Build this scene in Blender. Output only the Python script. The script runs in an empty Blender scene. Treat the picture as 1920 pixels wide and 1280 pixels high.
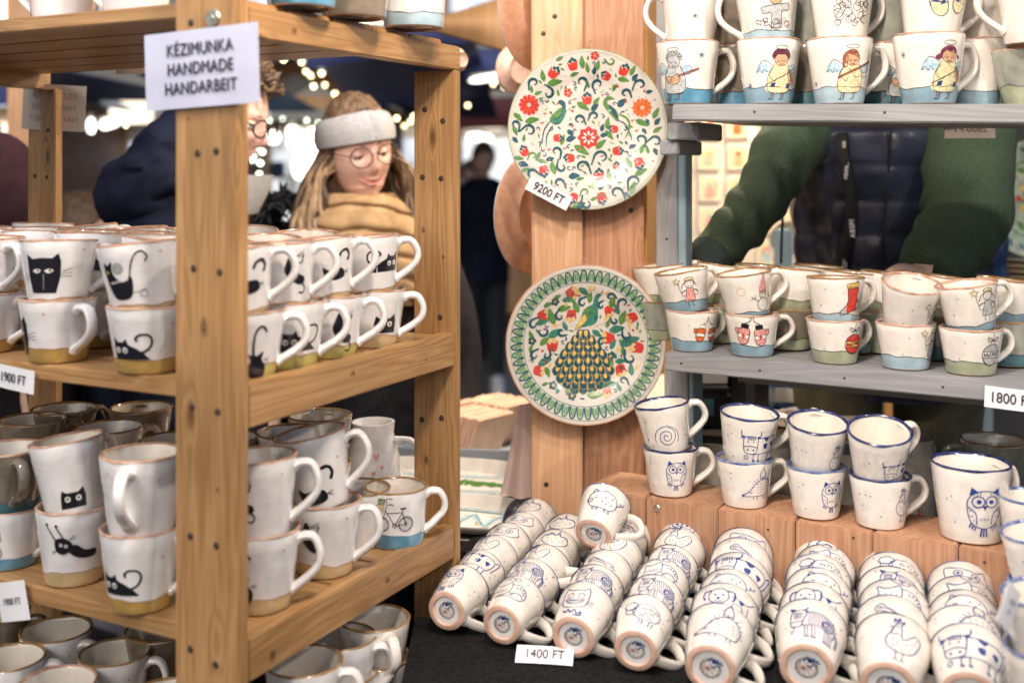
import bpy, bmesh, math, random
from mathutils import Vector, Matrix, noise, geometry
random.seed(7)
PI = math.pi
sc = bpy.context.scene
COL = sc.collection
# ---------------- camera, sky, sun, exposure ----------------
CZ = 1.60          # camera height above the paving
F = 2090.0         # focal length in photograph pixels
cam = bpy.data.cameras.new('camera'); camo = bpy.data.objects.new('camera', cam); COL.objects.link(camo)
camo.location = (0, 0, CZ); camo.rotation_euler = (PI/2, 0, 0)
cam.sensor_width = 36; cam.lens = F/1920*36; cam.shift_y = -320/1920
cam.clip_start = .05; cam.clip_end = 400
cam.dof.use_dof = True; cam.dof.focus_distance = 1.72; cam.dof.aperture_fstop = 2.4
cam.dof.aperture_blades = 9
sc.camera = camo
w = bpy.data.worlds.new('World'); sc.world = w; w.use_nodes = True
nt = w.node_tree; nt.nodes.clear()
sky = nt.nodes.new('ShaderNodeTexSky'); sky.sky_type = 'NISHITA'; sky.sun_disc = False
SUN_EL, SUN_AZ = math.radians(38), math.radians(205)     # azimuth clockwise from +Y
sky.sun_elevation = SUN_EL; sky.sun_rotation = SUN_AZ; sky.air_density = 1.0; sky.dust_density = 3.0
bg = nt.nodes.new('ShaderNodeBackground'); bg.inputs[1].default_value = .088
wo = nt.nodes.new('ShaderNodeOutputWorld'); nt.links.new(sky.outputs[0], bg.inputs[0]); nt.links.new(bg.outputs[0], wo.inputs[0])
sun = bpy.data.lights.new('sun', 'SUN'); sun.energy = .6; sun.angle = math.radians(14); sun.color = (1, .95, .88)
suno = bpy.data.objects.new('sun', sun); COL.objects.link(suno)
sdir = Vector((math.sin(SUN_AZ)*math.cos(SUN_EL), math.cos(SUN_AZ)*math.cos(SUN_EL), math.sin(SUN_EL)))
suno.rotation_euler = sdir.to_track_quat('Z', 'Y').to_euler()
sc.view_settings.view_transform = 'Standard'; sc.view_settings.look = 'None'
sc.view_settings.exposure = 0.42; sc.view_settings.gamma = 1; sc.view_settings.use_curve_mapping = False
sc.cycles.use_denoising = True
sc.cycles.max_bounces = 7; sc.cycles.sample_clamp_indirect = 6
sc.cycles.caustics_reflective = False; sc.cycles.caustics_refractive = False

# ---------------- helpers ----------------
def P(px, py, Y): return Vector(((px-960)/F*Y, Y, CZ+(320-py)/F*Y))
def lerp(a, b, t): return a+(b-a)*t
def link(o, parent=None):
    COL.objects.link(o)
    if parent is not None: o.parent = parent
    return o
LABELS = {}
def tag(o, label, cat, group=None):
    if label in LABELS and 'tile' not in label: print('DUP LABEL', label)
    if len(label.split()) > 16: print('LONG', label)
    LABELS[label] = LABELS.get(label, 0)+1
    o['label'] = label; o['category'] = cat
    if group: o['group'] = group
    return o
def thing(name, label, cat, loc=(0, 0, 0), rot=0, group=None, M=None):
    o = bpy.data.objects.new(name, None); o.empty_display_size = .05
    COL.objects.link(o)
    o.matrix_world = M if M is not None else Matrix.Translation(Vector(loc)) @ Matrix.Rotation(rot, 4, 'Z')
    return tag(o, label, cat, group)
def struct(o): o['kind'] = 'structure'; return o
def stuff(o): o['kind'] = 'stuff'; return o
def mesh_obj(name, me, parent=None, M=None):
    o = bpy.data.objects.new(name, me); link(o, parent)
    if M is not None:
        if parent is not None: o.matrix_local = M
        else: o.matrix_world = M
    return o
def bm_mesh(name, bm, mats, smooth=True):
    me = bpy.data.meshes.new(name); bm.normal_update(); bm.to_mesh(me); bm.free()
    for m in (mats if isinstance(mats, (list, tuple)) else [mats]): me.materials.append(m)
    if smooth:
        for p in me.polygons: p.use_smooth = True
        try: me.set_sharp_from_angle(angle=math.radians(38))
        except Exception: pass
    return me
# ---------------- materials ----------------
def lin(c):
    return tuple(c)+(1,) if len(c) == 3 else c
def new_mat(name):
    m = bpy.data.materials.new(name); m.use_nodes = True
    n = m.node_tree; b = n.nodes['Principled BSDF']
    return m, n, b
def N(n, t, **kw):
    x = n.nodes.new(t)
    for k, v in kw.items(): setattr(x, k, v)
    return x
def ramp(n, stops):
    r = n.nodes.new('ShaderNodeValToRGB'); e = r.color_ramp.elements
    while len(e) < len(stops): e.new(.5)
    for i, (p, c) in enumerate(stops): e[i].position = p; e[i].color = lin(c)
    return r
def noise_mat(name, c1, c2, scale=20, rough=.6, bump=.0, detail=4, spec=.5, coat=0, stretch=(1, 1, 1), metal=0, bdist=.002, rr=None, lo=.35, hi=.65):
    m, n, b = new_mat(name)
    tc = N(n, 'ShaderNodeTexCoord'); mp = N(n, 'ShaderNodeMapping'); mp.inputs['Scale'].default_value = stretch
    oi = N(n, 'ShaderNodeObjectInfo'); sca = N(n, 'ShaderNodeVectorMath', operation='SCALE'); sca.inputs[3].default_value = 7
    cmb = N(n, 'ShaderNodeCombineXYZ'); add = N(n, 'ShaderNodeVectorMath', operation='ADD')
    for i in range(3): n.links.new(oi.outputs['Random'], cmb.inputs[i])
    n.links.new(cmb.outputs[0], sca.inputs[0]); n.links.new(tc.outputs['Object'], mp.inputs[0])
    n.links.new(mp.outputs[0], add.inputs[0]); n.links.new(sca.outputs[0], add.inputs[1])
    no = N(n, 'ShaderNodeTexNoise'); no.inputs['Scale'].default_value = scale; no.inputs['Detail'].default_value = detail
    n.links.new(add.outputs[0], no.inputs['Vector'])
    r = ramp(n, [(lo, c1), (hi, c2)]); n.links.new(no.outputs['Fac'], r.inputs[0]); n.links.new(r.outputs[0], b.inputs['Base Color'])
    b.inputs['Roughness'].default_value = rough; b.inputs['Metallic'].default_value = metal
    b.inputs['Specular IOR Level'].default_value = spec
    if coat: b.inputs['Coat Weight'].default_value = coat; b.inputs['Coat Roughness'].default_value = .06
    if bump:
        bp = N(n, 'ShaderNodeBump'); bp.inputs['Strength'].default_value = bump; bp.inputs['Distance'].default_value = bdist
        n.links.new(no.outputs['Fac'], bp.inputs['Height']); n.links.new(bp.outputs[0], b.inputs['Normal'])
    return m
def wood_mat(name, light, dark, knot, rough=.5, coat=0, knots=1.0, fine=1.0):
    m, n, b = new_mat(name)
    tc = N(n, 'ShaderNodeTexCoord'); oi = N(n, 'ShaderNodeObjectInfo')
    cmb = N(n, 'ShaderNodeCombineXYZ'); sca = N(n, 'ShaderNodeVectorMath', operation='SCALE'); sca.inputs[3].default_value = 5.3
    add = N(n, 'ShaderNodeVectorMath', operation='ADD')
    for i in range(3): n.links.new(oi.outputs['Random'], cmb.inputs[i])
    n.links.new(cmb.outputs[0], sca.inputs[0]); n.links.new(tc.outputs['Object'], add.inputs[0]); n.links.new(sca.outputs[0], add.inputs[1])
    # knot field
    mk = N(n, 'ShaderNodeMapping'); mk.inputs['Scale'].default_value = (5, 13, 13)
    n.links.new(add.outputs[0], mk.inputs[0])
    vo = N(n, 'ShaderNodeTexVoronoi'); vo.inputs['Scale'].default_value = 1.0; n.links.new(mk.outputs[0], vo.inputs['Vector'])
    kr = ramp(n, [(0, (1, 1, 1)), (.22, (0, 0, 0))]); n.links.new(vo.outputs['Distance'], kr.inputs[0])
    # warped grain
    mg = N(n, 'ShaderNodeMapping'); mg.inputs['Scale'].default_value = (1.6, 22, 22); n.links.new(add.outputs[0], mg.inputs[0])
    n1 = N(n, 'ShaderNodeTexNoise'); n1.inputs['Scale'].default_value = 1.1; n1.inputs['Detail'].default_value = 3; n1.inputs['Distortion'].default_value = .6
    n.links.new(mg.outputs[0], n1.inputs['Vector'])
    ma = N(n, 'ShaderNodeMath', operation='MULTIPLY'); ma.inputs[1].default_value = 9.0; n.links.new(n1.outputs['Fac'], ma.inputs[0])
    mb = N(n, 'ShaderNodeMath', operation='MULTIPLY_ADD'); mb.inputs[1].default_value = 1.6; n.links.new(kr.outputs[0], mb.inputs[0]); n.links.new(ma.outputs[0], mb.inputs[2])
    fr = N(n, 'ShaderNodeMath', operation='PINGPONG'); fr.inputs[1].default_value = .5; n.links.new(mb.outputs[0], fr.inputs[0])
    mf = N(n, 'ShaderNodeMapping'); mf.inputs['Scale'].default_value = (6, 240, 240); n.links.new(add.outputs[0], mf.inputs[0])
    n2 = N(n, 'ShaderNodeTexNoise'); n2.inputs['Scale'].default_value = 1; n2.inputs['Detail'].default_value = 3; n.links.new(mf.outputs[0], n2.inputs['Vector'])
    mm = N(n, 'ShaderNodeMath', operation='MULTIPLY_ADD'); mm.inputs[1].default_value = .55*fine; n.links.new(n2.outputs['Fac'], mm.inputs[0])
    fm = N(n, 'ShaderNodeMath', operation='MULTIPLY'); fm.inputs[1].default_value = .9; n.links.new(fr.outputs[0], fm.inputs[0]); n.links.new(fm.outputs[0], mm.inputs[2])
    r = ramp(n, [(.12, light), (.80, dark)]); n.links.new(mm.outputs[0], r.inputs[0])
    kc = ramp(n, [(.45, (0, 0, 0)), (.8, (knots, knots, knots))]); n.links.new(kr.outputs[0], kc.inputs[0])
    # only some cells carry a knot
    sel = N(n, 'ShaderNodeMath', operation='GREATER_THAN'); sel.inputs[1].default_value = .72
    sx = N(n, 'ShaderNodeSeparateColor'); n.links.new(vo.outputs['Color'], sx.inputs[0]); n.links.new(sx.outputs[0], sel.inputs[0])
    km = N(n, 'ShaderNodeMath', operation='MULTIPLY'); n.links.new(kc.outputs[0], km.inputs[0]); n.links.new(sel.outputs[0], km.inputs[1])
    mx = N(n, 'ShaderNodeMix', data_type='RGBA'); n.links.new(km.outputs[0], mx.inputs[0]); n.links.new(r.outputs[0], mx.inputs[6]); mx.inputs[7].default_value = lin(knot)
    # per-board tone and blotches
    nb = N(n, 'ShaderNodeTexNoise'); nb.inputs['Scale'].default_value = 6; n.links.new(add.outputs[0], nb.inputs['Vector'])
    rb = ramp(n, [(.3, (.80, .78, .76)), (.7, (1.08, 1.06, 1.04))]); n.links.new(nb.outputs['Fac'], rb.inputs[0])
    m2 = N(n, 'ShaderNodeMix', data_type='RGBA', blend_type='MULTIPLY'); m2.inputs[0].default_value = 1
    n.links.new(mx.outputs[2], m2.inputs[6]); n.links.new(rb.outputs[0], m2.inputs[7]); n.links.new(m2.outputs[2], b.inputs['Base Color'])
    b.inputs['Roughness'].default_value = rough
    if coat: b.inputs['Coat Weight'].default_value = coat; b.inputs['Coat Roughness'].default_value = .25
    bp = N(n, 'ShaderNodeBump'); bp.inputs['Strength'].default_value = .35; bp.inputs['Distance'].default_value = .0012
    n.links.new(mm.outputs[0], bp.inputs['Height']); n.links.new(bp.outputs[0], b.inputs['Normal'])
    return m
def glaze_mat(name, col, var=.06, rough=.10, speck=True):
    m, n, b = new_mat(name)
    tc = N(n, 'ShaderNodeTexCoord')
    no = N(n, 'ShaderNodeTexNoise'); no.inputs['Scale'].default_value = 38; no.inputs['Detail'].default_value = 4
    n.links.new(tc.outputs['Object'], no.inputs['Vector'])
    c2 = tuple(x*(1-var*1.8) for x in col); c1 = tuple(min(1, x*(1+var*.4)) for x in col)
    r = ramp(n, [(.35, c2), (.6, c1)]); n.links.new(no.outputs['Fac'], r.inputs[0])
    out = r.outputs[0]
    if speck:
        vo = N(n, 'ShaderNodeTexVoronoi'); vo.inputs['Scale'].default_value = 75; n.links.new(tc.outputs['Object'], vo.inputs['Vector'])
        k = ramp(n, [(.05, (1, 1, 1)), (.09, (0, 0, 0))]); n.links.new(vo.outputs['Distance'], k.inputs[0])
        sx = N(n, 'ShaderNodeSeparateColor'); n.links.new(vo.outputs['Color'], sx.inputs[0])
        sel = N(n, 'ShaderNodeMath', operation='GREATER_THAN'); sel.inputs[1].default_value = .93; n.links.new(sx.outputs[0], sel.inputs[0])
        km = N(n, 'ShaderNodeMath', operation='MULTIPLY'); n.links.new(k.outputs[0], km.inputs[0]); n.links.new(sel.outputs[0], km.inputs[1])
        mx = N(n, 'ShaderNodeMix', data_type='RGBA'); n.links.new(km.outputs[0], mx.inputs[0]); n.links.new(out, mx.inputs[6]); mx.inputs[7].default_value = lin(tuple(x*.45 for x in col))
        out = mx.outputs[2]
    n.links.new(out, b.inputs['Base Color'])
    b.inputs['Roughness'].default_value = rough
    b.inputs['Coat Weight'].default_value = 1.0; b.inputs['Coat Roughness'].default_value = .025
    # throwing rings and waviness of the glaze
    mp = N(n, 'ShaderNodeMapping'); mp.inputs['Scale'].default_value = (10, 10, 45); n.links.new(tc.outputs['Object'], mp.inputs[0])
    nb = N(n, 'ShaderNodeTexNoise'); nb.inputs['Scale'].default_value = 2.2; nb.inputs['Detail'].default_value = 2; n.links.new(mp.outputs[0], nb.inputs['Vector'])
    bp = N(n, 'ShaderNodeBump'); bp.inputs['Strength'].default_value = .28; bp.inputs['Distance'].default_value = .0020
    n.links.new(nb.outputs['Fac'], bp.inputs['Height']); n.links.new(bp.outputs[0], b.inputs['Normal']); n.links.new(bp.outputs[0], b.inputs['Coat Normal'])
    return m
def emit_mat(name, col, s, c2=None, scale=3):
    m, n, b = new_mat(name)
    b.inputs['Base Color'].default_value = lin(col); b.inputs['Roughness'].default_value = .5
    no = N(n, 'ShaderNodeTexNoise'); no.inputs['Scale'].default_value = scale
    tc = N(n, 'ShaderNodeTexCoord'); n.links.new(tc.outputs['Object'], no.inputs['Vector'])
    r = ramp(n, [(.35, c2 or tuple(x*.9 for x in col)), (.65, col)]); n.links.new(no.outputs['Fac'], r.inputs[0])
    n.links.new(r.outputs[0], b.inputs['Emission Color'])
    b.inputs['Emission Strength'].default_value = s
    return m
M = {}
M['pine'] = wood_mat('honey_pine', (.49, .30, .135), (.31, .16, .06), (.13, .055, .02), .42, .25)
M['pine_post'] = wood_mat('orange_pine', (.72, .47, .30), (.58, .32, .17), (.26, .10, .04), .55)
M['pine_red'] = wood_mat('reddish_pine', (.50, .28, .17), (.34, .155, .08), (.14, .05, .02), .55)
M['pine_block'] = wood_mat('block_pine', (.50, .30, .19), (.36, .18, .10), (.18, .07, .03), .55)
M['grey_wood'] = wood_mat('grey_painted_wood', (.30, .31, .33), (.22, .23, .25), (.10, .10, .11), .5, 0, .5, .7)
M['blue_wood'] = wood_mat('pale_blue_painted_wood', (.26, .37, .44), (.20, .31, .38), (.12, .18, .22), .5, 0, .4, .5)
M['hole'] = noise_mat('screw_hole', (.03, .018, .012), (.07, .04, .025), 200, .6)
M['steel'] = noise_mat('zinc_steel', (.45, .42, .36), (.62, .58, .48), 80, .35, metal=1)
M['glaze_cream'] = glaze_mat('cream_glaze', (.74, .70, .65))
M['glaze_plate'] = glaze_mat('plate_glaze', (.62, .575, .52), .03, .14)
M['glaze_white'] = glaze_mat('white_glaze', (.76, .745, .745))
M['glaze_in'] = glaze_mat('inner_glaze', (.72, .665, .59), speck=False)
M['glaze_green'] = glaze_mat('sage_glaze', (.34, .37, .25), .12)
M['glaze_blue'] = glaze_mat('sky_glaze', (.22, .34, .42), .12)
M['glaze_sky'] = glaze_mat('pale_sky_glaze', (.36, .48, .55), .12)
M['glaze_deep'] = glaze_mat('deep_teal_glaze', (.06, .16, .20), .12)
M['glaze_azure'] = glaze_mat('azure_glaze', (.10, .27, .40), .2)
M['glaze_ochre'] = glaze_mat('ochre_glaze', (.47, .30, .09), .12)
M['glaze_sand'] = glaze_mat('sand_glaze', (.55, .41, .22), .10)
M['glaze_olive'] = glaze_mat('olive_glaze', (.44, .39, .12), .12)
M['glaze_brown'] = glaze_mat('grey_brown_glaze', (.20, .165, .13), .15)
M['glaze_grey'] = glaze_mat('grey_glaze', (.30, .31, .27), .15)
M['clay'] = noise_mat('bare_terracotta', (.42, .22, .14), (.53, .30, .19), 60, .75, .2)
M['clay_pink'] = noise_mat('pinkish_clay', (.50, .31, .24), (.62, .42, .33), 70, .6, .2)
M['rim_terra'] = noise_mat('rim_terracotta', (.38, .19, .12), (.54, .35, .26), 90, .22, coat=.5)
M['rim_brown'] = noise_mat('rim_brown', (.22, .12, .05), (.34, .20, .09), 90, .22, coat=.5)
M['rim_blue'] = noise_mat('rim_cobalt', (.008, .010, .05), (.035, .05, .17), 110, .2, coat=.5)
M['rim_pale'] = noise_mat('rim_pale_blue', (.05, .08, .24), (.22, .27, .44), 110, .2, coat=.5)
PC = {'k': (.012, .012, .018), 'b': (.022, .05, .23), 'r': (.50, .045, .03), 't': (.018, .075, .10), 'g': (.085, .20, .05),
      'y': (.62, .42, .12), 'p': (.62, .28, .25), 's': (.38, .52, .60), 'n': (.30, .10, .06), 'w': (.72, .70, .66), 'e': (.40, .42, .42),
      'c': (.66, .58, .36), 'v': (.16, .04, .08), 'd': (.025, .05, .17), 'l': (.33, .42, .28), 'a': (.04, .17, .12), 'o': (.55, .12, .03), 'h': (.55, .33, .20)}
PM = {k: noise_mat('paint_'+nm, tuple(x*.8 for x in PC[k]), tuple(min(1, x*1.25) for x in PC[k]), 260, .25, coat=.5)
      for k, nm in dict(k='black', b='cobalt', r='red', t='teal', g='green', y='gold', p='pink', s='pale_blue', n='brown', w='white', e='grey', c='cream', v='plum', d='navy', l='sage', a='sea_green', o='orange_red', h='skin').items()}
M['cloth_black'] = noise_mat('black_tablecloth', (.006, .006, .007), (.014, .014, .016), 160, .95, .3, spec=.12, stretch=(1, 1, 1))
M['paper'] = noise_mat('white_paper', (.74, .74, .78), (.80, .80, .83), 12, .5)
def translucent(m, amt, col):
    n = m.node_tree; b = n.nodes['Principled BSDF']; o = n.nodes['Material Output']; t = n.nodes.new('ShaderNodeBsdfTranslucent'); t.inputs[0].default_value = lin(col)
    x = n.nodes.new('ShaderNodeMixShader'); x.inputs[0].default_value = amt; n.links.new(b.outputs[0], x.inputs[1]); n.links.new(t.outputs[0], x.inputs[2]); n.links.new(x.outputs[0], o.inputs[0]); return m
M['paper_thin'] = translucent(noise_mat('thin_paper', (.84, .83, .85), (.9, .9, .91), 12, .5), .5, (.75, .72, .72))
M['laminate'] = noise_mat('laminated_paper', (.50, .52, .66), (.56, .58, .72), 14, .2, coat=.9, bump=.25, bdist=.004)
M['ink'] = noise_mat('dark_ink', (.02, .02, .035), (.035, .035, .06), 30, .5)
M['ink_pale'] = noise_mat('ink_seen_through_paper', (.38, .36, .38), (.45, .43, .45), 30, .6)
# ---------------- geometry helpers ----------------
def box_mesh(name, a, b, c, mat, bev=.0015):
    bm = bmesh.new(); bmesh.ops.create_cube(bm, size=1)
    for v in bm.verts: v.co.x *= a; v.co.y *= b; v.co.z *= c
    if bev: bmesh.ops.bevel(bm, geom=list(bm.edges), offset=min(bev, a/3, b/3, c/3), segments=2, affect='EDGES')
    return bm_mesh(name, bm, mat)
def board(name, parent, x0, x1, y0, y1, z0, z1, mat, FM=None, bev=.0018):
    """a board in the parent's frame; its own local X runs along its length (grain)"""
    a, b, c = x1-x0, y1-y0, z1-z0
    ctr = Vector(((x0+x1)/2, (y0+y1)/2, (z0+z1)/2)); R = Matrix.Identity(4)
    if b >= a and b >= c: a, b = b, a; R = Matrix.Rotation(PI/2, 4, 'Z')
    elif c >= a and c >= b: a, c = c, a; R = Matrix.Rotation(-PI/2, 4, 'Y')
    me = box_mesh(name, a, b, c, mat, bev)
    return mesh_obj(name, me, parent, (FM or Matrix.Identity(4)) @ Matrix.Translation(ctr) @ R)
def lathe(prof, seg=48, matidx=None, wob=None, close_top=False):
    """prof: list of (r,z); matidx per band; wob(i,theta)->(dr,dz)"""
    bm = bmesh.new(); rings = []
    for i, (r, z) in enumerate(prof):
        if r < 1e-6: rings.append([bm.verts.new((0, 0, z))]); continue
        ring = []
        for s in range(seg):
            th = 2*PI*s/seg; dr, dz = wob(i, th) if wob else (0, 0)
            ring.append(bm.verts.new(((r+dr)*math.sin(th), -(r+dr)*math.cos(th), z+dz)))
        rings.append(ring)
    for i in range(len(rings)-1):
        A, B = rings[i], rings[i+1]
        for s in range(seg):
            t = (s+1) % seg
            if len(A) == 1: f = bm.faces.new((A[0], B[t], B[s])) if len(B) > 1 else None
            elif len(B) == 1: f = bm.faces.new((A[s], A[t], B[0]))
            else: f = bm.faces.new((A[s], A[t], B[t], B[s]))
            if f and matidx: f.material_index = matidx[i]
    return bm
def tube(bm, pts, rad, seg=10, flat=1.0, closed=False, caps=True, mi=0, up=None):
    """sweep; rad: float or list; flat scales one axis"""
    n = len(pts); pts = [Vector(p) for p in pts]; rings = []
    ref = up
    for i, p in enumerate(pts):
        d = (pts[(i+1) % n]-pts[i-1]) if closed else (pts[min(i+1, n-1)]-pts[max(i-1, 0)])
        d.normalize()
        if ref is None: ref = Vector((0, 0, 1)) if abs(d.z) < .9 else Vector((0, 1, 0))
        s = d.cross(ref)
        if s.length < 1e-4: s = d.orthogonal()
        s.normalize(); u = s.cross(d).normalized()
        if up is None: ref = u
        r = rad[i] if isinstance(rad, (list, tuple)) else rad
        rings.append([bm.verts.new(p + s*(r*math.cos(2*PI*k/seg)) + u*(r*flat*math.sin(2*PI*k/seg))) for k in range(seg)])
    m = n if closed else n-1
    for i in range(m):
        A, B = rings[i], rings[(i+1) % n]
        for k in range(seg):
            f = bm.faces.new((A[k], A[(k+1) % seg], B[(k+1) % seg], B[k])); f.material_index = mi
    if caps and not closed:
        f = bm.faces.new(rings[0][::-1]); f.material_index = mi
        f = bm.faces.new(rings[-1]); f.material_index = mi
    return bm
def spline(pts, closed=False, res=4):
    n = len(pts)
    if n < 3: return [tuple(p) for p in pts]
    out = []
    rng = range(n) if closed else range(n-1)
    for i in rng:
        if closed: p0, p1, p2, p3 = pts[i-1], pts[i], pts[(i+1) % n], pts[(i+2) % n]
        else: p0, p1, p2, p3 = pts[max(i-1, 0)], pts[i], pts[i+1], pts[min(i+2, n-1)]
        for k in range(res):
            t = k/res; t2 = t*t; t3 = t2*t
            out.append(tuple(.5*((2*b)+(-a+c)*t+(2*a-5*b+4*c-d)*t2+(-a+3*b-3*c+d)*t3) for a, b, c, d in zip(p0, p1, p2, p3)))
    if not closed: out.append(tuple(pts[-1]))
    return out
# ------- drawings: ('s',col,width,pts,closed,taper) strokes and ('f',col,pts,smooth) fills, in millimetres -------
class Dr:
    def __init__(s): s.i = []
    def s(s, c, w, pts, closed=False, taper=False, res=4): s.i.append(('s', c, w, spline(pts, closed, res), closed, taper)); return s
    def l(s, c, w, pts, closed=False): s.i.append(('s', c, w, list(pts), closed, False)); return s
    def f(s, c, pts, sm=True, res=4): s.i.append(('f', c, spline(pts, True, res) if sm else list(pts))); return s
    def o(s, c, w, x, y, rx, ry=None, rot=0, n=14):
        ry = ry or rx; s.i.append(('s', c, w, s.ell(x, y, rx, ry, rot, n), True, False)); return s
    def e(s, c, x, y, rx, ry=None, rot=0, n=12):
        ry = ry or rx; s.i.append(('f', c, s.ell(x, y, rx, ry, rot, n))); return s
    @staticmethod
    def ell(x, y, rx, ry, rot, n):
        cr, sr = math.cos(rot), math.sin(rot)
        return [(x+rx*math.cos(2*PI*k/n)*cr-ry*math.sin(2*PI*k/n)*sr, y+rx*math.cos(2*PI*k/n)*sr+ry*math.sin(2*PI*k/n)*cr) for k in range(n)]
    def add(s, d, dx=0, dy=0, k=1, rot=0, flip=False, wk=None):
        cr, sr = math.cos(rot), math.sin(rot); wk = k if wk is None else wk
        def T(p):
            x, y = p; x = -x if flip else x
            return (dx+k*(x*cr-y*sr), dy+k*(x*sr+y*cr))
        for it in d.i:
            if it[0] == 's': s.i.append(('s', it[1], it[2]*wk, [T(p) for p in it[3]], it[4], it[5]))
            else: s.i.append(('f', it[1], [T(p) for p in it[2]]))
        return s
    def arr(s, c, w, x, y, r, a0, a1, n=8, ry=None):
        ry = ry or r
        return s.l(c, w, [(x+r*math.cos(lerp(a0, a1, t/n)), y+ry*math.sin(lerp(a0, a1, t/n))) for t in range(n+1)])
def decal_bm(dr, mapper, cell=4.0):
    """mapper(x_mm,y_mm,off)->Vector. returns bmesh and material list"""
    bm = bmesh.new(); cols = []
    for idx, it in enumerate(dr.i):
        c = it[1]
        if c not in cols: cols.append(c)
        mi = cols.index(c)
        if it[0] == 's':
            _, _, w_, pts, closed, taper = it
            P2 = []
            for p in pts:
                if not P2 or (abs(p[0]-P2[-1][0])+abs(p[1]-P2[-1][1])) > .08: P2.append(p)
            # subdivide long segments so that they follow the surface
            Q = []; n = len(P2)
            if n < 2: continue
            for i in range(n if closed else n-1):
                a, b = P2[i], P2[(i+1) % n]; L = math.hypot(b[0]-a[0], b[1]-a[1]); k = max(1, int(L/cell)+0)
                for j in range(k): Q.append((lerp(a[0], b[0], j/k), lerp(a[1], b[1], j/k)))
            if not closed: Q.append(P2[-1])
            n = len(Q); off = .36+.0004*idx; prev = None; first = None
            for i, p in enumerate(Q):
                a = Q[i-1] if (closed or i > 0) else p; b = Q[(i+1) % n] if (closed or i < n-1) else p
                dx, dy = b[0]-a[0], b[1]-a[1]; L = math.hypot(dx, dy) or 1
                t = i/(n-1)
                ww = w_/2*(1.0 if not taper else max(.15, (1.25*math.sin(PI*(.12+.80*t)**.8))))
                if not taper: ww *= .85+.3*noise.noise(Vector((p[0]*.4, p[1]*.4, idx)))+.15
                nx, ny = -dy/L*ww, dx/L*ww
                cur = (bm.verts.new(mapper(p[0]+nx, p[1]+ny, off)), bm.verts.new(mapper(p[0]-nx, p[1]-ny, off)))
                if prev: f = bm.faces.new((prev[0], prev[1], cur[1], cur[0])); f.material_index = mi
                else: first = cur
                prev = cur
            if closed and n > 2: f = bm.faces.new((prev[0], prev[1], first[1], first[0])); f.material_index = mi
        else:
            pts = it[2]
            if len(pts) < 3: continue
            area = sum(pts[i-1][0]*pts[i][1]-pts[i][0]*pts[i-1][1] for i in range(len(pts)))
            if area < 0: pts = pts[::-1]
            tb = bmesh.new(); vs = [tb.verts.new((p[0], p[1], 0)) for p in pts]
            for tr in geometry.tessellate_polygon([[Vector((p[0], p[1], 0)) for p in pts]]):
                try: tb.faces.new([vs[k] for k in tr])
                except ValueError: pass
            xs = [p[0] for p in pts]; ys = [p[1] for p in pts]
            for ax, lo, hi in ((0, min(xs), max(xs)), (1, min(ys), max(ys))):
                if ax == 1 and not getattr(mapper, 'both', False): continue
                k = math.ceil(lo/cell)*cell
                while k < hi:
                    bmesh.ops.bisect_plane(tb, geom=list(tb.verts)+list(tb.edges)+list(tb.faces), plane_co=(k, k, 0), plane_no=(1, 0, 0) if ax == 0 else (0, 1, 0))
                    k += cell
            mp = {}; off = .16+.0004*idx
            for v in tb.verts: mp[v] = bm.verts.new(mapper(v.co.x, v.co.y, off))
            for f in tb.faces:
                g = bm.faces.new([mp[v] for v in f.verts]); g.material_index = mi
            tb.free()
    bmesh.ops.recalc_face_normals(bm, faces=bm.faces)
    return bm, [PM[c] for c in cols] or [PM['k']]
def text_mesh(s, size, mat, bold=0.0, space=1.0):
    cu = bpy.data.curves.new('lettering', 'FONT'); cu.body = s; cu.size = size; bd = bold
    cu.align_x = 'CENTER'; cu.align_y = 'CENTER'; cu.extrude = 0; cu.space_character = space
    o = bpy.data.objects.new('tmp', cu); COL.objects.link(o)
    bpy.context.view_layer.update()
    me = bpy.data.meshes.new_from_object(o.evaluated_get(bpy.context.evaluated_depsgraph_get()))
    bpy.data.objects.remove(o)
    bm = bmesh.new()
    for q, (dx, dy) in enumerate(((0, 0), (bd, 0), (-bd, 0), (0, bd), (0, -bd)) if bd else ((0, 0),)):
        k = len(bm.verts); bm.from_mesh(me); bm.verts.ensure_lookup_table()
        for v in list(bm.verts)[k:]: v.co += Vector((dx*size, dy*size, .00004*q))
    m2 = bm_mesh('lettering', bm, mat, False); return m2
# ---------------- drawings ----------------
D = {}
def dots(d, c, pts, r=.7):
    for x, y in pts: d.e(c, x, y, r, n=7)
    return d
def owl(c='b'):
    d = Dr(); w = .75
    d.s(c, w, [(-11, 8), (-12, 0), (-9, -10), (0, -14), (9, -10), (12, 0), (11, 8), (6, 13), (0, 14), (-6, 13)], True)
    for sx in (-1, 1):
        d.f(c, [(sx*9, 16.5), (sx*4.5, 13), (sx*10.5, 10.5)], False)
        d.o(c, .9, sx*4.6, 6, 4.2); d.e(c, sx*4.2, 6, 1.7)
        for k in range(3): d.l(c, .6, [(sx*(3.2+2*k), 11), (sx*(3.6+2.4*k), 13)])
        d.s(c, w, [(sx*11.4, 2), (sx*6.2, -3), (sx*5.4, -11)])
        dots(d, c, [(sx*10, -1), (sx*8.6, -5), (sx*7.4, -8), (sx*10, -5)], .5)
        for k in range(3): d.l(c, 1.0, [(sx*(6+1.6*k), -12+k), (sx*(7+1.9*k), -15.5+k)])
    d.f(c, [(-1.8, 3.2), (1.8, 3.2), (0, -.5)], False)
    for k in range(5): d.l(c, .5, [(-3+1.5*k, -6), (-3+1.5*k, -8)])
    for k in (-1, 0, 1): d.l(c, 1.3, [(k*1.6, -14), (k*2.5, -20)])
    return d
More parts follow.
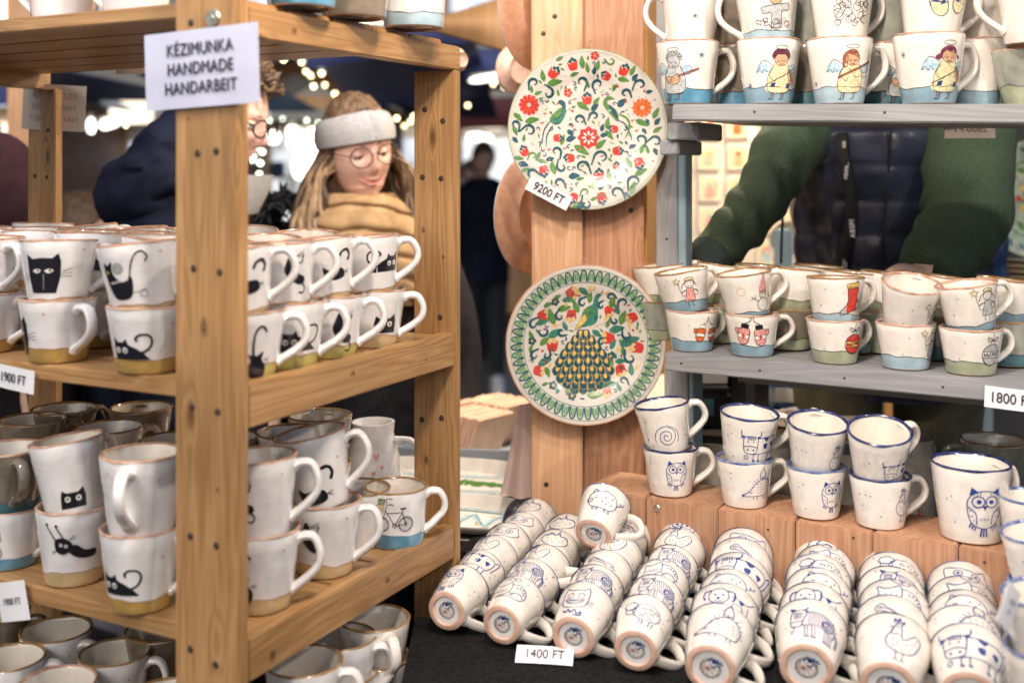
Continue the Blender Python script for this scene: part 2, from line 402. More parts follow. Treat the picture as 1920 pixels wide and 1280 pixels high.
def cow(c='b'):
    d = Dr(); w = .75
    d.s(c, w, [(-14, 8), (-15, 0), (-13.5, -7), (-8, -8.5), (-3, -7), (-2, 0), (-3, 8)], True)
    d.s(c, w, [(-15, -1.5), (-8, -.5), (-2, -2)])
    d.e(c, -11, -4.5, .9); d.e(c, -5.5, -4.5, .9); d.e(c, -11, 3.5, .7); d.e(c, -6, 3.5, .7)
    for k in range(5): d.l(c, .8, [(-11+1.5*k, 9), (-11+1.5*k, 5.5)])
    d.s(c, .9, [(-13.5, 8), (-17, 10), (-17, 14)]); d.s(c, .9, [(-3.5, 8), (0, 10), (0, 14)])
    d.f(c, [(-14, 7.5), (-18, 6.5), (-16, 9.5)], False); d.f(c, [(-3, 7.5), (1, 7), (-1, 9.5)], False)
    d.s(c, w, [(-2, 7), (8, 8), (18, 8), (19, 0), (17, -7)]); d.s(c, w, [(-6, -9), (2, -8), (17, -7)])
    d.f(c, [(3, 8), (9, 8), (7, 4)]); d.f(c, [(4, 1), (8, 2), (8, -3), (5, -3)]); d.f(c, [(12, 2), (16, 3), (15, -2)])
    d.s(c, w, [(19, 8), (22, 12), (22, 4), (21, -4)])
    for x in (-5, 0, 11, 16): d.l(c, .8, [(x, -8), (x, -15)]); d.l(c, 1.6, [(x-.6, -15), (x+2, -15)])
    d.o(c, .7, -12, -12, 1.8)
    return d
def hedgehog(c='b'):
    d = Dr()
    d.s(c, .75, [(-17, -8), (-12, -5), (-8, -1), (-4, 4), (2, 8), (8, 8), (13, 4), (14, -3), (11, -8), (0, -9), (-16, -9)], True)
    d.e(c, -16.5, -8, 1.2); d.arr(c, .6, -9, -4, 1.4, PI, 2*PI, 5)
    for k in range(12):
        a = PI*(.95-.085*k); x, y = 4+10*math.cos(a), -1+9.5*math.sin(a); d.l(c, .6, [(x, y), (x+3*math.cos(a), y+3*math.sin(a))])
    for r in range(4):
        for k in range(5): d.l(c, .5, [(-3+3.4*k+r*.5, 4-3*r), (-1.5+3.4*k+r*.5, 3-3*r)])
    for x in (-6, -2, 6, 9): d.l(c, .7, [(x, -9), (x, -12), (x+1.5, -12)])
    d.s(c, .7, [(3, 9), (0, 12), (1, 16), (3, 19), (5, 16), (6, 12)], True); d.l(c, .7, [(3, 19), (3.5, 22)])
    return d
def rooster(c='b'):
    d = Dr()
    d.s(c, .75, [(-6, 11), (-8, 5), (-11, -1), (-10, -8), (-3, -12), (5, -10), (9, -4), (11, 6), (7, 9), (2, 2), (-1, 0), (-2, 8), (-3, 12), (-5, 13)], True)
    d.s(c, .9, [(-7, 13), (-6.5, 17), (-5, 14), (-4, 18), (-3, 14), (-1, 16), (-2, 12)])
    d.l(c, .7, [(-7, 10), (-9.5, 9), (-7, 8)]); d.e(c, -4.5, 10, .7)
    d.s(c, .6, [(-8, 4), (-6, 2.5), (-4.5, 4.5), (-2.5, 2.5)])
    dots(d, c, [(-7, -2), (-4, -4), (-1, -6), (-6, -7), (2, -3), (5, -6), (0, -9), (7, 2), (8, 6), (5, 0)], .6)
    for x in (-4, 1): d.l(c, .7, [(x, -11), (x, -18)]); d.l(c, .7, [(x-2, -19), (x, -17.5), (x+2, -19)])
    return d
def snail(c='b'):
    d = Dr(); pts = []
    for k in range(30):
        a = k*.48; r = 1+k*.34; pts.append((r*math.cos(a), r*math.sin(a)))
    d.s(c, .85, pts, res=2); d.arr(c, .7, 0, -1, 13.5, -.5, PI+.3, 18, 13)
    for k in range(9): a = .1+k*.36; d.l(c, .45, [(12*math.cos(a), 11.5*math.sin(a)), (13*math.cos(a), 12.6*math.sin(a))])
    return d
def zebra(c='b'):
    d = Dr()
    d.s(c, .75, [(-13, 9), (-15, 0), (-14, -5), (-8, -6), (-6, 0), (-4, 9)], True); d.l(c, .7, [(-15, -1), (-6, -1)])
    for k in range(4): d.l(c, .6, [(-12.5, 7-1.6*k), (-6.5, 7.5-1.6*k)])
    d.l(c, 1.1, [(-13, 9), (-15, 13), (-11, 10)]); d.l(c, 1.1, [(-6, 9), (-3, 12)])
    d.s(c, .75, [(-5, 8), (4, 9), (14, 6), (17, -1), (16, -8)]); d.s(c, .7, [(-7, -5), (3, -4), (13, -5)])
    for k in range(11): x = -3+1.7*k; d.s(c, .55, [(x, 8.6-.12*k), (x+1.2, 4), (x+.4, 0), (x+1.4, -3.5)])
    for k in range(3): d.o(c, .5, 9+k, 1-k*.3, 2+k*1.2)
    for x in (-5, 0, 9, 13): d.l(c, .7, [(x, -5), (x+1, -15)]); d.l(c, .6, [(x+2, -5), (x+3, -15)]); d.l(c, 1.2, [(x, -15), (x+4, -15)])
    for k in range(3): d.s(c, .6, [(16, 0), (19+k, -5), (19+k, -13)])
    d.l(c, .7, [(-12, -6), (-13, -11), (-15, -12)])
    return d
def sleepcat(c='b'):
    d = Dr()
    d.s(c, .8, [(-14, -4), (-12, 3), (-13, 10), (-8, 7), (-3, 8), (1, 11), (3, 5), (2, -3), (-5, -7), (-12, -6)], True)
    for x in (-9, -2): d.arr(c, .7, x, 1, 2, PI, 2*PI, 5)
    d.l(c, .7, [(-6.5, -1), (-5, -2.5), (-4, -1)])
    d.s(c, .8, [(2, 8), (10, 9), (17, 4), (18, -4), (12, -9), (2, -8), (-8, -8)])
    d.s(c, .8, [(4, -7), (8, -2), (13, -1), (17, -4)])
    for k in range(5): a = .2+k*.45; d.l(c, .9, [(10+7*math.cos(a), 7*math.sin(a)), (10+4.5*math.cos(a), 4.5*math.sin(a))])
    for k in range(3): d.l(c, .45, [(-15, -2-k*1.3), (-19, -1.5-2*k)]); d.l(c, .45, [(3, -2-k), (8, -3-2*k)])
    d.s(c, .6, [(-4, 16), (-1, 18), (2, 16), (5, 18), (7, 15), (4, 13), (-1, 13.5)], True); d.e(c, 2, 15.5, .8)
    return d
def grincat(c='b'):
    d = Dr()
    d.s(c, .8, [(-10, -6), (-11, 4), (-9, 14), (-5, 11), (5, 11), (9, 14), (11, 4), (10, -6), (4, -10), (-4, -10)], True)
    for x in (-4.5, 4.5): d.arr(c, .9, x, 4.5, 2.4, 0, PI, 6); d.arr(c, .7, x, 3.5, 2.4, PI, 2*PI, 6)
    d.s(c, .8, [(-8, 0), (-4, -5), (0, -6), (4, -5), (8, 0), (0, -2)], True)
    for k in range(7): d.l(c, .5, [(-6+2*k, -.6), (-5.5+1.8*k, -4.6)])
    for sx in (-1, 1):
        for k in range(3): d.l(c, .45, [(sx*11, -k*2), (sx*16, 1-2.5*k)])
    d.s(c, 1.5, [(-8, -13), (-5, -16), (-3, -13), (0, -16.5), (3, -13), (6, -17), (9, -14), (9, -18), (3, -19)])
    return d
def sheep(c='b'):
    d = Dr(); pts = []
    for k in range(26): a = 2*PI*k/26; r = 1+.12*(k % 2); pts.append((5+11*r*math.cos(a), 1+8.5*r*math.sin(a)))
    d.s(c, .7, pts, True); pts = []
    for k in range(14): a = 2*PI*k/14; r = 1+.15*(k % 2); pts.append((-9+5*r*math.cos(a), 7+4*r*math.sin(a)))
    d.s(c, .75, pts, True)
    d.s(c, .7, [(-13, 5), (-13, 0), (-9, -3), (-5, 0), (-5, 5)]); d.arr(c, .6, -10.5, 2, 1.2, 0, PI, 4); d.arr(c, .6, -7.5, 2, 1.2, 0, PI, 4)
    for x, y in ((2, 4), (7, 5), (4, -1), (9, 0), (12, 4), (1, -4), (8, -5)): d.arr(c, .7, x, y, 1.5, -1, 4, 7)
    for x in (0, 3, 9, 12): d.l(c, 1.1, [(x, -8), (x-.5, -14)])
    return d
def pig(c='b'):
    d = Dr()
    d.s(c, .8, [(-14, 2), (-10, 8), (0, 11), (10, 8), (14, 1), (11, -7), (0, -9), (-11, -7)], True)
    dots(d, c, [(2, 4), (6, 1), (8, 5), (4, -3), (9, -2), (0, -1)], .8)
    d.o(c, .7, -12, -1, 3, 2.4); d.e(c, -13, -1, .5); d.e(c, -11, -1, .5); d.arr(c, .7, -7, 3, 1.4, PI, 2*PI, 4)
    d.s(c, .8, [(-6, 9), (-9, 12), (-11, 7)]); d.s(c, .8, [(14, 2), (17, 4), (16, 7), (19, 6), (20, 10)])
    for x in (-8, -4, 4, 8): d.l(c, .8, [(x, -8), (x, -12), (x+1.5, -12), (x+1.5, -8)])
    return d
def dog(c='b'):
    d = Dr()
    d.s(c, .75, [(-12, 8), (-14, 0), (-10, -6), (-4, -6), (0, 0), (-2, 8), (-7, 10)], True)
    d.s(c, 1.5, [(-12, 8), (-17, 8), (-18, 2), (-16, -1)]); d.s(c, 1.5, [(-2, 8), (3, 8), (4, 2), (3, -2)])
    d.e(c, -9.5, 3, .9); d.e(c, -4, 3, .9); d.e(c, -7, -1, 1.5, 1.1); d.s(c, .6, [(-10, -3), (-7, -5), (-4, -3)])
    d.s(c, .75, [(2, 4), (12, 4), (16, 8), (18, 12)]); d.s(c, .75, [(15, 3), (16, -9), (12, -9), (11, -3), (4, -3), (3, -9), (-3, -9), (-3, -6)])
    d.f(c, [(7, 4), (11, 4), (10, 0), (8, 1)])
    return d
def bone(c='b'):
    d = Dr()
    d.s(c, .7, [(-14, 5), (-10, 8), (-6, 4), (4, -2), (9, -2), (13, -6), (11, -10), (6, -9), (4, -6), (-7, 0), (-13, 1)], True)
    d.s(c, .55, [(-11, 5), (-5, 2), (4, -4), (9, -6)]); d.o(c, .5, -11, 4, 1.3); d.o(c, .5, 10, -6, 1.3)
    return d
def berry(c='b'):
    d = Dr()
    d.s(c, .8, [(-12, 4), (-11, -6), (-3, -13), (5, -12), (12, -4), (12, 4), (4, 7), (-5, 7)], True)
    d.s(c, .9, [(-12, 6), (-7, 4), (-5, 9), (-1, 4), (2, 10), (4, 5), (9, 8), (12, 4)]); d.l(c, .8, [(1, 8), (2, 14)])
    dots(d, c, [(-7, 0), (-3, -3), (1, 0), (5, -3), (8, 1), (-5, -7), (0, -8), (4, -8)], .6); return d
def catfaceline(c='b'):
    d = Dr()
    d.s(c, .8, [(-14, 10), (-14, 0), (-8, -8), (3, -9), (12, -6), (17, 2), (14, 7), (12, 12), (7, 7), (-2, 8), (-8, 9)], True)
    for x, y in ((-5, 3), (7, 2)): d.o(c, .7, x, y, 3); d.e(c, x, y, 1.3)
    d.s(c, .8, [(-8, -2), (0, -4), (4, -6), (8, -2)], False); d.e(c, 1, -1, .9); d.e(c, 4, -1.4, .9)
    return d
for nm, fn in dict(owl=owl, cow=cow, hedgehog=hedgehog, rooster=rooster, snail=snail, zebra=zebra, sleepcat=sleepcat, grincat=grincat, sheep=sheep, pig=pig, dog=dog, bone=bone, berry=berry, widecat=catfaceline).items(): D[nm] = fn()
def extra_dots(d, c='b', seed=0, r=1.05):
    rnd = random.Random(seed); e = Dr(); e.add(d)
    for k in range(13):
        a = rnd.uniform(-75, 75); b = rnd.uniform(-24, 24)
        if abs(a) > 24 or abs(b) > 22: e.e(c, a, b, r, n=7)
    return e
# black cats
def cat_grumpy():
    d = Dr()
    d.f('k', [(-13, -17), (-15, -2), (-15, 12), (-15, 18), (-9, 14), (0, 15), (8, 14.5), (13, 19), (15, 12), (15, -2), (11, -17)], False)
    for x in (-6, 5): d.f('w', [(x-4, 3), (x, 1), (x+4, 3.5), (x, 5)]); d.e('k', x+1, 3.4, 1.1); 
    d.l('w', .3, [(0, 0), (-.5, -14)])
    for k in range(3): d.l('k', .5, [(16, 2-k*2), (25, 5-k*3.5)]); d.l('k', .5, [(-16, -1-k*2), (-21, 1-k*3)])
    return d
def cat_lie(flip=False):
    d = Dr()
    d.f('k', [(-18, -8), (-18.5, 2), (-18, 11), (-14, 7), (-8, 7), (-5, 10), (-3, 5), (4, 2), (11, -3), (16, -8)], False)
    for x in (-14, -6.5): d.e('w', x, 0, 2.6); d.e('k', x+.4, -.4, 1.1)
    d.s('k', 2.1, [(8, -2), (14, 1), (17, 7), (15, 13), (8, 14), (4, 11), (5, 8)])
    e = Dr(); return e.add(d, flip=flip)
def cat_pot():
    d = Dr()
    d.f('k', [(-15, 16), (-15, 3), (-9, -14), (6, -15), (10, -6), (9, 4), (2, -1), (-5, 4), (-7, 10), (-6, 17), (-11, 14)])
    d.s('k', 1.4, [(8, -4), (9, 8), (13, 20), (19, 24), (23, 19), (21, 15)])
    for r in (1.5, 3, 4.5): d.o('k', .6, -1, 11, r)
    for k in range(5): d.arr('w', .9, -9+3.5*k, 0+.5*k, 1.6, PI, 2*PI, 4)
    d.s('k', .5, [(9, -10), (14, -10), (18, -8), (22, -11), (20, -15), (15, -12), (21, -8)]); d.e('y', -12, 8, 1.2)
    return d
def cat_peek():
    d = Dr()
    d.f('k', [(-13, -9), (-12, 2), (-10, 9), (-6, 6), (5, 6), (10, 10), (12, 2), (12, -9)], False)
    for x in (-5.5, 5): d.e('w', x, 0, 2.8); d.e('k', x, 0, 1.3)
    return d
def cat_hang():
    d = Dr()
    d.l('k', 1.3, [(-16, 20), (-8, 6)]); d.l('k', 1.3, [(-7, 19), (-1, 8)]); d.e('k', -16, 21, 1.4); d.e('k', -7, 20, 1.4)
    d.f('k', [(-9, 6), (-8, -4), (-1, -7), (6, -2), (7, 1), (4, 6), (-2, 9)])
    d.f('k', [(2, -2), (8, -9), (18, -12), (28, -11), (28, -5), (18, -4), (9, 2)])
    d.e('w', -3.5, 2, 1.6); d.e('w', 1, 1, 1.6); d.e('k', -3.5, 2, .7); d.e('k', 1, 1, .7)
    for k in range(3): d.l('k', .4, [(4, 7), (8+k, 12-k*1.5)]); d.l('k', .4, [(-8, -3), (-12, -4-k*1.5)])
    return d
def cat_sit():
    d = Dr()
    d.f('k', [(-6, -22), (-8, -12), (-6, -6), (-9, -2), (-4, -3), (0, -3), (5, 0), (4, -7), (8, -13), (6, -22)])
    d.s('k', 2.0, [(-3, -8), (-4, 5), (-2, 18), (3, 22), (7, 17)])
    for k in range(3): d.l('k', .4, [(6, -7), (12, -5-k*2)])
    for k in range(4): d.l('k', .9, [(-5+3*k, -21), (-5+3*k, -25)])
    return d
def cat_hook():
    d = Dr()
    d.f('k', [(-12, -8), (-14, 2), (-9, -1), (-2, 0), (6, -1), (8, -8), (-2, -11)])
    d.s('k', 3.0, [(2, 10), (5, 15), (11, 16), (14, 11), (12, 6)])
    for k in range(3): d.l('k', .5, [(8, -4), (13, -2-k*2)])
    d.e('r', 20, 20, .8); return d
def cat_jump():
    d = Dr()
    d.f('k', [(-4, 20), (-8, 12), (-10, 4), (-6, -3), (2, -9), (9, -8), (9, -3), (3, 1), (0, 8), (0, 15)])
    d.s('k', 1.4, [(0, 12), (6, 10), (8, 17)]); d.s('k', 1.4, [(4, -6), (10, -12), (8, -17), (3, -16)])
    for k in range(4): d.l('k', .4, [(0, 16), (9, 21-k*2)])
    return d
def catX(*a):
    d = Dr()
    for x in a: d.add(*x)
    return d
D['cow'] = Dr().add(D['cow'], 0, 0, 1.15); D['snail'] = Dr().add(D['snail'], 0, -2, 1.2); D['hedgehog'] = Dr().add(D['hedgehog'], 0, 0, 1.1)
D.update(grumpy=cat_grumpy(), lie=cat_lie(), pot=cat_pot(), peek=cat_peek(), hang=cat_hang(), sit=cat_sit(), hook=cat_hook(), jump=cat_jump(), lieflip=cat_lie(True))
for k in ('grumpy', 'lie', 'pot', 'peek', 'hang', 'sit', 'hook', 'jump', 'lieflip'):
    D[k].e('r', 34, 22, .9, n=6).e('r', -38, 10, .9, n=6).e('r', -33, 24, .6, n=5)
def bicycle():
    d = Dr()
    for x in (-14, 12):
        d.o('k', .8, x, -8, 8); d.o('k', .5, x, -8, 6.8)
        for k in range(6): a = k*PI/6; d.l('k', .3, [(x-7*math.cos(a), -8-7*math.sin(a)), (x+7*math.cos(a), -8+7*math.sin(a))])
    d.l('k', .8, [(-14, -8), (-9, 8), (-8, 13), (-4, 14), (-1, 13)]); d.l('k', .8, [(-9, 6), (0, -9), (8, 5), (-8, 4)]); d.l('k', .8, [(0, -9), (12, -8), (8, 5), (9, 9)])
    d.l('k', 1.6, [(6, 9), (12, 9)]); d.o('k', .8, 0, -9, 2.2); d.l('k', .7, [(-8, 14), (-8, 20), (-2, 20)])
    d.f('c', [(-24, 6), (-11, 6), (-12, 13), (-23, 13)], False); d.l('n', .5, [(-24, 6), (-11, 6), (-12, 13), (-23, 13)], True)
    for k in range(7): d.s('g', 1.4, [(-23+2*k, 13), (-24+2.2*k, 18), (-21+2*k, 19)]); d.e('r', -22+2*k, 17+(k % 3), .7)
    return d
D['bicycle'] = bicycle()
def cartbox():
    d = Dr()
    d.o('k', .8, 0, -12, 10)
    for k in range(8): a = k*PI/8; d.l('k', .35, [(-9*math.cos(a), -12-9*math.sin(a)), (9*math.cos(a), -12+9*math.sin(a))])
    d.f('c', [(-12, 0), (10, 0), (9, 9), (-12, 9)], False); d.l('k', .5, [(-12, 0), (10, 0), (9, 9), (-12, 9)], True)
    d.f('p', [(-10, 9.5), (7, 9.5), (7, 17), (-10, 17)], False); d.l('v', .5, [(-10, 9.5), (7, 9.5), (7, 17), (-10, 17)], True); d.l('r', .8, [(-10, 13), (7, 13)]); d.s('r', .9, [(-1, 17), (-5, 21), (0, 19), (4, 21), (0, 17)])
    return d
D['parcelbike'] = cartbox()
# angels, winter motifs
def snowflake(c='d', r=3):
    d = Dr()
    for k in range(5): a = k*PI/5+.2; d.l(c, .4, [(-r*math.cos(a), -r*math.sin(a)), (r*math.cos(a), r*math.sin(a))])
    return d
def angel(hair='v', skin='h', dress='c', inst='violin', dark=False):
    d = Dr(); k = 'k'
    d.f('s', [(-10, 3), (-20, 7), (-24, -2), (-19, -3), (-12, -3)]); d.s('d', .6, [(-9, 4), (-18, 9), (-25, -3), (-21, 0), (-19, -4), (-17, 0), (-14, -3)])
    d.f('s', [(9, 2), (16, 4), (18, -1), (13, -4)]); d.s('d', .5, [(9, 3), (16, 5), (19, 0), (15, -4), (10, -3)])
    d.f(dress, [(-7, 5), (7, 5), (12, -8), (10, -22), (-15, -22), (-13, -8)]); d.s(k, .6, [(-7, 5), (-12, -4), (-14, -12), (-13, -22), (0, -24), (10, -22), (12, -8), (7, 5)])
    for x in (-8, 4): d.l('n', 1.0, [(x, -23), (x-1, -29)]); d.l(k, .5, [(x-2, -23), (x-3, -29), (x-6, -30), (x, -30), (x+1, -23)])
    d.e(skin, 0, 9.5, 7, 6.5); d.o(k, .5, 0, 9.5, 7, 6.5)
    if inst == 'flute':
        d.f(hair, [(-9, 2), (-9, 12), (-4, 18), (3, 18), (7, 12), (7, 9), (2, 13), (-4, 12), (-5, 2)]); d.s(k, .5, [(-9, 2), (-9, 12), (-4, 18), (3, 18), (7, 12)])
    elif hair == 'd':
        hair = 'v'
        d.f(hair, [(-8, 9), (-8, 15), (-2, 19), (5, 18), (8, 12), (2, 13), (-4, 14)]); d.f(hair, [(-8, 12), (-13, 9), (-10, 6), (-7, 8)]); d.f(hair, [(8, 11), (12, 9), (10, 6)])
    else:
        d.f(hair, [(-8, 10), (-9, 15), (-5, 20), (0, 20), (6, 20), (9, 15), (8, 10), (4, 14), (-4, 14)])
        for q in range(9): a = PI*q/8; d.o(k, .4, 7.5*math.cos(a), 13+6*math.sin(a), 1.6)
    d.o(k, .5, 0, 22, 6, 2)
    for x in (-2.6, 2.6): d.arr(k, .5, x, 9, 1.4, PI, 2*PI, 4)
    d.s(k, .5, [(-2, 5.6), (0, 4.6), (2.4, 5.6)]); d.e('p', 4, 7, 1.1); d.e('p', -4, 7, 1.1)
    dots(d, k, [(2, 0), (2.5, -4), (3, -8)], .4)
    d.s(k, .5, [(-8, 1), (-12, -6), (-6, -12), (-4, -8)])
    if inst == 'violin':
        d.l(k, .9, [(-16, -16), (8, -4), (15, 1)]); d.f('h', [(8, 0), (13, -3), (18, -11), (14, -15), (9, -8)]); d.s(k, .5, [(8, 0), (13, -3), (18, -11), (14, -15), (9, -8)], True)
        for q in range(4): d.l(k, .35, [(9+q, -1-q), (15+q*.6, -12-q*.4)])
        d.f('d', [(-10, -14), (-5, -13), (-6, -18), (-11, -18)], False); d.f('d', [(8, -14), (12, -14), (11, -19), (7, -19)], False)
    elif inst == 'flute':
        d.l('n', 1.8, [(-14, -9), (22, 8)]); d.l(k, .5, [(-14, -8), (22, 9)]); d.l(k, .5, [(-14, -10), (22, 7)])
        d.s(k, .5, [(12, 3), (18, 6), (20, -6), (12, -8)]); d.s(k, .5, [(-3, 0), (4, -8), (12, -6)])
    else:
        d.f('h', [(-10, -6), (-2, -6), (4, -3), (6, -10), (0, -14), (-10, -12)]); d.s(k, .6, [(-10, -6), (-2, -6), (4, -3), (6, -10), (0, -14), (-10, -12)], True)
        d.l('n', 1.6, [(4, -6), (26, 2)]); d.l(k, .4, [(4, -5), (26, 3)]); d.l(k, .4, [(4, -7.4), (26, 1)]); d.o(k, .5, -3, -9, 2)
    return d
def girlstar(dress='e'):
    d = Dr(); k = 'k'
    d.f(dress, [(-1, 4), (5, 4), (8, -10), (-4, -10)], False); d.l(k, .5, [(-1, 4), (5, 4), (8, -10), (-4, -10)], True)
    d.o(k, .55, 2, 8.5, 4.4); dots(d, k, [(.5, 9), (3.5, 9)], .4); d.s(k, .4, [(0, 7), (2, 6), (4, 7)])
    d.f('c', [(-2, 12), (6, 12), (5, 15), (-1, 15)]); d.s(k, .5, [(-2, 12), (6, 12), (5, 15), (-1, 15)], True)
    d.s(k, .6, [(-2, 11), (-5, 8), (-6, 4)]); d.s(k, .6, [(6, 11), (8, 8), (9, 6)])
    for sx in (-1, 1): d.s(k, .45, [(2+sx*3, 2), (2+sx*8, 1), (2+sx*8, -4), (2+sx*4, -3)]); d.l(k, .45, [(2+sx*3, 3), (2+sx*9, -1)])
    d.l(k, .5, [(-7, 0), (-9, 9)]); st = []
    for q in range(10): a = PI/2+q*PI/5; r = 4 if q % 2 == 0 else 1.8; st.append((-10+r*math.cos(a), 12+r*math.sin(a)))
    d.f('c', st, False); d.l(k, .5, st, True)
    for x in (-1, 4): d.l(k, .5, [(x, -10), (x, -15), (x+1.5, -15)])
    return d
def snowman():
    d = Dr(); k = 'k'
    d.o(k, .6, 4, -10, 6.5); d.o(k, .6, 4, 0, 4); dots(d, k, [(4, -7), (4, -11), (3, 1), (5.5, 1)], .5)
    d.f('p', [(0, 3), (8, 3), (7, 11), (5, 19), (2, 11)]); d.s('n', .5, [(0, 3), (2, 11), (5, 19), (7, 11), (8, 3)], True); d.o(k, .5, 5, 20, 1.2)
    d.f('p', [(4, 0), (1, -1.5), (4, -1)], False)
    for sx in (-1, 1): d.l(k, .5, [(4+sx*5, -7), (4+sx*13, -1)]); d.l(k, .5, [(4+sx*9, -4), (4+sx*9, 0)]); d.l(k, .5, [(4+sx*10, -3), (4+sx*14, -5)])
    d.o('y', .6, -18, 5, 4); return d
def stocking():
    d = Dr()
    b = [(-3, 9), (8, 9), (7, 0), (12, -6), (10, -11), (3, -13), (-8, -17), (-11, -14), (-6, -9), (-3, -3)]
    d.f('r', b); d.s('k', .6, b, True)
    d.f('y', [(-4, 8), (8, 10), (8, 15), (-5, 13)], False); d.l('k', .6, [(-4, 8), (8, 10), (8, 15), (-5, 13)], True)
    dots(d, 'k', [(-2, 11), (1, 10.5), (4, 13), (6, 11)], .4)
    d.f('e', [(-11, -14), (-8, -17), (-4, -16), (-5, -10)]); d.f('e', [(12, -6), (10, -11), (7, -9), (9, -4)]); d.s('k', .6, [(6, 14), (4, 18), (7, 20), (7, 15)])
    return d
def mittens(big=False):
    d = Dr()
    for sx in (-1, 1):
        e = Dr(); b = [(-5, 5), (4, 5), (6, -2), (5, -9), (0, -12), (-5, -9), (-6, -2)]
        e.f('p' if big else 'o', b); e.s('k', .7, b, True); e.f('p' if big else 'o', [(5, 4), (9, 4), (9, 0), (5.5, -3)]); e.s('k', .7, [(5, 4), (9, 4), (9, 0), (5.5, -3)])
        e.f('k' if big else 'w', [(-4, 5.5), (3, 5.5), (3, 10), (-4, 10)], False); e.l('k', .5, [(-4, 5.5), (3, 5.5), (3, 10), (-4, 10)], True)
        e.f('w', [(-5.8, -1), (6, -1), (5.4, -5), (-5.4, -5)], False); e.l('k', .5, [(-5.8, -1), (6, -1)]); e.l('k', .5, [(-5.4, -5), (5.4, -5)])
        if big: e.f('r', [(0, 0), (1.2, -2), (3, -3), (1, -4), (0, -6), (-1, -4), (-3, -3), (-1.2, -2)], False)
        d.add(e, sx*8.5, -2 if sx > 0 else -1, 1, rot=sx*.16, flip=sx < 0)
    d.s('k', .7, [(-8, 9), (-2, 12), (0, 19), (2, 12), (8, 8)]); return d
def bauble(c='r', b='y'):
    d = Dr()
    d.e(c, 0, -3, 9.5, 10, n=18); d.o('k', .7, 0, -3, 9.5, 10, n=20)
    d.f(b, [(-9.2, 0), (9.2, 0), (9.2, -6), (-9.2, -6)], False); d.l('k', .7, [(-9.2, 0), (9.2, 0)]); d.l('k', .7, [(-9.2, -6), (9.2, -6)])
    if c == 'r': dots(d, 'k', [(-7+2.8*k, -3) for k in range(6)], .7)
    else:
        for k in range(5): d.arr('k', .8, -6.4+3.2*k, -1, 1.4, PI, 2*PI, 5, 3.5)
    d.l('k', .6, [(-2, 7), (-2, 10), (2, 10), (2, 7)]); d.l('k', .5, [(0, 10), (.5, 22)]); d.s('k', .7, [(0, 11), (-5, 14), (-4, 10), (0, 11), (5, 14), (4, 10), (0, 11)])
    return d
def curls(big=1):
    d = Dr(); rnd = random.Random(5)
    for k in range(26): d.o('k', .55, rnd.uniform(-17, 14), rnd.uniform(-14, 8), rnd.uniform(2.6, 4.5)*big)
    return d
def curlangel():
    d = Dr(); d.f('e', [(-14, 5), (14, 8), (14, 1), (6, 0), (5, -16), (-5, -16), (-5, -1), (-13, -2)]); d.l('k', .6, [(-14, 5), (14, 8), (14, 1), (6, 0), (5, -16), (-5, -16), (-5, -1), (-13, -2)], True)
    rnd = random.Random(3)
    for k in range(16): d.o('k', .45, rnd.uniform(-20, 20), rnd.uniform(-16, -8), rnd.uniform(1.6, 3))
    d.e('h', 0, 13, 6); d.o('k', .5, 0, 13, 6); return d
def bluemitt():
    d = Dr()
    for sx in (-1, 1):
        e = Dr(); b = [(-6, 8), (5, 9), (8, 0), (6, -10), (0, -13), (-6, -9), (-8, 0)]
        e.f('c', b); e.f('d', [(-7.5, 3), (7, 5), (7.6, -2), (-7.6, -4)], False); e.s('k', .8, b, True); d.add(e, sx*11, 2*sx, 1, rot=-.3*sx)
    return d
D.update(angel_violin=angel('v', 'h', 'c', 'violin'), angel_flute=angel('n', 'h', 'c', 'flute'), angel_dark=angel('d', 'h', 'c', 'violin'), angel_guitar=angel('e', 'e', 'e', 'guitar'),
         girl_grey=girlstar('e'), girl_pink=girlstar('p'), snowman=snowman(), stocking=stocking(), mittens=mittens(), mittens_big=mittens(True),
         bauble_red=bauble(), bauble_grey=bauble('e', 'w'), curls=curls(), curlangel=curlangel(), bluemitt=bluemitt(), flake=snowflake(r=5))
for k, (a, b) in dict(angel_violin=(-34, -16), angel_flute=(-40, -14), angel_dark=(-42, 12), angel_guitar=(28, 16)).items(): D[k].add(snowflake(), a, b)
for k in ('girl_grey', 'girl_pink', 'stocking', 'bauble_red', 'bauble_grey', 'mittens'): D[k].e('s', -24, 8, 1, n=7).e('k', -30, -8, .6, n=6)
D['none'] = Dr().e('r', -20, 22, .9, n=7).e('r', 24, 16, .9, n=7)
# bottom stamp
STAMP = Dr(); STAMP.o('k', 1.0, 0, 0, 10.5, n=22); STAMP.o('k', .6, 0, 0, 8.6, n=20)
for k in range(9): STAMP.l('n', .7, [(-3, -1), (-3+9*math.cos(k*.7), -1+7*math.sin(k*.7))])
STAMP.s('d', 1.4, [(-4, 6), (0, 12), (1, 6), (3, 12), (3, 6), (6, 12), (6, 7), (9, 10), (10, 7), (12, 8)]); STAMP.s('d', 1.3, [(0, 4), (3, 1), (6, 5), (9, 3)])

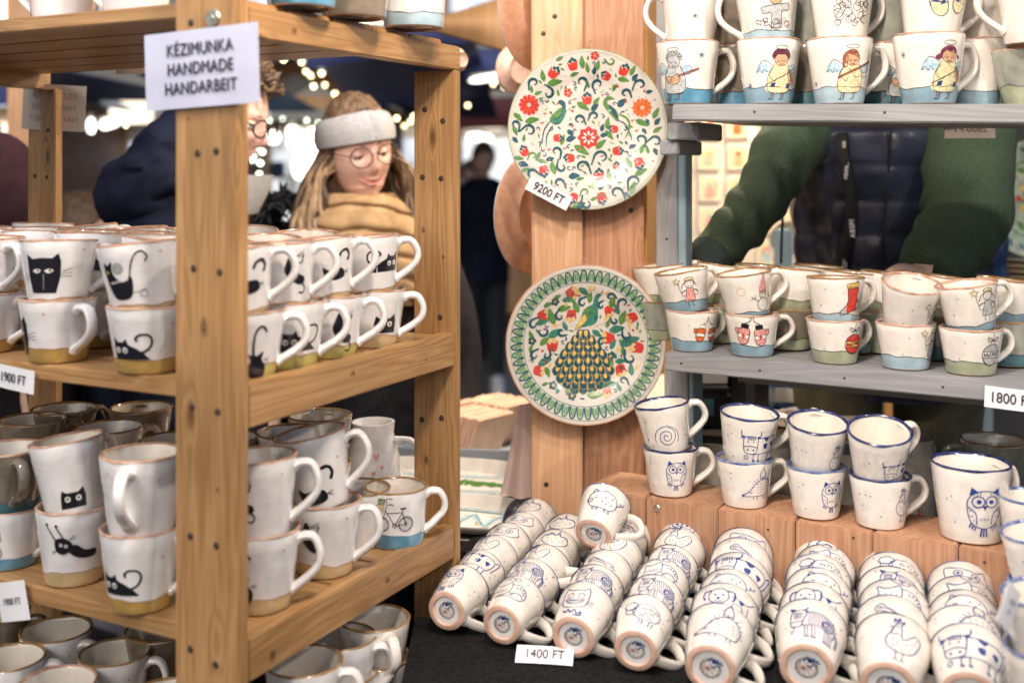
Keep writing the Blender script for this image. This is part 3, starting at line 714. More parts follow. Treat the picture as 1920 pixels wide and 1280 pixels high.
# ---------------- mugs ----------------
KIND = dict(  # rim radius, base radius, height, band height
    cat=(.050, .037, .082, .019), cattall=(.049, .037, .098, .019), catlow=(.047, .042, .082, .020),
    top=(.0505, .036, .100, .024), winter=(.0445, .033, .068, .020), blue=(.045, .034, .074, 0),
    bigblue=(.0535, .040, .105, 0), pile=(.0398, .0288, .071, 0), pilebig=(.0455, .0322, .081, 0), jar=(.046, .046, .11, .03), wide=(.052, .030, .085, .03))
CACHE = {}
def mug_body(kind, glaze, band, bandh, foot, seed=0):
    key = ('b', kind, glaze, band, bandh, foot, seed)
    if key in CACHE: return CACHE[key]
    rr, rb, h, bh = KIND[kind]; bh = bh if bandh is None else bandh; t = .0038
    rnd = random.Random(hash(key[1:3]) & 255 if False else seed*31+len(kind))
    W = lambda z: rb+(rr-rb)*((z/h)**.92)
    c = .0045
    rows = [(0, .0028, 4), (rb-.0095, .0028, 4), (rb-.0075, .0002, 2), (rb-.0025, .0, 2), (W(.002)-.0006, .0016, 0 if not band else 1)]
    if band:
        for k in range(1, 3): rows.append((W(bh*k/3), bh*k/3, 1))
        rows.append((W(bh), bh, 0)); ib = len(rows)-1
    else: ib = -1; rows.append((W(.012), .012, 0))
    zz = max(bh, .012)
    for k in range(1, 5): z = lerp(zz, h-.002, k/4); rows.append((W(z), z, 0))
    rows += [(rr-.0009, h-.0004, 3), (rr-t*.5, h+.0002, 3), (rr-t+.0006, h-.0006, 3), (rr-t-.0002, h-.0025, 3), (W(h*.5)-t, h*.5, 3), (W(.012)-t, .012, 3), (rb-.011, .0065, 3), (0, .006, 3)]
    pr = [(a, b) for a, b, _ in rows]; mi = [rows[i+1][2] if i > 4 else rows[i][2] for i in range(len(rows)-1)]
    mi = []
    for i in range(len(rows)-1):
        z = (rows[i][1]+rows[i+1][1])/2
        if i == 0: mi.append(4)
        elif i in (1, 2, 3): mi.append(2)
        elif rows[i+1][2] == 3 and i > 5: mi.append(3)
        elif band and i+1 <= ib: mi.append(1)
        else: mi.append(0)
    ph = [rnd.uniform(0, 6) for _ in range(4)]
    def wob(i, th):
        dz = 0
        if i == ib: dz = .0016*math.sin(2*th+ph[0])+.0009*math.sin(5*th+ph[1])+.0006*math.sin(9*th+ph[2])
        dr = .0004*math.sin(2*th+ph[3])+.0002*math.sin(5*th+ph[1])
        return dr+((rr-rb)/h*dz), dz
    bm = lathe(pr, 44, mi, wob)
    me = bm_mesh('mug_body', bm, [M[glaze], M[band or glaze], M[foot], M['glaze_in'], M['glaze_white']])
    CACHE[key] = me; return me
def mug_handle(kind, glaze):
    key = ('h', kind, glaze)
    if key in CACHE: return CACHE[key]
    rr, rb, h, _ = KIND[kind]; W = lambda z: rb+(rr-rb)*((z/h)**.92)
    z1, z2 = .84*h, .20*h; o = .026 if kind != 'bigblue' else .030
    pts = [(W(z1)-.003, 0, z1), (W(z1)+.007, 0, z1+.0035), (W(z1)+o*.72, 0, z1+.001), (W(z1)+o, 0, z1-.16*h), (W(z1)+o*.93, 0, z1-.33*h), (W(z1)+o*.55, 0, z2+.18*h), (W(z2)+.006, 0, z2+.05*h), (W(z2)-.002, 0, z2)]
    pts = spline(pts, False, 4); n = len(pts)
    rad = [(.0086-.0014*math.sin(PI*i/(n-1))+(.003*max(0, 1-i/3))+(.0022*max(0, 1-(n-1-i)/3)))*(1 if kind != 'winter' else .88) for i in range(n)]
    bm = bmesh.new(); tube(bm, pts, rad, 10, .72, up=None)
    me = bm_mesh('mug_handle', bm, M[glaze]); CACHE[key] = me; return me
def mug_rim(kind, rim):
    key = ('r', kind, rim)
    if key in CACHE: return CACHE[key]
    rr, rb, h, _ = KIND[kind]; t = .0038; k = 1.1 if 'blue' in rim or 'pale' in rim else .8
    pr = [(rr+.0003-.0014*(rr-rb)/h*k, h-.0018*k), (rr+.00025, h-.0008), (rr-.0008, h+.0002), (rr-t*.5, h+.0008), (rr-t+.0008, h+.0002), (rr-t, h-.0006), (rr-t-.0007, h-.0020*k)]
    def wob(i, th): return 0, (.0005*math.sin(7*th)+.0004*math.sin(3*th) if i in (0, 6) else 0)
    me = bm_mesh('mug_rim', lathe(pr, 44, None, wob), M[rim]); CACHE[key] = me; return me
def mug_paint(kind, draw, k=1.0, dv=0, band=None, bandh=None, bseed=0, dots_c=None):
    key = ('p', kind, draw, k, dv, dots_c)
    if key in CACHE: return CACHE[key]
    rr, rb, h, bh = KIND[kind]; W = lambda z: rb+(rr-rb)*((max(z, .001)/h)**.92)
    rm = W(h*.5)
    def mapper(x, y, off):
        z = h*.52+dv+y*.001; z = min(max(z, .003), h-.002)
        th = x*.001/rm; r = W(z)+off*.001+.0004
        return Vector((r*math.sin(th), -r*math.cos(th), z))
    k *= dict(blue=1.4, bigblue=1.38, pile=1.6, pilebig=1.6, winter=1.55, top=1.5, cat=1.42, cattall=1.38, catlow=1.35).get(kind, 1.2)
    d = Dr(); d.add(D[draw], 0, 0, k, wk=max(k*(.92 if 'pile' in kind or 'blue' in kind else .85), .9))
    if dots_c: d = extra_dots(d, dots_c, seed=hash(draw) % 97 if False else len(draw)*7)
    bm, mats = decal_bm(d, mapper)
    me = bm_mesh('painting', bm, mats, False); CACHE[key] = me; return me
def band_line(kind, bh, seed, col='k'):
    key = ('l', kind, bh, seed, col)
    if key in CACHE: return CACHE[key]
    rr, rb, h, b0 = KIND[kind]; b = b0 if bh is None else bh
    rnd = random.Random(seed*31+len(kind)); ph = [rnd.uniform(0, 6) for _ in range(4)]
    W = lambda z: rb+(rr-rb)*((z/h)**.92); bm = bmesh.new(); rows = []
    for s in range(88):
        th = 2*PI*s/88; z = b+.0016*math.sin(2*th+ph[0])+.0009*math.sin(5*th+ph[1])+.0006*math.sin(9*th+ph[2])+.0003
        dr = .0004*math.sin(2*th+ph[3])+.0002*math.sin(5*th+ph[1]); w_ = .0005*(.55+.6*abs(noise.noise(Vector((s*.25, seed, 0)))))
        r = W(z)+dr+.0006
        rows.append([bm.verts.new((r*math.sin(th), -r*math.cos(th), z+q*w_)) for q in (-1, 1)])
    for s in range(88): A, B = rows[s], rows[(s+1) % 88]; bm.faces.new((A[0], B[0], B[1], A[1]))
    me = bm_mesh('band_line', bm, PM[col]); CACHE[key] = me; return me
def stamp_mesh(kind):
    key = ('st', kind)
    if key in CACHE: return CACHE[key]
    k = KIND[kind][1]/.034*1.3
    bm, mats = decal_bm(STAMP, lambda x, y, off: Vector((x*.001*k, -y*.001*k, .0028-.0002-off*.0005)))
    me = bm_mesh('stamp', bm, mats, False); CACHE[key] = me; return me
MUGS = 0; SIZE = random.Random(77)
def mug(name, label, kind, pos, draw='none', glaze='glaze_white', band=None, bandh=None, rim='rim_terra', foot='clay_pink', az=0, hand=0, turn=0, tilt=None, lift=0,
        k=1.0, dv=0, line=None, seed=0, group=None, Mx=None, stamp=False, dots_c=None, cat='mug'):
    """az: turns the whole mug; hand: handle angle from +X; turn: painting angle from -Y (deg); tilt=(deg, azimuth_deg) leans the top towards azimuth"""
    global MUGS; MUGS += 1
    if Mx is None:
        T = Matrix.Translation(Vector(pos)+Vector((0, 0, lift)))
        if tilt:
            a = math.radians(tilt[1]); ax = Vector((-math.sin(a), math.cos(a), 0)); T = T @ Matrix.Rotation(math.radians(tilt[0]), 4, ax)
        Mx = T @ Matrix.Rotation(math.radians(az), 4, 'Z')
    sq = SIZE.uniform(.975, 1.02); Mx = Mx @ Matrix.Diagonal((sq, sq, sq*SIZE.uniform(.98, 1.015), 1))
    o = thing(name, label, cat, M=Mx, group=group)
    mesh_obj('mug_body', mug_body(kind, glaze, band, bandh, foot, seed), o)
    mesh_obj('handle', mug_handle(kind, glaze), o, Matrix.Rotation(math.radians(hand), 4, 'Z'))
    mesh_obj('rim', mug_rim(kind, rim), o)
    if draw: mesh_obj('painting', mug_paint(kind, draw, k, dv, dots_c=dots_c), o, Matrix.Rotation(math.radians(turn), 4, 'Z'))
    if band and line: mesh_obj('band_line', band_line(kind, bandh, seed, line), o)
    if stamp: mesh_obj('stamp', stamp_mesh(kind), o)
    return o
# ---------------- ground and stall structure ----------------
M['paving'] = noise_mat('dark_paving', (.06, .065, .085), (.10, .105, .13), 4, .55, .4)
M['grass_dark'] = noise_mat('paving_joint', (.02, .02, .025), (.03, .03, .035), 4, .9)
bm = bmesh.new(); bmesh.ops.create_grid(bm, x_segments=2, y_segments=2, size=150)
g = mesh_obj('ground', bm_mesh('ground', bm, M['grass_dark'], False), None, Matrix.Translation((0, 60, -.03))); struct(g)
slab = box_mesh('paving_slab', .43, .43, .05, M['paving'], .008)
for i in range(-7, 5):
    for j in range(18):
        mesh_obj('paving_slab', slab, g, Matrix.Translation((i*.44, 3.4+j*.44-60, .0055-.003*random.random())))
floorb = box_mesh('duckboard', 2.3, .14, .03, M['pine_red'])
fl = thing('stall_floor', 'low wooden duckboard floor inside the pottery stall behind the counter', 'floor', (1.4, 2.9, 0)); 
del fl['label']; del fl['category']; fl['kind'] = 'structure'
for j in range(9): mesh_obj('plank', floorb, fl, Matrix.Translation((0, -.6+j*.15, .335)))
for x in (-1.0, 1.0): board('joist', fl, x-.04, x+.04, -.68, .68, 0, .319, M['pine_red'])

# ---- wooden shelf unit with the cat mugs (frame: x right along its front, y into its depth, z from eye height)
CX, CY, CA = -.3070, 1.25, math.radians(-27.42)
FM = Matrix.Translation((CX, CY, CZ)) @ Matrix.Rotation(CA, 4, 'Z')
def FW(x, y, z): return FM @ Vector((x, y, z))
unit = thing('wooden_shelf_unit', 'honey coloured pine shelving stand holding the black cat mugs, its corner post nearest the camera', 'shelf', M=FM @ Matrix.Translation((0, 0, -CZ)))
UZ = Matrix.Translation((0, 0, CZ))
def ub(name, *a, mat='pine'): return board(name, unit, *a, M[mat], UZ)
DP = .498; XL = -.934
posts = [ub('post', -.095, 0, 0, .018, -CZ+.001, .52), ub('post', XL, XL+.086, 0, .018, -CZ+.001, .52), ub('post', -.073, 0, DP-.018, DP, -CZ+.001, .1515), ub('post', XL, XL+.073, DP-.018, DP, -CZ+.001, .1515)]
LEV = [(.152, .188, .180, .198), (-.293, -.243, -.268, -.2475), (-.582, -.532, -.556, -.5345), (-.80, -.753, -.775, -.755)]
for li, (r0, r1, p0, p1) in enumerate(LEV):
    y1 = DP if li == 0 else DP-.0185
    if li == 3: y1 = .33
    ub('side_rail', -.021, -.0008, .0185, y1, r0, r1); ub('side_rail', XL+.0215, XL+.042, .0185, y1, r0, r1)
    n = 5 if li < 3 else 3; wd = (DP-.0185-.019)/5
    for k in range(n): ub('plank', XL+.0425, -.0215, .019+k*wd+.002, .019+(k+1)*wd-.0025, p0, p1)
    ub('batten', -.045, -.0215, .03, y1-.03, p0-.022, p0-.0005)
hole = lathe([(0, .0006), (.0032, .0006), (.0042, .0002), (.0046, -.0006)], 14); hole_me = bm_mesh('screw', hole, M['hole'])
SR = Matrix.Rotation(PI/2, 4, 'X')
for x, z in ((-.070, .170), (-.066, -.112), (-.027, -.115), (-.068, -.271), (-.03, -.273), (-.071, -.42), (-.032, -.425), (-.06, .02), (-.032, .022), (-.071, -.55), (-.033, -.56)):
    mesh_obj('screw', hole_me, unit, UZ @ Matrix.Translation((x, -.0004, z)) @ SR)
for xp in (-.084, XL-.008):
    for x, z in ((.027, -.01), (.060, -.012), (.031, .093), (.063, .075), (.029, -.205), (.058, -.222), (.026, -.38), (.061, -.374)):
        mesh_obj('screw', hole_me, unit, UZ @ Matrix.Translation((xp+x, DP-.0185, z)) @ SR)
M['knot'] = noise_mat('wood_knot', (.10, .045, .02), (.22, .11, .045), 240, .55, stretch=(1, 1, 1))
M['knot_ring'] = noise_mat('wood_knot_ring', (.24, .125, .05), (.33, .19, .08), 160, .55)
def knot(parent, Mx, rx, ry):
    bm = lathe([(0, .0004), (.55, .0004), (.62, .00035), (1.0, .0001)], 22, [0, 0, 1], lambda i, t: (.10*i*math.sin(3*t+rx*900)*.3, 0))
    for v in bm.verts: v.co.x *= rx; v.co.y *= ry
    return mesh_obj('knot', bm_mesh('knot', bm, [M['knot'], M['knot_ring']]), parent, Mx)
for x, z, rx, ry in ((-.050, -.178, .0065, .0125), (-.03, -.36, .0025, .004), (-.074, .06, .002, .003), (-.02, .34, .005, .009), (-.06, -.66, .006, .010)):
    knot(unit, UZ @ Matrix.Translation((x, -.0002, z)) @ SR, rx, ry)
SX = Matrix.Rotation(PI/2, 4, 'Z') @ SR
for y, z, rx, ry in ((.22, -.262, .006, .004), (.30, -.556, .006, .005), (.06, -.565, .009, .008), (.10, .168, .007, .006), (.40, -.272, .003, .003)):
    knot(unit, UZ @ Matrix.Translation((-.0007, y, z)) @ SX, rx, ry)
for x, z, rx, ry in ((-.055, -.09, .004, .006), (-.02, -.13, .003, .004), (-.05, -.44, .006, .009), (XL+.05, .06, .004, .006)):
    knot(unit, UZ @ Matrix.Translation((x, DP-.0182, z)) @ SR, rx, ry)
bm = lathe([(0, .003), (.003, .003), (.0035, .0018), (.0095, .0018), (.0105, .0006), (.0107, 0)], 24)
mesh_obj('washer', bm_mesh('washer', bm, M['steel']), unit, UZ @ Matrix.Translation((-.037, -.0005, .173)) @ SR)

def card(name, w_, h_, mat, parent=None, Mx=None, bend=0, t=.0006):
    bm = bmesh.new(); nx = 12; top = []; bot = []
    for i in range(nx+1):
        x = -w_/2+w_*i/nx; d = bend*((2*i/nx-1)**2)
        top.append((bm.verts.new((x, -d, h_/2)), bm.verts.new((x, -d, -h_/2)))); bot.append((bm.verts.new((x, t-d, h_/2)), bm.verts.new((x, t-d, -h_/2))))
    for i in range(nx):
        bm.faces.new((top[i][1], top[i+1][1], top[i+1][0], top[i][0])); bm.faces.new((bot[i][0], bot[i+1][0], bot[i+1][1], bot[i][1]))
        bm.faces.new((top[i][0], top[i+1][0], bot[i+1][0], bot[i][0])); bm.faces.new((top[i+1][1], top[i][1], bot[i][1], bot[i+1][1]))
    bm.faces.new((top[0][0], bot[0][0], bot[0][1], top[0][1])); bm.faces.new((top[nx][0], top[nx][1], bot[nx][1], bot[nx][0]))
    return mesh_obj(name, bm_mesh(name, bm, mat, False), parent, Mx)
RX = Matrix.Rotation(PI/2, 4, 'X')     # text plane XY -> XZ facing -Y
def tagcard(name, label, cat, Mx, w_, h_, lines, size, bold=.012, mat='paper', ink='ink', mirror=False, group=None, dy=-.0012, leading=1.45, space=1.0):
    if mirror: dy = -.0007
    o = thing(name, label, cat, M=Mx, group=group)
    card('sheet', w_, h_, M[mat], o, bend=-.0008 if w_ < .09 else 0)
    for i, s in enumerate(lines):
        me = text_mesh(s, size, M[ink], bold, space)
        mm = Matrix.Translation((0, dy, ((len(lines)-1)/2-i)*size*leading)) @ Matrix.Scale(.86, 4, (1, 0, 0)) @ RX
        if mirror: mm = Matrix.Translation((0, dy, ((len(lines)-1)/2-i)*size*leading)) @ Matrix.Scale(-1, 4, (1, 0, 0)) @ RX
        mesh_obj('lettering', me, o, mm)
    return o
s = tagcard('paper_sign', 'laminated white sign reading KÉZIMUNKA HANDMADE HANDARBEIT on the nearest shelf post', 'sign', FM @ Matrix.Translation((-.052, -.0045, .117)) @ Matrix.Rotation(math.radians(-2), 4, 'Y'), .170, .089, ['KÉZIMUNKA', 'HANDMADE', 'HANDARBEIT'], 0.0198, .018, 'laminate', leading=1.12, space=1.06)
tagcard('paper_sign', 'white sheet hung behind the left rear shelf post, its lettering showing through mirrored', 'sign', Matrix.Translation(P(101, 202, 2.09)) @ Matrix.Rotation(math.radians(3), 4, 'Y'), .118, .086, ['KÉZIMUNKA', 'HANDMADE', 'HANDARBEIT'], .015, .01, ink='ink_pale', mat='paper_thin', mirror=True)
tagcard('price_tag', 'price tag with mirrored 2800 FT hanging under the back edge of the pine top shelf', 'price tag', Matrix.Translation(P(248, 120, 1.98)) @ Matrix.Rotation(math.radians(-1), 4, 'Y'), .060, .036, ['2800 FT'], .015, .01, ink='ink_pale', mat='paper_thin', mirror=True)
tagcard('price_tag', 'price tag ending in FT on the middle pine shelf at the left edge', 'price tag', Matrix.Translation(FW(-.385, .012, -.268)) @ Matrix.Rotation(CA, 4, 'Z') @ Matrix.Rotation(math.radians(4), 4, 'Y'), .075, .030, ['1900 FT'], .017, .01)
tagcard('price_tag', 'price tag clipped to the lower pine shelf at the left edge of the picture', 'price tag', Matrix.Translation(FW(-.386, .011, -.555)) @ Matrix.Rotation(CA, 4, 'Z') @ Matrix.Rotation(math.radians(-14), 4, 'Y'), .055, .05, ['1900 FT'], .012, .01)

# ---- table with black cloth
TZ = CZ-.646
POLY = [(-.15, .95), (-.145, 1.60), (-.06, 1.66), (-.055, 1.93), (-.62, 1.96), (-.62, 2.70), (.34, 2.70), (.34, 2.12), (1.5, 1.60), (1.5, .95)]
def inpoly(x, y):
    c = False; n = len(POLY)
    for i in range(n):
        (x1, y1), (x2, y2) = POLY[i], POLY[i-1]
        if (y1 > y) != (y2 > y) and x < (x2-x1)*(y-y1)/(y2-y1)+x1: c = not c
    return c
tbl = thing('market_table', 'market table fully draped in black cloth under the rows of blue and white mugs', 'table', (.4, 1.5, 0))
TM = Matrix.Translation((-.4, -1.5, 0))
st = .02; bm = bmesh.new(); V = {}
def cloth_h(x, y):
    s_ = .10*min(1, max(0, (x-.02)/.16)); return s_*min(.26, max(0, y-(1.50-.42*x)-.02))
def tv(i, j):
    if (i, j) not in V:
        x, y = -.64+i*st, .94+j*st
        z = TZ+cloth_h(x, y)-.0015+.0012*noise.noise(Vector((x*9, y*6, 0)))+.0008*noise.noise(Vector((x*31, y*14, 3)))
        z += .003*max(0, min(1, (1.42-.42*x-y)/.08))*noise.noise(Vector((x*5+y*9, y*4, 7)))
        V[i, j] = bm.verts.new((x, y, z))
    return V[i, j]
for i in range(110):
    for j in range(92):
        if inpoly(-.64+(i+.5)*st, .94+(j+.5)*st): bm.faces.new((tv(i, j), tv(i+1, j), tv(i+1, j+1), tv(i, j+1)))
be = [e for e in bm.edges if len(e.link_faces) == 1]
r = bmesh.ops.extrude_edge_only(bm, edges=be)
nv = [e for e in r['geom'] if isinstance(e, bmesh.types.BMVert)]
for v in nv: v.co.z = TZ-.02
r = bmesh.ops.extrude_edge_only(bm, edges=[e for e in r['geom'] if isinstance(e, bmesh.types.BMEdge) and len(e.link_faces) == 1])
for v in r['geom']:
    if isinstance(v, bmesh.types.BMVert):
        v.co.z = .12; q = noise.noise(Vector((v.co.x*11, v.co.y*11, 5)))*.025; v.co.x += q; v.co.y += q*.6
mesh_obj('tablecloth', bm_mesh('tablecloth', bm, M['cloth_black']), tbl, TM)
for x, y in ((0, 1.05), (1.4, 1.05), (0.1, 1.9), (-.5, 2.6), (1.2, 1.6), (.2, 2.6)): board('leg', tbl, x-.02, x+.02, y-.02, y+.02, .001, TZ-.02, M['pine'], TM)
# folds of cloth lying beside the first row of mugs
def fold(name, label, pts, rad, mat, flat=.4):
    bm = bmesh.new(); tube(bm, spline(pts, False, 6), rad, 12, flat, up=Vector((0, 0, 1)))
    for v in bm.verts: v.co += Vector((1, .4, .3))*.004*noise.noise(v.co*30)
    o = mesh_obj(name, bm_mesh(name, bm, mat)); return tag(o, label, 'cloth')
fold('cloth_fold', 'black cloth fold bunched behind the first row of mugs', [P(868, 1042, 1.76), P(882, 1024, 1.84), P(905, 1012, 1.90)], .016, M['cloth_black'])
fold('black_bag', 'black cloth bag slumped at the foot of the plate post beside the platters', [P(950, 985, 1.985), P(972, 955, 2.02), P(988, 925, 2.06), P(1000, 895, 2.08)], [.006, .010, .014, .017, .020, .021, .021, .020, .019, .018, .017, .016, .014, .012, .010, .009, .008, .006, .004], noise_mat('dark_nylon', (.02, .02, .028), (.05, .05, .07), 30, .4, .5), .8)

# ---- price tag lying on cloth
tagcard('price_tag', 'white price tag reading 1400 FT lying on the black cloth before the mug rows', 'price tag', Matrix.Translation(P(1021, 1238, .646*F/918)+Vector((0, 0, .008))) @ Matrix.Rotation(math.radians(-8), 4, 'Z') @ Matrix.Rotation(math.radians(-58), 4, 'X'), .076, .026, ['1400 FT'], .0185, .004)

# ---- centre post with hanging plates
post = thing('plate_post', 'thick timber post of two planks carrying the two painted plates', 'post', (.13, 2.0, 0))
PMx = Matrix.Translation((-.13, -2.0, 0))
board('post_plank', post, .0350, .1238, 1.955, 2.06, TZ-.94, CZ+.75, M['pine_post'], PMx, .004)
board('post_plank', post, .1252, .2330, 1.968, 2.06, TZ+.02, CZ+.75, M['pine_red'], PMx, .004)
for x, z in ((.19, -.03), (.055, .24), (.205, .10), (.21, -.07), (.06, -.55), (.17, .02), (.075, .27)): mesh_obj('knot_hole', hole_me, post, Matrix.Translation((x-.13, -.0454 if x < .124 else -.0324, CZ+z)) @ SR)
board('orange_lath', post, .2345, .2460, 2.03, 2.055, TZ, CZ+.75, noise_mat('orange_lath_paint', (.62, .28, .05), (.72, .36, .09), 10, .5), PMx)

def plate_prof(r, depth=.017):
    return [(0, 0), (r*.52, .0), (r*.60, .0010), (r*.66, .005), (r*.74, .0095), (r*.92, .0145), (r*.985, .0168), (r, .0165), (r*1.003, .0145), (r*.985, .0120), (r*.74, .0045), (r*.62, -.004), (r*.60, -.0075), (r*.57, -.0075), (r*.56, -.0045), (0, -.0042)]
def plate_h(r, R):
    pr = plate_prof(R)[:8]
    for (a, za), (b, zb) in zip(pr, pr[1:]):
        if r <= b: return lerp(za, zb, (r-a)/(b-a) if b > a else 0)
    return pr[-1][1]
def plate(name, label, Mx, R, glaze, back, edge, dr=None, cat='plate', group=None, seg=96):
    o = thing(name, label, cat, M=Mx, group=group)
    pr = plate_prof(R); mi = [0]*6+[2, 2]+[1]*7
    bm = lathe(pr, seg, mi)
    mesh_obj('dish', bm_mesh('dish', bm, [M[glaze], M[back], M[edge]]), o)
    if dr:
        def mapper(x, y, off):
            x *= .001; y *= .001; r = math.hypot(x, y); return Vector((x, y, plate_h(r, R)+off*.001+.0002))
        mapper.both = True
        bm, mats = decal_bm(dr, mapper, 6.0); mesh_obj('painting', bm_mesh('painting', bm, mats, False), o)
    return o
# -- motifs for plates
def leaf(d, x, y, ang, L=12, c='g', w_=3.2):
    a = math.radians(ang); ca, sa = math.cos(a), math.sin(a)
    pts = [(-L/2, 0), (-L*.15, w_*.6), (L*.2, w_*.45), (L/2, .4), (L*.15, -w_*.35), (-L*.2, -w_*.5)]
    d.f(c, [(x+p*ca-q*sa, y+p*sa+q*ca) for p, q in pts], res=3); return d
def scroll(d, x, y, ang, r=5.5, flip=False, c='t', w_=2.7):
    a0 = math.radians(ang); pts = []
    for k in range(11):
        t = k/10; a = a0+t*4.4*(-1 if flip else 1); rr = r*(.95-.62*t); pts.append((x+rr*math.cos(a), y+rr*math.sin(a)))
    pts.insert(0, (x+r*1.5*math.cos(a0-(.6 if not flip else -.6)), y+r*1.5*math.sin(a0-(.6 if not flip else -.6))))
    d.s(c, w_, pts, taper=True, res=2); d.e(c, *pts[-1], w_*.42, n=8); return d
def tulip(d, x, y, ang, s=1.0, c='r', c2='t'):
    e = Dr(); e.f(c, [(-6, -1), (-5, -6), (0, -7.5), (5, -6), (6.5, 0), (7, 5), (3, 2), (0, 4), (-3, 1), (-6.5, 5)], res=3)
    for k, (a, b) in enumerate(((-2.5, 5), (1, 7.5), (4, 5))): e.e(c2, a, b, 2.3, n=8)
    d.add(e, x, y, s, math.radians(ang), wk=s); return d
def daisy(d, x, y, r, n=12, c='r', cc='w', dot='n'):
    for k in range(n):
        a = 2*PI*k/n; w_ = r*PI/n*.86
        d.f(c, [(x+q*math.cos(a)-p*math.sin(a), y+q*math.sin(a)+p*math.cos(a)) for q, p in ((r*.12, 0), (r*.55, w_*.62), (r*.9, w_*.85), (r, 0), (r*.9, -w_*.85), (r*.55, -w_*.62))], res=2)
    d.e(cc, x, y, r*.15, n=8); d.e(dot, x, y, r*.08, n=6); return d
def serr(d, x, y, r, c='r'):
    pts = []
    for k in range(16): a = 2*PI*k/16; q = r*(1 if k % 2 == 0 else .80); pts.append((x+q*math.cos(a), y+q*math.sin(a)))
    d.f(c, pts, res=2)
    for k in range(8): a = 2*PI*k/8; d.add(leaf(Dr(), 0, 0, 0, r*.42, 'w', r*.16), x+r*.42*math.cos(a), y+r*.42*math.sin(a), 1, a)
    d.e('r', x, y, r*.16); d.e('n', x, y, r*.08, n=6); return d
p1 = Dr(); k1 = 138.5/530.; MS = 1.2
def Z1(zx, zy): return ((zx-648)*k1, (652-zy)*k1)
p1.o('g', .45, 0, 0, 134, n=90); p1.o('e', .35, 0, 0, 131.5, n=90)
rn = random.Random(11)
for zx, zy, an, L in ((350, 300, 100, 70), (430, 345, 10, 90), (610, 210, 95, 75), (645, 245, 100, 60), (715, 230, 80, 60), (560, 290, 20, 55), (945, 265, 60, 65), (885, 325, -15, 70), (460, 190, 25, 50), (185, 575, -45, 70), (280, 595, 10, 85), (165, 665, -70, 60), (620, 500, -35, 85), (710, 465, 50, 60), (785, 610, 80, 70), (795, 690, -50, 70), (485, 720, 70, 65), (610, 790, -35, 100), (740, 750, 40, 80), (420, 900, 100, 90), (345, 865, -20, 60), (235, 920, 15, 55), (795, 955, 95, 80), (700, 1020, 10, 90), (1010, 610, -30, 80), (1100, 545, 60, 70), (1110, 655, 30, 60), (1045, 785, 100, 50), (1000, 935, 25, 80), (945, 1040, 70, 80), (925, 870, 110, 70), (870, 945, 60, 45), (600, 980, 10, 50), (650, 880, 110, 45), (455, 410, 100, 40), (1010, 780, 70, 60), (190, 845, -10, 60), (570, 1150, 40, 60), (655, 355, 100, 45), (690, 1110, 20, 50), (320, 415, 20, 50), (225, 710, 80, 45), (505, 375, 80, 30), (830, 375, 60, 50), (320, 830, 60, 60), (620, 600, 20, 30), (275, 390, 95, 45)):
    leaf(p1, *Z1(zx, zy), an, L*k1*1.18, 'g', L*k1*.46)
for zx, zy, an, r, fl in ((290, 350, 200, 9, 1), (385, 415, 80, 10, 1), (608, 340, 320, 10, 0), (720, 355, 220, 10, 1), (995, 360, 180, 10, 1), (900, 415, 0, 8, 0), (165, 625, 330, 8, 0), (262, 665, 150, 11, 1), (592, 590, 0, 9, 0), (695, 565, 180, 8, 1), (440, 800, 330, 9, 0), (480, 900, 150, 9, 0), (745, 840, 180, 13, 1), (612, 905, 0, 12, 0), (1000, 720, 330, 9, 0), (1098, 735, 150, 10, 1), (958, 1000, 200, 12, 1), (835, 1075, 0, 11, 0), (455, 1010, 0, 9, 0), (275, 950, 30, 9, 0), (640, 1140, 150, 10, 0)):
    scroll(p1, *Z1(zx, zy), an, r*1.12, bool(fl), 't', 4.0)
scroll(p1, *Z1(800, 200), 200, 8, False, 'g', 3.0); scroll(p1, *Z1(630, 1070), 180, 8, True, 'g', 3.0); scroll(p1, *Z1(285, 830), 180, 8, True, 'g', 3.0)
for zx, zy, an, L in ((692, 265, 80, 45), (960, 310, 50, 50), (535, 675, -50, 50), (540, 715, 15, 60), (750, 640, 70, 45), (760, 690, 10, 45), (1025, 665, -60, 40), (1045, 605, -70, 40), (1110, 600, 50, 50), (220, 885, -15, 60), (165, 725, -50, 45), (905, 920, 110, 35), (740, 1030, 40, 50), (905, 1085, -30, 45), (600, 1155, 30, 60), (700, 505, 40, 55), (560, 962, 5, 65), (880, 475, 40, 65), (1055, 405, 10, 40), (1095, 800, -70, 45), (400, 850, 10, 50), (540, 620, 0, 30), (950, 765, 20, 45), (835, 970, 80, 35)):
    leaf(p1, *Z1(zx, zy), an, L*k1*1.2, 't', L*k1*.62)
for zx, zy, an, s in ((545, 228, 15, 1), (420, 280, -35, 1.05), (885, 262, -20, 1), (770, 300, 60, .85), (645, 450, 5, 1), (825, 650, 90, .8), (452, 708, -90, .8), (530, 842, 90, .9), (850, 793, -80, .9), (225, 798, 30, .9), (358, 925, 190, 1), (843, 898, 10, .75), (725, 957, 5, 1.05), (990, 875, 200, 1), (740, 1105, -165, 1), (552, 1105, 160, .9)):
    tulip(p1, *Z1(zx, zy), an, s*1.32)
daisy(p1, *Z1(258, 493), 18); daisy(p1, *Z1(1010, 508), 16.5, c='o'); serr(p1, *Z1(657, 706), 20)
daisy(p1, *Z1(692, 168), 7.5, 5); daisy(p1, *Z1(520, 410), 7.5, 5)
for zx, zy in ((548, 530), (548, 630), (500, 1015), (848, 367), (903, 465), (1022, 400)): p1.e('r', *Z1(zx, zy), 2.4, n=8)
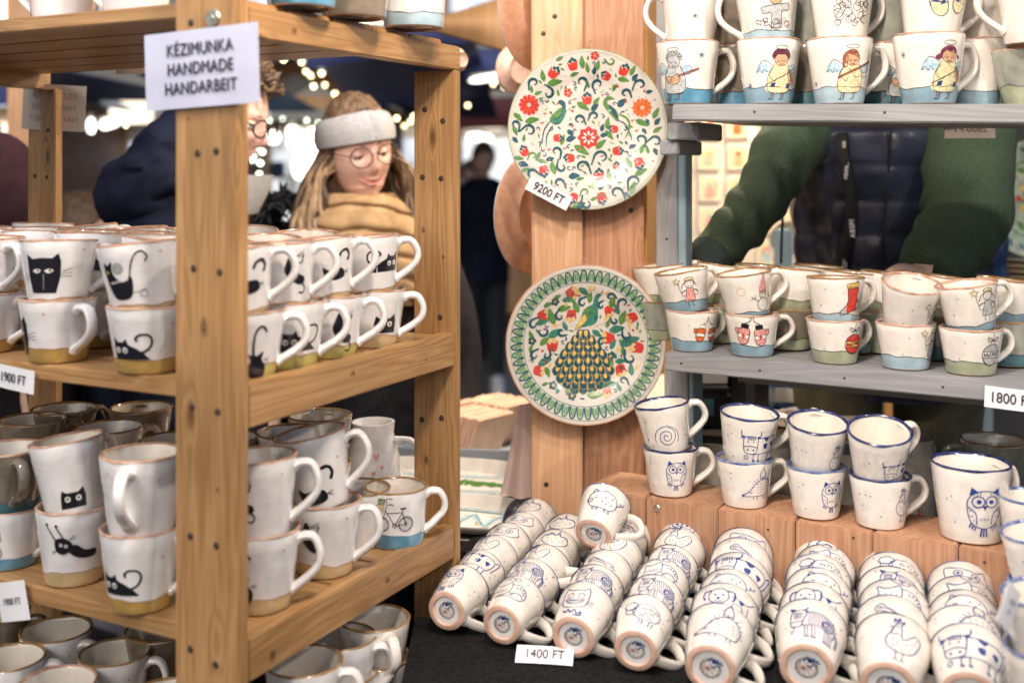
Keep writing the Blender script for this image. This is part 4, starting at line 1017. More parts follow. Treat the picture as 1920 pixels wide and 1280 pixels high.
for zx, zy in ((1090, 458), (910, 523), (875, 680), (1078, 862), (530, 520), (800, 382), (820, 360), (540, 1015)): p1.e('t', *Z1(zx, zy), 1.5, n=7)
for k in range(10): a = 2*PI*k/10; x, y = Z1(1010, 508); p1.e('t', x+18.5*math.cos(a), y+18.5*math.sin(a), .9, n=6)
# birds
p1.s('a', 6.2, [Z1(*q) for q in ((500, 520), (480, 575), (440, 600), (400, 590))], taper=False); p1.f('t', [Z1(*q) for q in ((505, 500), (498, 560), (470, 610), (430, 620), (405, 590), (455, 530), (480, 500), (450, 475), (470, 455), (498, 470))])
p1.f('g', [Z1(*q) for q in ((485, 520), (455, 570), (395, 585), (430, 540), (465, 510))]); p1.f('r', [Z1(*q) for q in ((452, 475), (430, 488), (455, 490))], False)
p1.s('t', 2.0, [Z1(*q) for q in ((400, 600), (360, 660), (348, 750))], taper=True); p1.s('t', 2.0, [Z1(*q) for q in ((420, 625), (380, 690), (374, 775))], taper=True)
p1.f('g', [Z1(*q) for q in ((755, 490), (760, 450), (790, 428), (820, 440), (818, 452), (785, 462), (790, 490), (840, 520), (858, 570), (850, 600), (800, 550))]); p1.f('t', [Z1(*q) for q in ((790, 485), (835, 520), (855, 580), (815, 545))])
p1.f('r', [Z1(*q) for q in ((820, 440), (836, 449), (820, 456))], False)
p1.s('g', 3.2, [Z1(*q) for q in ((860, 550), (915, 580), (930, 640), (900, 710))], taper=True); p1.s('t', 2.0, [Z1(*q) for q in ((855, 590), (905, 620), (940, 700), (945, 725))], taper=True)
for q in ([(660, 600), (655, 540), (690, 480)], [(655, 790), (685, 880), (680, 800)], [(450, 870), (420, 800), (390, 860)], [(290, 410), (330, 380), (400, 350)], [(640, 370), (645, 330), (700, 300)], [(200, 640), (190, 600), (150, 560)], [(1040, 720), (1060, 640), (1050, 600)], [(950, 410), (955, 350), (940, 320)], [(900, 1060), (960, 1040), (1000, 960)], [(560, 1160), (600, 1120), (680, 1110)], [(680, 700), (740, 680), (800, 640)], [(250, 900), (330, 900), (400, 850)]):
    p1.s('l', .5, [Z1(*p) for p in q])
def centers(d):
    out = []
    for it in d.i:
        ps = it[3] if it[0] == 's' else it[2]
        if it[0] == 's' and it[4]: continue
        out += [ps[k] for k in range(0, len(ps), 3)]
    return out
def filler(d, rmax, n, seed, cols='gtgl'):
    rnd = random.Random(seed); cs = centers(d); k = 0
    for _ in range(9000):
        a = rnd.uniform(0, 2*PI); r = rmax*math.sqrt(rnd.random()); x, y = r*math.cos(a), r*math.sin(a)
        if min((x-p[0])**2+(y-p[1])**2 for p in cs) < 30: continue
        k += 1; q = rnd.random(); an = rnd.uniform(0, 360)
        if q < .5: leaf(d, x, y, an, rnd.uniform(7, 11), rnd.choice(cols), rnd.uniform(2.6, 4))
        elif q < .75: scroll(d, x, y, an, 3.6, rnd.random() < .5, 't', 1.7)
        elif q < .88: d.e('r', x, y, 2.0, n=7); d.e('t', x+3.4, y+1, 1.2, n=6)
        else: d.s('l', .5, [(x-5, y-2), (x, y+2), (x+6, y)])
        cs += [(x, y), (x+3, y), (x-3, y)]
        if k >= n: break
    return d
filler(p1, 124, 95, 3)
PR = Matrix.Rotation(PI/2, 4, 'X')
plate('painted_plate', 'cream plate painted with two birds, red flowers and blue scrolls, upper plate on the post', Matrix.Translation(P(1101, 243, 1.935)) @ Matrix.Rotation(math.radians(3), 4, 'Z') @ PR, .1385, 'glaze_plate', 'clay', 'glaze_green', p1)
p2 = Dr(); k2 = 138/535.
def Z2(zx, zy): return ((zx-630)*k2, (615-zy)*k2)
M['glaze_mint'] = glaze_mat('mint_border_glaze', (.42, .50, .40), .2)
for k in range(56):
    a = 2*PI*k/56+.03; ca, sa = math.cos(a), math.sin(a)
    loc = lambda r, t: (r*ca-t*sa, r*sa+t*ca)
    p2.f('l', [loc(111, -4), loc(120, -4.6), loc(126, 0), loc(120, 4.6), loc(111, 4)], res=2)
    p2.s('a' if k % 2 else 't', 2.6, [loc(109, -4.8), loc(118, -5.2), loc(126.5, -3), loc(128, 0), loc(126.5, 3), loc(118, 5.2), loc(109, 4.8)], res=2)
    p2.s('g', 1.6, [loc(112, -1.5), loc(121, -1.5), loc(121, 1.5), loc(112, 1.5)], res=2)
p2.o('a', 1.1, 0, 0, 107.5, n=80); p2.o('a', .8, 0, 0, 130.5, n=90)
rr_ = random.Random(4)
rows = [(556, 2, 18), (596, 3, 55), (640, 4, 92), (688, 5, 128), (738, 6, 158), (790, 7, 176), (840, 6, 150), (882, 5, 108), (915, 3, 58)]
p2.f('t', [Z2(*q) for q in ((600, 540), (570, 600), (525, 660), (475, 730), (450, 790), (490, 860), (550, 910), (620, 925), (690, 915), (750, 865), (785, 800), (765, 735), (710, 660), (665, 590), (635, 540))])
for y, n, hw in rows[::-1]:
    for i in range(n):
        x = 618+(-hw+2*hw*i/(n-1)); ang = (x-618)/420
        e = Dr(); e.f('t', [(-5.5, 7), (-7.6, -3), (-4.6, -7.5), (0, -9.5), (4.6, -7.5), (7.6, -3), (5.5, 7), (0, 9)], res=2)
        e.s('y', .55, [(-5.5, 7), (-8, -3), (-4.6, -8), (0, -10), (4.6, -8), (8, -3), (5.5, 7)], res=2)
        e.f('y', [(-2.0, 7), (-3.0, 1), (0, -3.0), (3.0, 1), (2.0, 7)], res=2)
        p2.add(e, *Z2(x, y), 1.08, ang, wk=1)
p2.f('a', [Z2(*q) for q in ((560, 522), (600, 440), (622, 388), (655, 362), (680, 350), (690, 310), (705, 282), (725, 275), (740, 288), (722, 312), (718, 380), (716, 450), (690, 485), (640, 500), (600, 508))])
p2.f('y', [Z2(*q) for q in ((566, 518), (600, 445), (625, 420), (640, 440), (630, 470), (590, 505))]); p2.f('g', [Z2(*q) for q in ((625, 400), (650, 372), (668, 385), (668, 430), (645, 445))])
p2.s('a', 1.0, [Z2(735, 280), Z2(742, 262), Z2(750, 245)]); p2.e('o', *Z2(742, 268), 2)
for q in ((-6, 0), (0, -2), (6, 0)): p2.l('n', .6, [Z2(690+q[0]*3, 490), Z2(690+q[0]*4, 515)])
for zx, zy, an, s in ((540, 268, -60, 1.1), (350, 420, -70, 1.1), (538, 425, 175, 1), (408, 625, 0, 1.1), (318, 790, -100, 1), (785, 580, 80, 1.15), (795, 398, 200, 1), (942, 440, 120, 1), (978, 640, 80, 1.1), (872, 795, -160, 1.05), (775, 935, 180, .9)):
    tulip(p2, *Z2(zx, zy), an, s*1.35, 'r', 'y')
for zx, zy, an, L in ((620, 265, -40, 70), (665, 305, 80, 60), (520, 320, 5, 70), (570, 365, 110, 70), (490, 378, 10, 75), (405, 430, 105, 90), (340, 470, 10, 70), (430, 545, 30, 85), (495, 495, 110, 55), (358, 597, 40, 65), (265, 550, 110, 50), (265, 640, 70, 45), (360, 735, 20, 80), (375, 805, -70, 60), (710, 550, -40, 65), (845, 385, 110, 60), (885, 440, 70, 80), (845, 520, 10, 85), (930, 600, 20, 110), (820, 620, 60, 60), (890, 665, 100, 60), (870, 735, 0, 60), (940, 785, 90, 65), (790, 890, 10, 80), (855, 900, 110, 50), (700, 955, 5, 90), (815, 335, 70, 70), (785, 480, 70, 50), (440, 300, 30, 50), (380, 350, 20, 55), (450, 915, 60, 50), (510, 935, 120, 50), (810, 745, 80, 50), (555, 320, 60, 40), (825, 690, 120, 50), (360, 880, 15, 40)):
    leaf(p2, *Z2(zx, zy), an, L*k2*1.3, 'g' if (zx+zy) % 3 else 'a', L*k2*.55)
for zx, zy, an, r, fl in ((615, 340, 90, 8, 0), (285, 480, 90, 9, 0), (355, 530, 200, 9, 0), (460, 430, 120, 8, 0), (470, 535, 300, 7, 1), (290, 690, 90, 8, 0), (370, 690, 30, 7, 1), (885, 340, 200, 9, 1), (915, 555, 160, 9, 0), (935, 710, 160, 10, 0), (885, 865, 0, 7, 0), (740, 605, 90, 6, 0), (800, 300, 20, 7, 0), (830, 460, 180, 6, 0), (740, 360, 100, 6, 0)):
    scroll(p2, *Z2(zx, zy), an, r*1.1, bool(fl), 't', 4.0)
for zx, zy in ((428, 332), (272, 592), (412, 890), (540, 962), (803, 700)):
    for k in range(5): a = 2*PI*k/5; x, y = Z2(zx, zy); p2.e('t', x+4.6*math.cos(a), y+4.6*math.sin(a), 3.2, n=8)
    p2.e('y', *Z2(zx, zy), 2.4, n=8)
for zx, zy in ((560, 245), (505, 350), (560, 300), (430, 490), (660, 240), (780, 270), (770, 445), (930, 490), (935, 655), (975, 770), (390, 760), (850, 655), (690, 240)): leaf(p2, *Z2(zx, zy), 60, 10, 'y', 5)
for zx, zy in ((342, 662), (920, 353), (952, 525), (590, 290)): p2.e('r', *Z2(zx, zy), 2.4, n=8)
for q in ([(745, 270), (800, 290), (880, 420), (930, 500), (900, 700)], [(700, 500), (780, 470), (850, 480)], [(480, 320), (600, 300), (680, 250)], [(400, 500), (500, 470), (440, 420)], [(330, 740), (400, 700), (420, 650)], [(780, 900), (850, 870), (900, 880)]):
    p2.s('n', .45, [Z2(*p) for p in q])
filler(p2, 98, 34, 5, 'gat')
plate('painted_plate', 'cream plate with peacock and green arched border, lower plate on the post', Matrix.Translation(P(1097, 644, 1.935)) @ Matrix.Rotation(math.radians(2), 4, 'Z') @ PR, .1385, 'glaze_plate', 'clay', 'clay', p2)
for (px, py), lb in (((1106, 72), 'upper painted plate'), ((1095, 489), 'peacock plate')):
    bm = bmesh.new(); c = P(px, py, 1.948)
    tube(bm, [c+Vector((.0045*math.cos(a*.6), -.004, .0045*math.sin(a*.6))) for a in range(10)], .0009, 6)
    tube(bm, [c+Vector((0, .002, -.004)), c+Vector((-.002, -.005, -.012)), c+Vector((.004, -.004, -.022))], .0006, 6)
    tag(mesh_obj('plate_hook', bm_mesh('plate_hook', bm, M['clay'])), 'small wire hook and loop above the '+lb, 'hook')
tagcard('price_tag', 'tilted white price tag reading 9200 FT on the upper painted plate', 'price tag', Matrix.Translation(P(1029, 362, 1.905)) @ Matrix.Rotation(math.radians(28), 4, 'Y'), .080, .026, ['9200 FT'], .0200, .010)
# plates seen from behind on the left of the post
for (px, py, R, an, lb) in ((1008, 402, .112, 56, 'terracotta back of a plate hanging beside the gap, level with the 9200 FT tag'), (1014, 18, .115, 58, 'terracotta back of a plate at the very top left of the plate post')):
    plate('hung_plate', lb, Matrix.Translation(P(px, py, 2.10)) @ Matrix.Rotation(math.radians(180+an-4), 4, 'Z') @ PR, R, 'glaze_cream', 'clay', 'glaze_sky', None)
plate('hung_plate', 'small terracotta plate back peeping out behind the end of the pine top shelf', Matrix.Translation(P(862, 112, 2.3)) @ Matrix.Rotation(math.radians(215), 4, 'Z') @ PR, .026, 'glaze_cream', 'clay_pink', 'clay')
plate('hung_plate', 'pale plate back half hidden behind the topmost left plate', Matrix.Translation(P(975, 130, 2.5)) @ Matrix.Rotation(math.radians(215), 4, 'Z') @ PR, .055, 'glaze_sand', 'clay_pink', 'clay')
# ---------------- grey shelves on the right ----------------
GA = math.radians(-29.54)
GM = Matrix.Translation((.2485, 1.8225, CZ)) @ Matrix.Rotation(GA, 4, 'Z')
GE, GN = Vector((math.cos(GA), math.sin(GA), 0)), Vector((-math.sin(GA), math.cos(GA), 0))
def gx(px, yl, O=(.2485, 1.8225), e=None, nn=None):
    e = e or GE; nn = nn or GN; k = (px-960)/F; bx, by = O[0]+yl*nn.x, O[1]+yl*nn.y
    return (k*by-bx)/(e.x-k*e.y)
def GW(x, y, z): return GM @ Vector((x, y, z))
gs = thing('grey_shelf_stand', 'grey painted wooden stand with two long shelves of winter mugs', 'shelf', M=GM @ Matrix.Translation((0, 0, -CZ)))
def gb(name, *a, mat='grey_wood', FMx=None): return board(name, gs, *a, M[mat], UZ @ (FMx or Matrix.Identity(4)))
ZM = -.2964
for k, (y0, y1) in enumerate(((0, .068), (.0705, .138), (.1405, .21), (.2125, .285))): gb('shelf_board', .002, .95, y0, y1, ZM-.030, ZM)
TT = Matrix.Translation((.032, 0, .1047)) @ Matrix.Rotation(math.radians(1.7), 4, 'Y')
for k, (y0, y1) in enumerate(((-.065, -.02), (-.0175, .06), (.0625, .14), (.1425, .22), (.2225, .29))): gb('shelf_board', .008, .95, y0, y1, -.026 if k == 0 else -.022, 0, FMx=TT)
gb('upright', -.030, .012, .075, .13, -CZ+.001, ZM-.031); gb('upright', -.066, -.026, .128, .165, ZM+.001, .62); gb('upright', .8, .86, .30, .35, -CZ+.001, .62)
gb('pale_edge', -.0255, -.012, .13, .165, ZM+.001, .055, mat='blue_wood'); gb('pale_edge', .0125, .020, .08, .13, -1.2, ZM-.031, mat='blue_wood')
gb('bracket', .006, .060, .0, .115, .050, .078); gb('bracket', -.012, .022, .01, .12, .026, .0495)
gb('back_rail', .03, .8, .287, .305, -.39, -.345)
for x, z in ((-.046, -.12), (-.044, -.20)): mesh_obj('screw', hole_me, gs, UZ @ Matrix.Translation((x, .1276, z)) @ SR @ Matrix.Scale(.6, 4))
for x in (.14, .33, .52): mesh_obj('screw', hole_me, gs, UZ @ TT @ Matrix.Translation((x, -.0655, -.012)) @ SR @ Matrix.Scale(.45, 4))
for x in (.03, .16, .29, .43): mesh_obj('screw', hole_me, gs, UZ @ Matrix.Translation((x, -.0003, ZM-.016)) @ SR @ Matrix.Scale(.45, 4))
tagcard('price_tag', 'white price tag reading 1800 FT on the front edge of the middle grey shelf', 'price tag', Matrix.Translation(GW(gx(1898, -.003), -.004, ZM-.024)) @ Matrix.Rotation(GA, 4, 'Z') @ Matrix.Rotation(math.radians(2), 4, 'Y'), .072, .030, ['1800 FT'], .0205, .008)
tagcard('price_tag', 'mirrored 2800 FT tag hanging from the back of the upper grey shelf', 'price tag', Matrix.Translation(GW(gx(1818, .288), .292, .069)) @ Matrix.Rotation(GA+.3, 4, 'Z'), .080, .030, ['2800 FT'], .0165, .01, ink='ink_pale', mat='paper_thin', mirror=True)
# mugs on the top grey shelf
def topz(x): return .1047-(x-.032)*math.tan(math.radians(1.7))+.0006
TOPG = 'angel mugs on the upper grey shelf'
def topmug(px, yl, label, level=0, **kw):
    x = gx(px, yl); z = topz(x)+level*.0865
    kw.setdefault('kind', 'top'); kd = kw.pop('kind')
    return mug(kw.pop('name', 'angel_mug'), label, kd, GW(x, yl, z), glaze=kw.pop('glaze', 'glaze_cream'), rim=kw.pop('rim', 'rim_terra'), foot='clay', group=kw.pop('group', TOPG), line='k', **kw)
RH = 24   # turns the handle sideways to the right
topmug(1290, -.012, 'angel with guitar mug with blue base, leftmost on the upper grey shelf', draw='angel_guitar', band='glaze_azure', turn=-38, hand=8, seed=1)
topmug(1441, -.014, 'curly haired angel with violin mug with blue base on the upper grey shelf', draw='angel_violin', band='glaze_blue', turn=12, hand=75, seed=2)
topmug(1574, -.016, 'angel playing the flute on a mug with pale blue base, upper grey shelf', draw='angel_flute', band='glaze_sky', turn=8, hand=8, seed=3)
topmug(1741, -.018, 'angel with dark pigtails and violin on a mug with teal base, upper grey shelf', draw='angel_dark', band='glaze_blue', turn=16, hand=12, seed=4)
topmug(1292, -.010, 'snowflake mug stacked on the angel guitar mug', 1, draw='flake', band=None, hand=165, tilt=(3, 0), seed=5)
topmug(1442, -.014, 'mug with a curly cloud angel stacked on the curly haired angel mug', 1, draw='curlangel', band='glaze_sky', hand=170, turn=4, tilt=(3, 180), seed=6)
topmug(1577, -.016, 'mug with black scribbled curls stacked on the flute angel mug', 1, draw='curls', band=None, turn=10, hand=20, seed=7)
topmug(1745, -.018, 'mug with blue striped mittens stacked on the dark haired angel mug', 1, draw='bluemitt', band=None, turn=12, hand=10, tilt=(3, 0), seed=8, dv=.006)
topmug(1822, .075, 'pale mug with a blue snowflake and blue base behind the dark haired angel mug', 0, draw='flake', band='glaze_blue', hand=30, turn=30, seed=9)
topmug(1835, .075, 'plain cream mug stacked on the blue snowflake mug', 1, draw=None, band=None, hand=-10, tilt=(5, 0), seed=10)
topmug(1662, .085, 'small mug with a dark bear face half hidden behind the flute angel mug', 0, draw='angel_guitar', band='glaze_deep', hand=15, turn=14, seed=11)
topmug(1655, .085, 'mossy green mug stacked behind the curls mug', 1, draw=None, glaze='glaze_grey', band=None, hand=10, seed=12)
topmug(1925, .06, 'sage green mug with dark green base at the right end of the upper grey shelf', 0, draw='none', glaze='glaze_grey', band='glaze_green', kind='wide', name='green_mug', hand=10, seed=13)
topmug(1935, .02, 'plain mug stacked at the right end of the upper grey shelf', 1, draw=None, band=None, hand=170, seed=14)
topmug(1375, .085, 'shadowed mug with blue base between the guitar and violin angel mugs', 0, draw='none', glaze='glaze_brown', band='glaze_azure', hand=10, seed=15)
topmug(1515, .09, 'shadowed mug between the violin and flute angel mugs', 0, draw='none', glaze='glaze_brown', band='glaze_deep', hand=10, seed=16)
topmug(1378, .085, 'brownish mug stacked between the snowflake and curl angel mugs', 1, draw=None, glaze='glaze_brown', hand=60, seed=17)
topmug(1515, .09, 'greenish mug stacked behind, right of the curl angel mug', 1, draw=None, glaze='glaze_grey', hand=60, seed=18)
# mugs on the middle grey shelf
WG = 'winter mugs on the middle grey shelf'
def wmug(px, yl, label, level=0, **kw):
    x = gx(px, yl); st_ = .0615
    kd = kw.pop('kind', 'winter')
    return mug('winter_mug', label, kd, GW(x, yl, ZM+.0006+level*st_), glaze=kw.pop('glaze', 'glaze_cream'), foot='clay', group=kw.pop('group', WG), line='k', rim=kw.pop('rim', 'rim_terra'), **kw)
wmug(1297, .045, 'small mug with two red mittens and blue base, leftmost below', draw='mittens', band='glaze_blue', turn=30, hand=30, seed=1, k=.85)
wmug(1410, .045, 'mug with pink and black mittens and blue base', draw='mittens_big', band='glaze_blue', turn=-12, hand=6, seed=2, dv=.006)
wmug(1565, .045, 'mug with a red bauble and green base below the stocking mug', draw='bauble_red', band='glaze_green', turn=28, hand=25, seed=3, dv=.002)
wmug(1698, .045, 'mug with a grey dressed star girl and pale blue base, lower of its stack', draw='girl_grey', band='glaze_sky', turn=42, hand=70, seed=4, dv=.002)
wmug(1820, .045, 'mug with a grey striped bauble and green base', draw='bauble_grey', band='glaze_green', turn=22, hand=14, seed=5, dv=.002)
wmug(1288, .045, 'tilted mug with pink dressed girl holding a star, stacked leftmost', 1, draw='girl_pink', band='glaze_blue', turn=2, hand=25, tilt=(9, 176), lift=.002, seed=6, rim='rim_brown')
wmug(1404, .045, 'tilted mug with a red capped snowman', 1, draw='snowman', band='glaze_blue', bandh=.008, turn=20, hand=10, tilt=(8, 190), lift=.002, seed=7, rim='rim_brown')
wmug(1567, .045, 'mug with a red christmas stocking and blue base', 1, draw='stocking', band='glaze_sky', bandh=.014, turn=18, hand=18, tilt=(2, 90), seed=8, dv=.004, rim='rim_brown')
wmug(1698, .040, 'mug leaning forward showing its empty inside above the grey star girl mug', 1, draw='girl_grey', band=None, turn=42, hand=60, tilt=(17, -80), lift=.004, seed=9, dv=-.008)
wmug(1822, .045, 'tilted mug with grey dressed girl and star above the grey bauble mug', 1, draw='girl_grey', band='glaze_blue', bandh=.012, turn=14, hand=8, tilt=(8, 184), lift=.002, seed=10, dv=.005)
rb = random.Random(21); q = 0
names_b = ['sage based mug', 'mug with dark green base', 'plain cream mug', 'mug with blue base', 'pale green mug']
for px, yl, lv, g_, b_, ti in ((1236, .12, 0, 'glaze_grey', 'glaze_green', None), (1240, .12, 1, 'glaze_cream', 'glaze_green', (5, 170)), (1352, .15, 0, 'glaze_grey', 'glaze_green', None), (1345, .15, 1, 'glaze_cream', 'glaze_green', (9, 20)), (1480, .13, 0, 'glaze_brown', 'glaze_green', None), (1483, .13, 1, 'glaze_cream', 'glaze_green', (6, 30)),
        (1600, .15, 0, 'glaze_grey', 'glaze_blue', None), (1590, .15, 1, 'glaze_cream', 'glaze_deep', (5, 10)), (1655, .17, 1, 'glaze_cream', 'glaze_green', (8, 0)), (1660, .17, 0, 'glaze_grey', 'glaze_green', None), (1760, .15, 0, 'glaze_brown', 'glaze_deep', None), (1755, .15, 1, 'glaze_cream', 'glaze_green', (7, 0)), (1890, .14, 0, 'glaze_grey', 'glaze_deep', None), (1880, .14, 1, 'glaze_cream', 'glaze_blue', (7, 0)), (1420, .22, 1, 'glaze_cream', 'glaze_green', (4, 0)), (1420, .22, 0, 'glaze_grey', 'glaze_green', None), (1530, .235, 1, 'glaze_cream', None, (4, 0)), (1530, .235, 0, 'glaze_grey', 'glaze_green', None)):
    q += 1; k_ = 'upper' if lv else 'lower'
    where = {1236: 'at the left end beside the grey upright', 1240: 'at the left end beside the grey upright', 1352: 'between the mitten mugs', 1345: 'between the pink girl and snowman mugs', 1480: 'right of the snowman mug', 1483: 'right of the snowman mug', 1600: 'behind the red bauble mug', 1590: 'behind the stocking mug', 1655: 'left of the leaning empty mug', 1660: 'left of the leaning empty mug',
             1760: 'between the two grey star girl mugs', 1755: 'between the two grey star girl mugs', 1890: 'right of the grey bauble mug', 1880: 'right of the grey bauble mug', 1420: 'in the third row behind the snowman mug', 1530: 'in the third row left of the stocking mug'}[px]
    wmug(px, yl, f'{k_} back row mug {where}, middle grey shelf', lv, draw='none', glaze=g_, band=b_, tilt=ti, hand=rb.uniform(0, 40), seed=q % 3, lift=.002, rim='rim_brown')

# ---------------- ledge of wooden blocks with blue and white mugs ----------------
LO = (.2525, 1.777); ZL = -.512
LM = Matrix.Translation((LO[0], LO[1], CZ)) @ Matrix.Rotation(GA, 4, 'Z')
def LW(x, y, z): return LM @ Vector((x, y, z))
lg = thing('wooden_ledge', 'low ledge of reddish timber blocks behind the rows of lying mugs', 'ledge', M=LM @ Matrix.Translation((0, 0, -.646)))
cuts = [1096, 1210, 1346, 1490, 1636, 1796, 1975, 2160]; xs = [gx(c, -.047, LO) for c in cuts]
for i in range(len(xs)-1): board('block', lg, xs[i]+.0007, xs[i+1]-.0007, -.047+(.0015 if i % 2 else 0), .075, .001, .646+ZL-(.001 if i % 2 else 0), M['pine_block'], bev=.002)
mesh_obj('nail', bm_mesh('nail', lathe([(0, .002), (.004, .0016), (.0055, 0)], 16), M['steel']), lg, Matrix.Translation((gx(1232, -.047, LO), -.0472, .646+ZL-.014)) @ SR)
for px, dz in ((1440, .019), (1600, .011), (1662, .034), (1846, .016)): mesh_obj('knot_hole', hole_me, lg, Matrix.Translation((gx(px, -.047, LO), -.0474, .646+ZL-dz)) @ SR @ Matrix.Scale(.42, 4))
LG = 'blue and white mugs on the wooden ledge'
def lmug(px, yl, label, level=0, **kw):
    x = gx(px, yl, LO); kd = kw.pop('kind', 'blue')
    return mug('blue_rimmed_mug', label, kd, LW(x, yl, ZL+.0006+level*.066), glaze='glaze_cream', rim=kw.pop('rim', 'rim_blue'), foot='clay_pink', group=LG, dots_c='b', **kw)
lmug(1257, 0, 'small owl mug under the snail mug, left end of the ledge', draw='owl', turn=6, hand=4, k=.95)
lmug(1396, 0, 'hedgehog with a pear mug under the cow mug on the ledge', draw='hedgehog', turn=22, hand=6, rim='rim_pale', dv=-.003)
lmug(1530, 0, 'small owl mug under the rooster mug, middle of the ledge', draw='owl', turn=20, hand=60, k=.95, rim='rim_pale')
lmug(1650, 0, 'rooster mug under the tilted cow mug on the ledge', draw='rooster', turn=38, hand=6)
lmug(1252, 0, 'snail mug tilted left, stacked at the left end of the ledge', 1, draw='snail', turn=-4, hand=8, tilt=(8, 178), lift=.002, k=.85, dv=-.008)
lmug(1399, 0, 'cow mug stacked on the hedgehog mug', 1, draw='cow', turn=14, hand=15, tilt=(6, -60), lift=.002, dv=-.004)
lmug(1528, -.002, 'rooster mug leaning forward on the middle owl mug', 1, draw='rooster', turn=38, hand=80, tilt=(12, -88), lift=.004, dv=-.010)
lmug(1645, -.004, 'cow mug leaning forward showing its inside, stacked on the rooster mug', 1, draw='cow', turn=26, hand=25, tilt=(17, -100), lift=.005, dv=-.012, k=.9)
lmug(1820, .006, 'big white owl mug alone on the ledge', kind='bigblue', draw='owl', turn=0, hand=22, k=1.38, dv=-.004)
lmug(1537, .085, 'mug with dark blue rim standing behind the forward leaning rooster mug', 1, draw=None, hand=120, lift=-.005) if False else None
# mugs stacked at the right edge
RG = 'blue rimmed mugs stacked at the right edge'
for i, (px, Y, z, ti, lb) in enumerate(((1937, 1.50, ZL, None, 'blue rimmed mug standing at the right end of the ledge'), (1952, 1.385, -.646, None, 'lowest mug of the tall stack on the cloth at the right edge'), (1954, 1.385, -.584, (3, 0), 'middle mug of the tall stack on the cloth at the right edge'), (1956, 1.385, -.520, (6, 190), 'top mug of the tall stack on the cloth at the right edge'),
                                       (1965, 1.19, -.646, None, 'lowest mug of the nearest stack in the right corner'), (1966, 1.19, -.585, None, 'middle mug of the nearest stack in the right corner'), (1968, 1.19, -.524, (5, 190), 'top mug of the nearest stack in the right corner, above the tag'))):
    mug('blue_rimmed_mug', lb, 'blue', Vector(((px-960)/F*Y, Y, CZ+z+.001)), draw='owl' if i % 2 else 'snail', glaze='glaze_cream', rim='rim_pale', az=0, turn=20, hand=30, tilt=ti, lift=.001, group=RG, dots_c='b')
tagcard('price_tag', 'tilted price card stuck to the nearest mug stack in the right corner', 'price tag', Matrix.Translation(P(1893, 1138, 1.14)) @ Matrix.Rotation(math.radians(38), 4, 'Z') @ Matrix.Rotation(math.radians(38), 4, 'Y'), .030, .042, ['1400', 'FT'], .008, .0)

# ---------------- rows of mugs lying on the black cloth ----------------
PG = 'blue and white mugs lying in nested rows on the black cloth'
rows = [ # front base px, Y, n, pitch, kind, motifs, VPx
 (835, 1.548, 6, .064, 'pile', ['owl', 'cow', 'rooster', 'widecat', 'widecat', 'berry']),
 (940, 1.506, 5, .060, 'pile', ['sleepcat', 'zebra', 'rooster', 'berry', 'berry']),
 (1075, 1.468, 6, .054, 'pile', ['grincat', 'zebra', 'bone', 'rooster', 'sheep', 'owl']),
 (1190, 1.427, 6, .052, 'pile', ['sheep', 'zebra', 'sleepcat', 'zebra', 'rooster', 'owl']),
 (1330, 1.365, 6, .047, 'pilebig', ['hedgehog', 'dog', 'pig', 'cow', 'bone', 'widecat']),
 (1513, 1.360, 6, .044, 'pilebig', ['zebra', 'dog', 'pig', 'sheep', 'sleepcat', 'snail']),
 (1665, 1.315, 6, .044, 'pilebig', ['rooster', 'bone', 'sleepcat', 'zebra', 'sheep', 'pig']),
 (1818, 1.285, 6, .043, 'pilebig', ['cow', 'hedgehog', 'pig', 'sleepcat', 'widecat', 'sheep'])]
ordn = ['first', 'second', 'third', 'fourth', 'fifth', 'sixth', 'seventh', 'eighth']
pretty = dict(owl='an owl', cow='a cow', rooster='a rooster', widecat='a wide cat face', berry='a strawberry', sleepcat='a sleeping cat', zebra='a striped horse', grincat='a grinning cat', bone='a cloud shape', sheep='a sheep', hedgehog='a hedgehog', dog='a dog', pig='a pig', snail='a snail')
rp = random.Random(9)
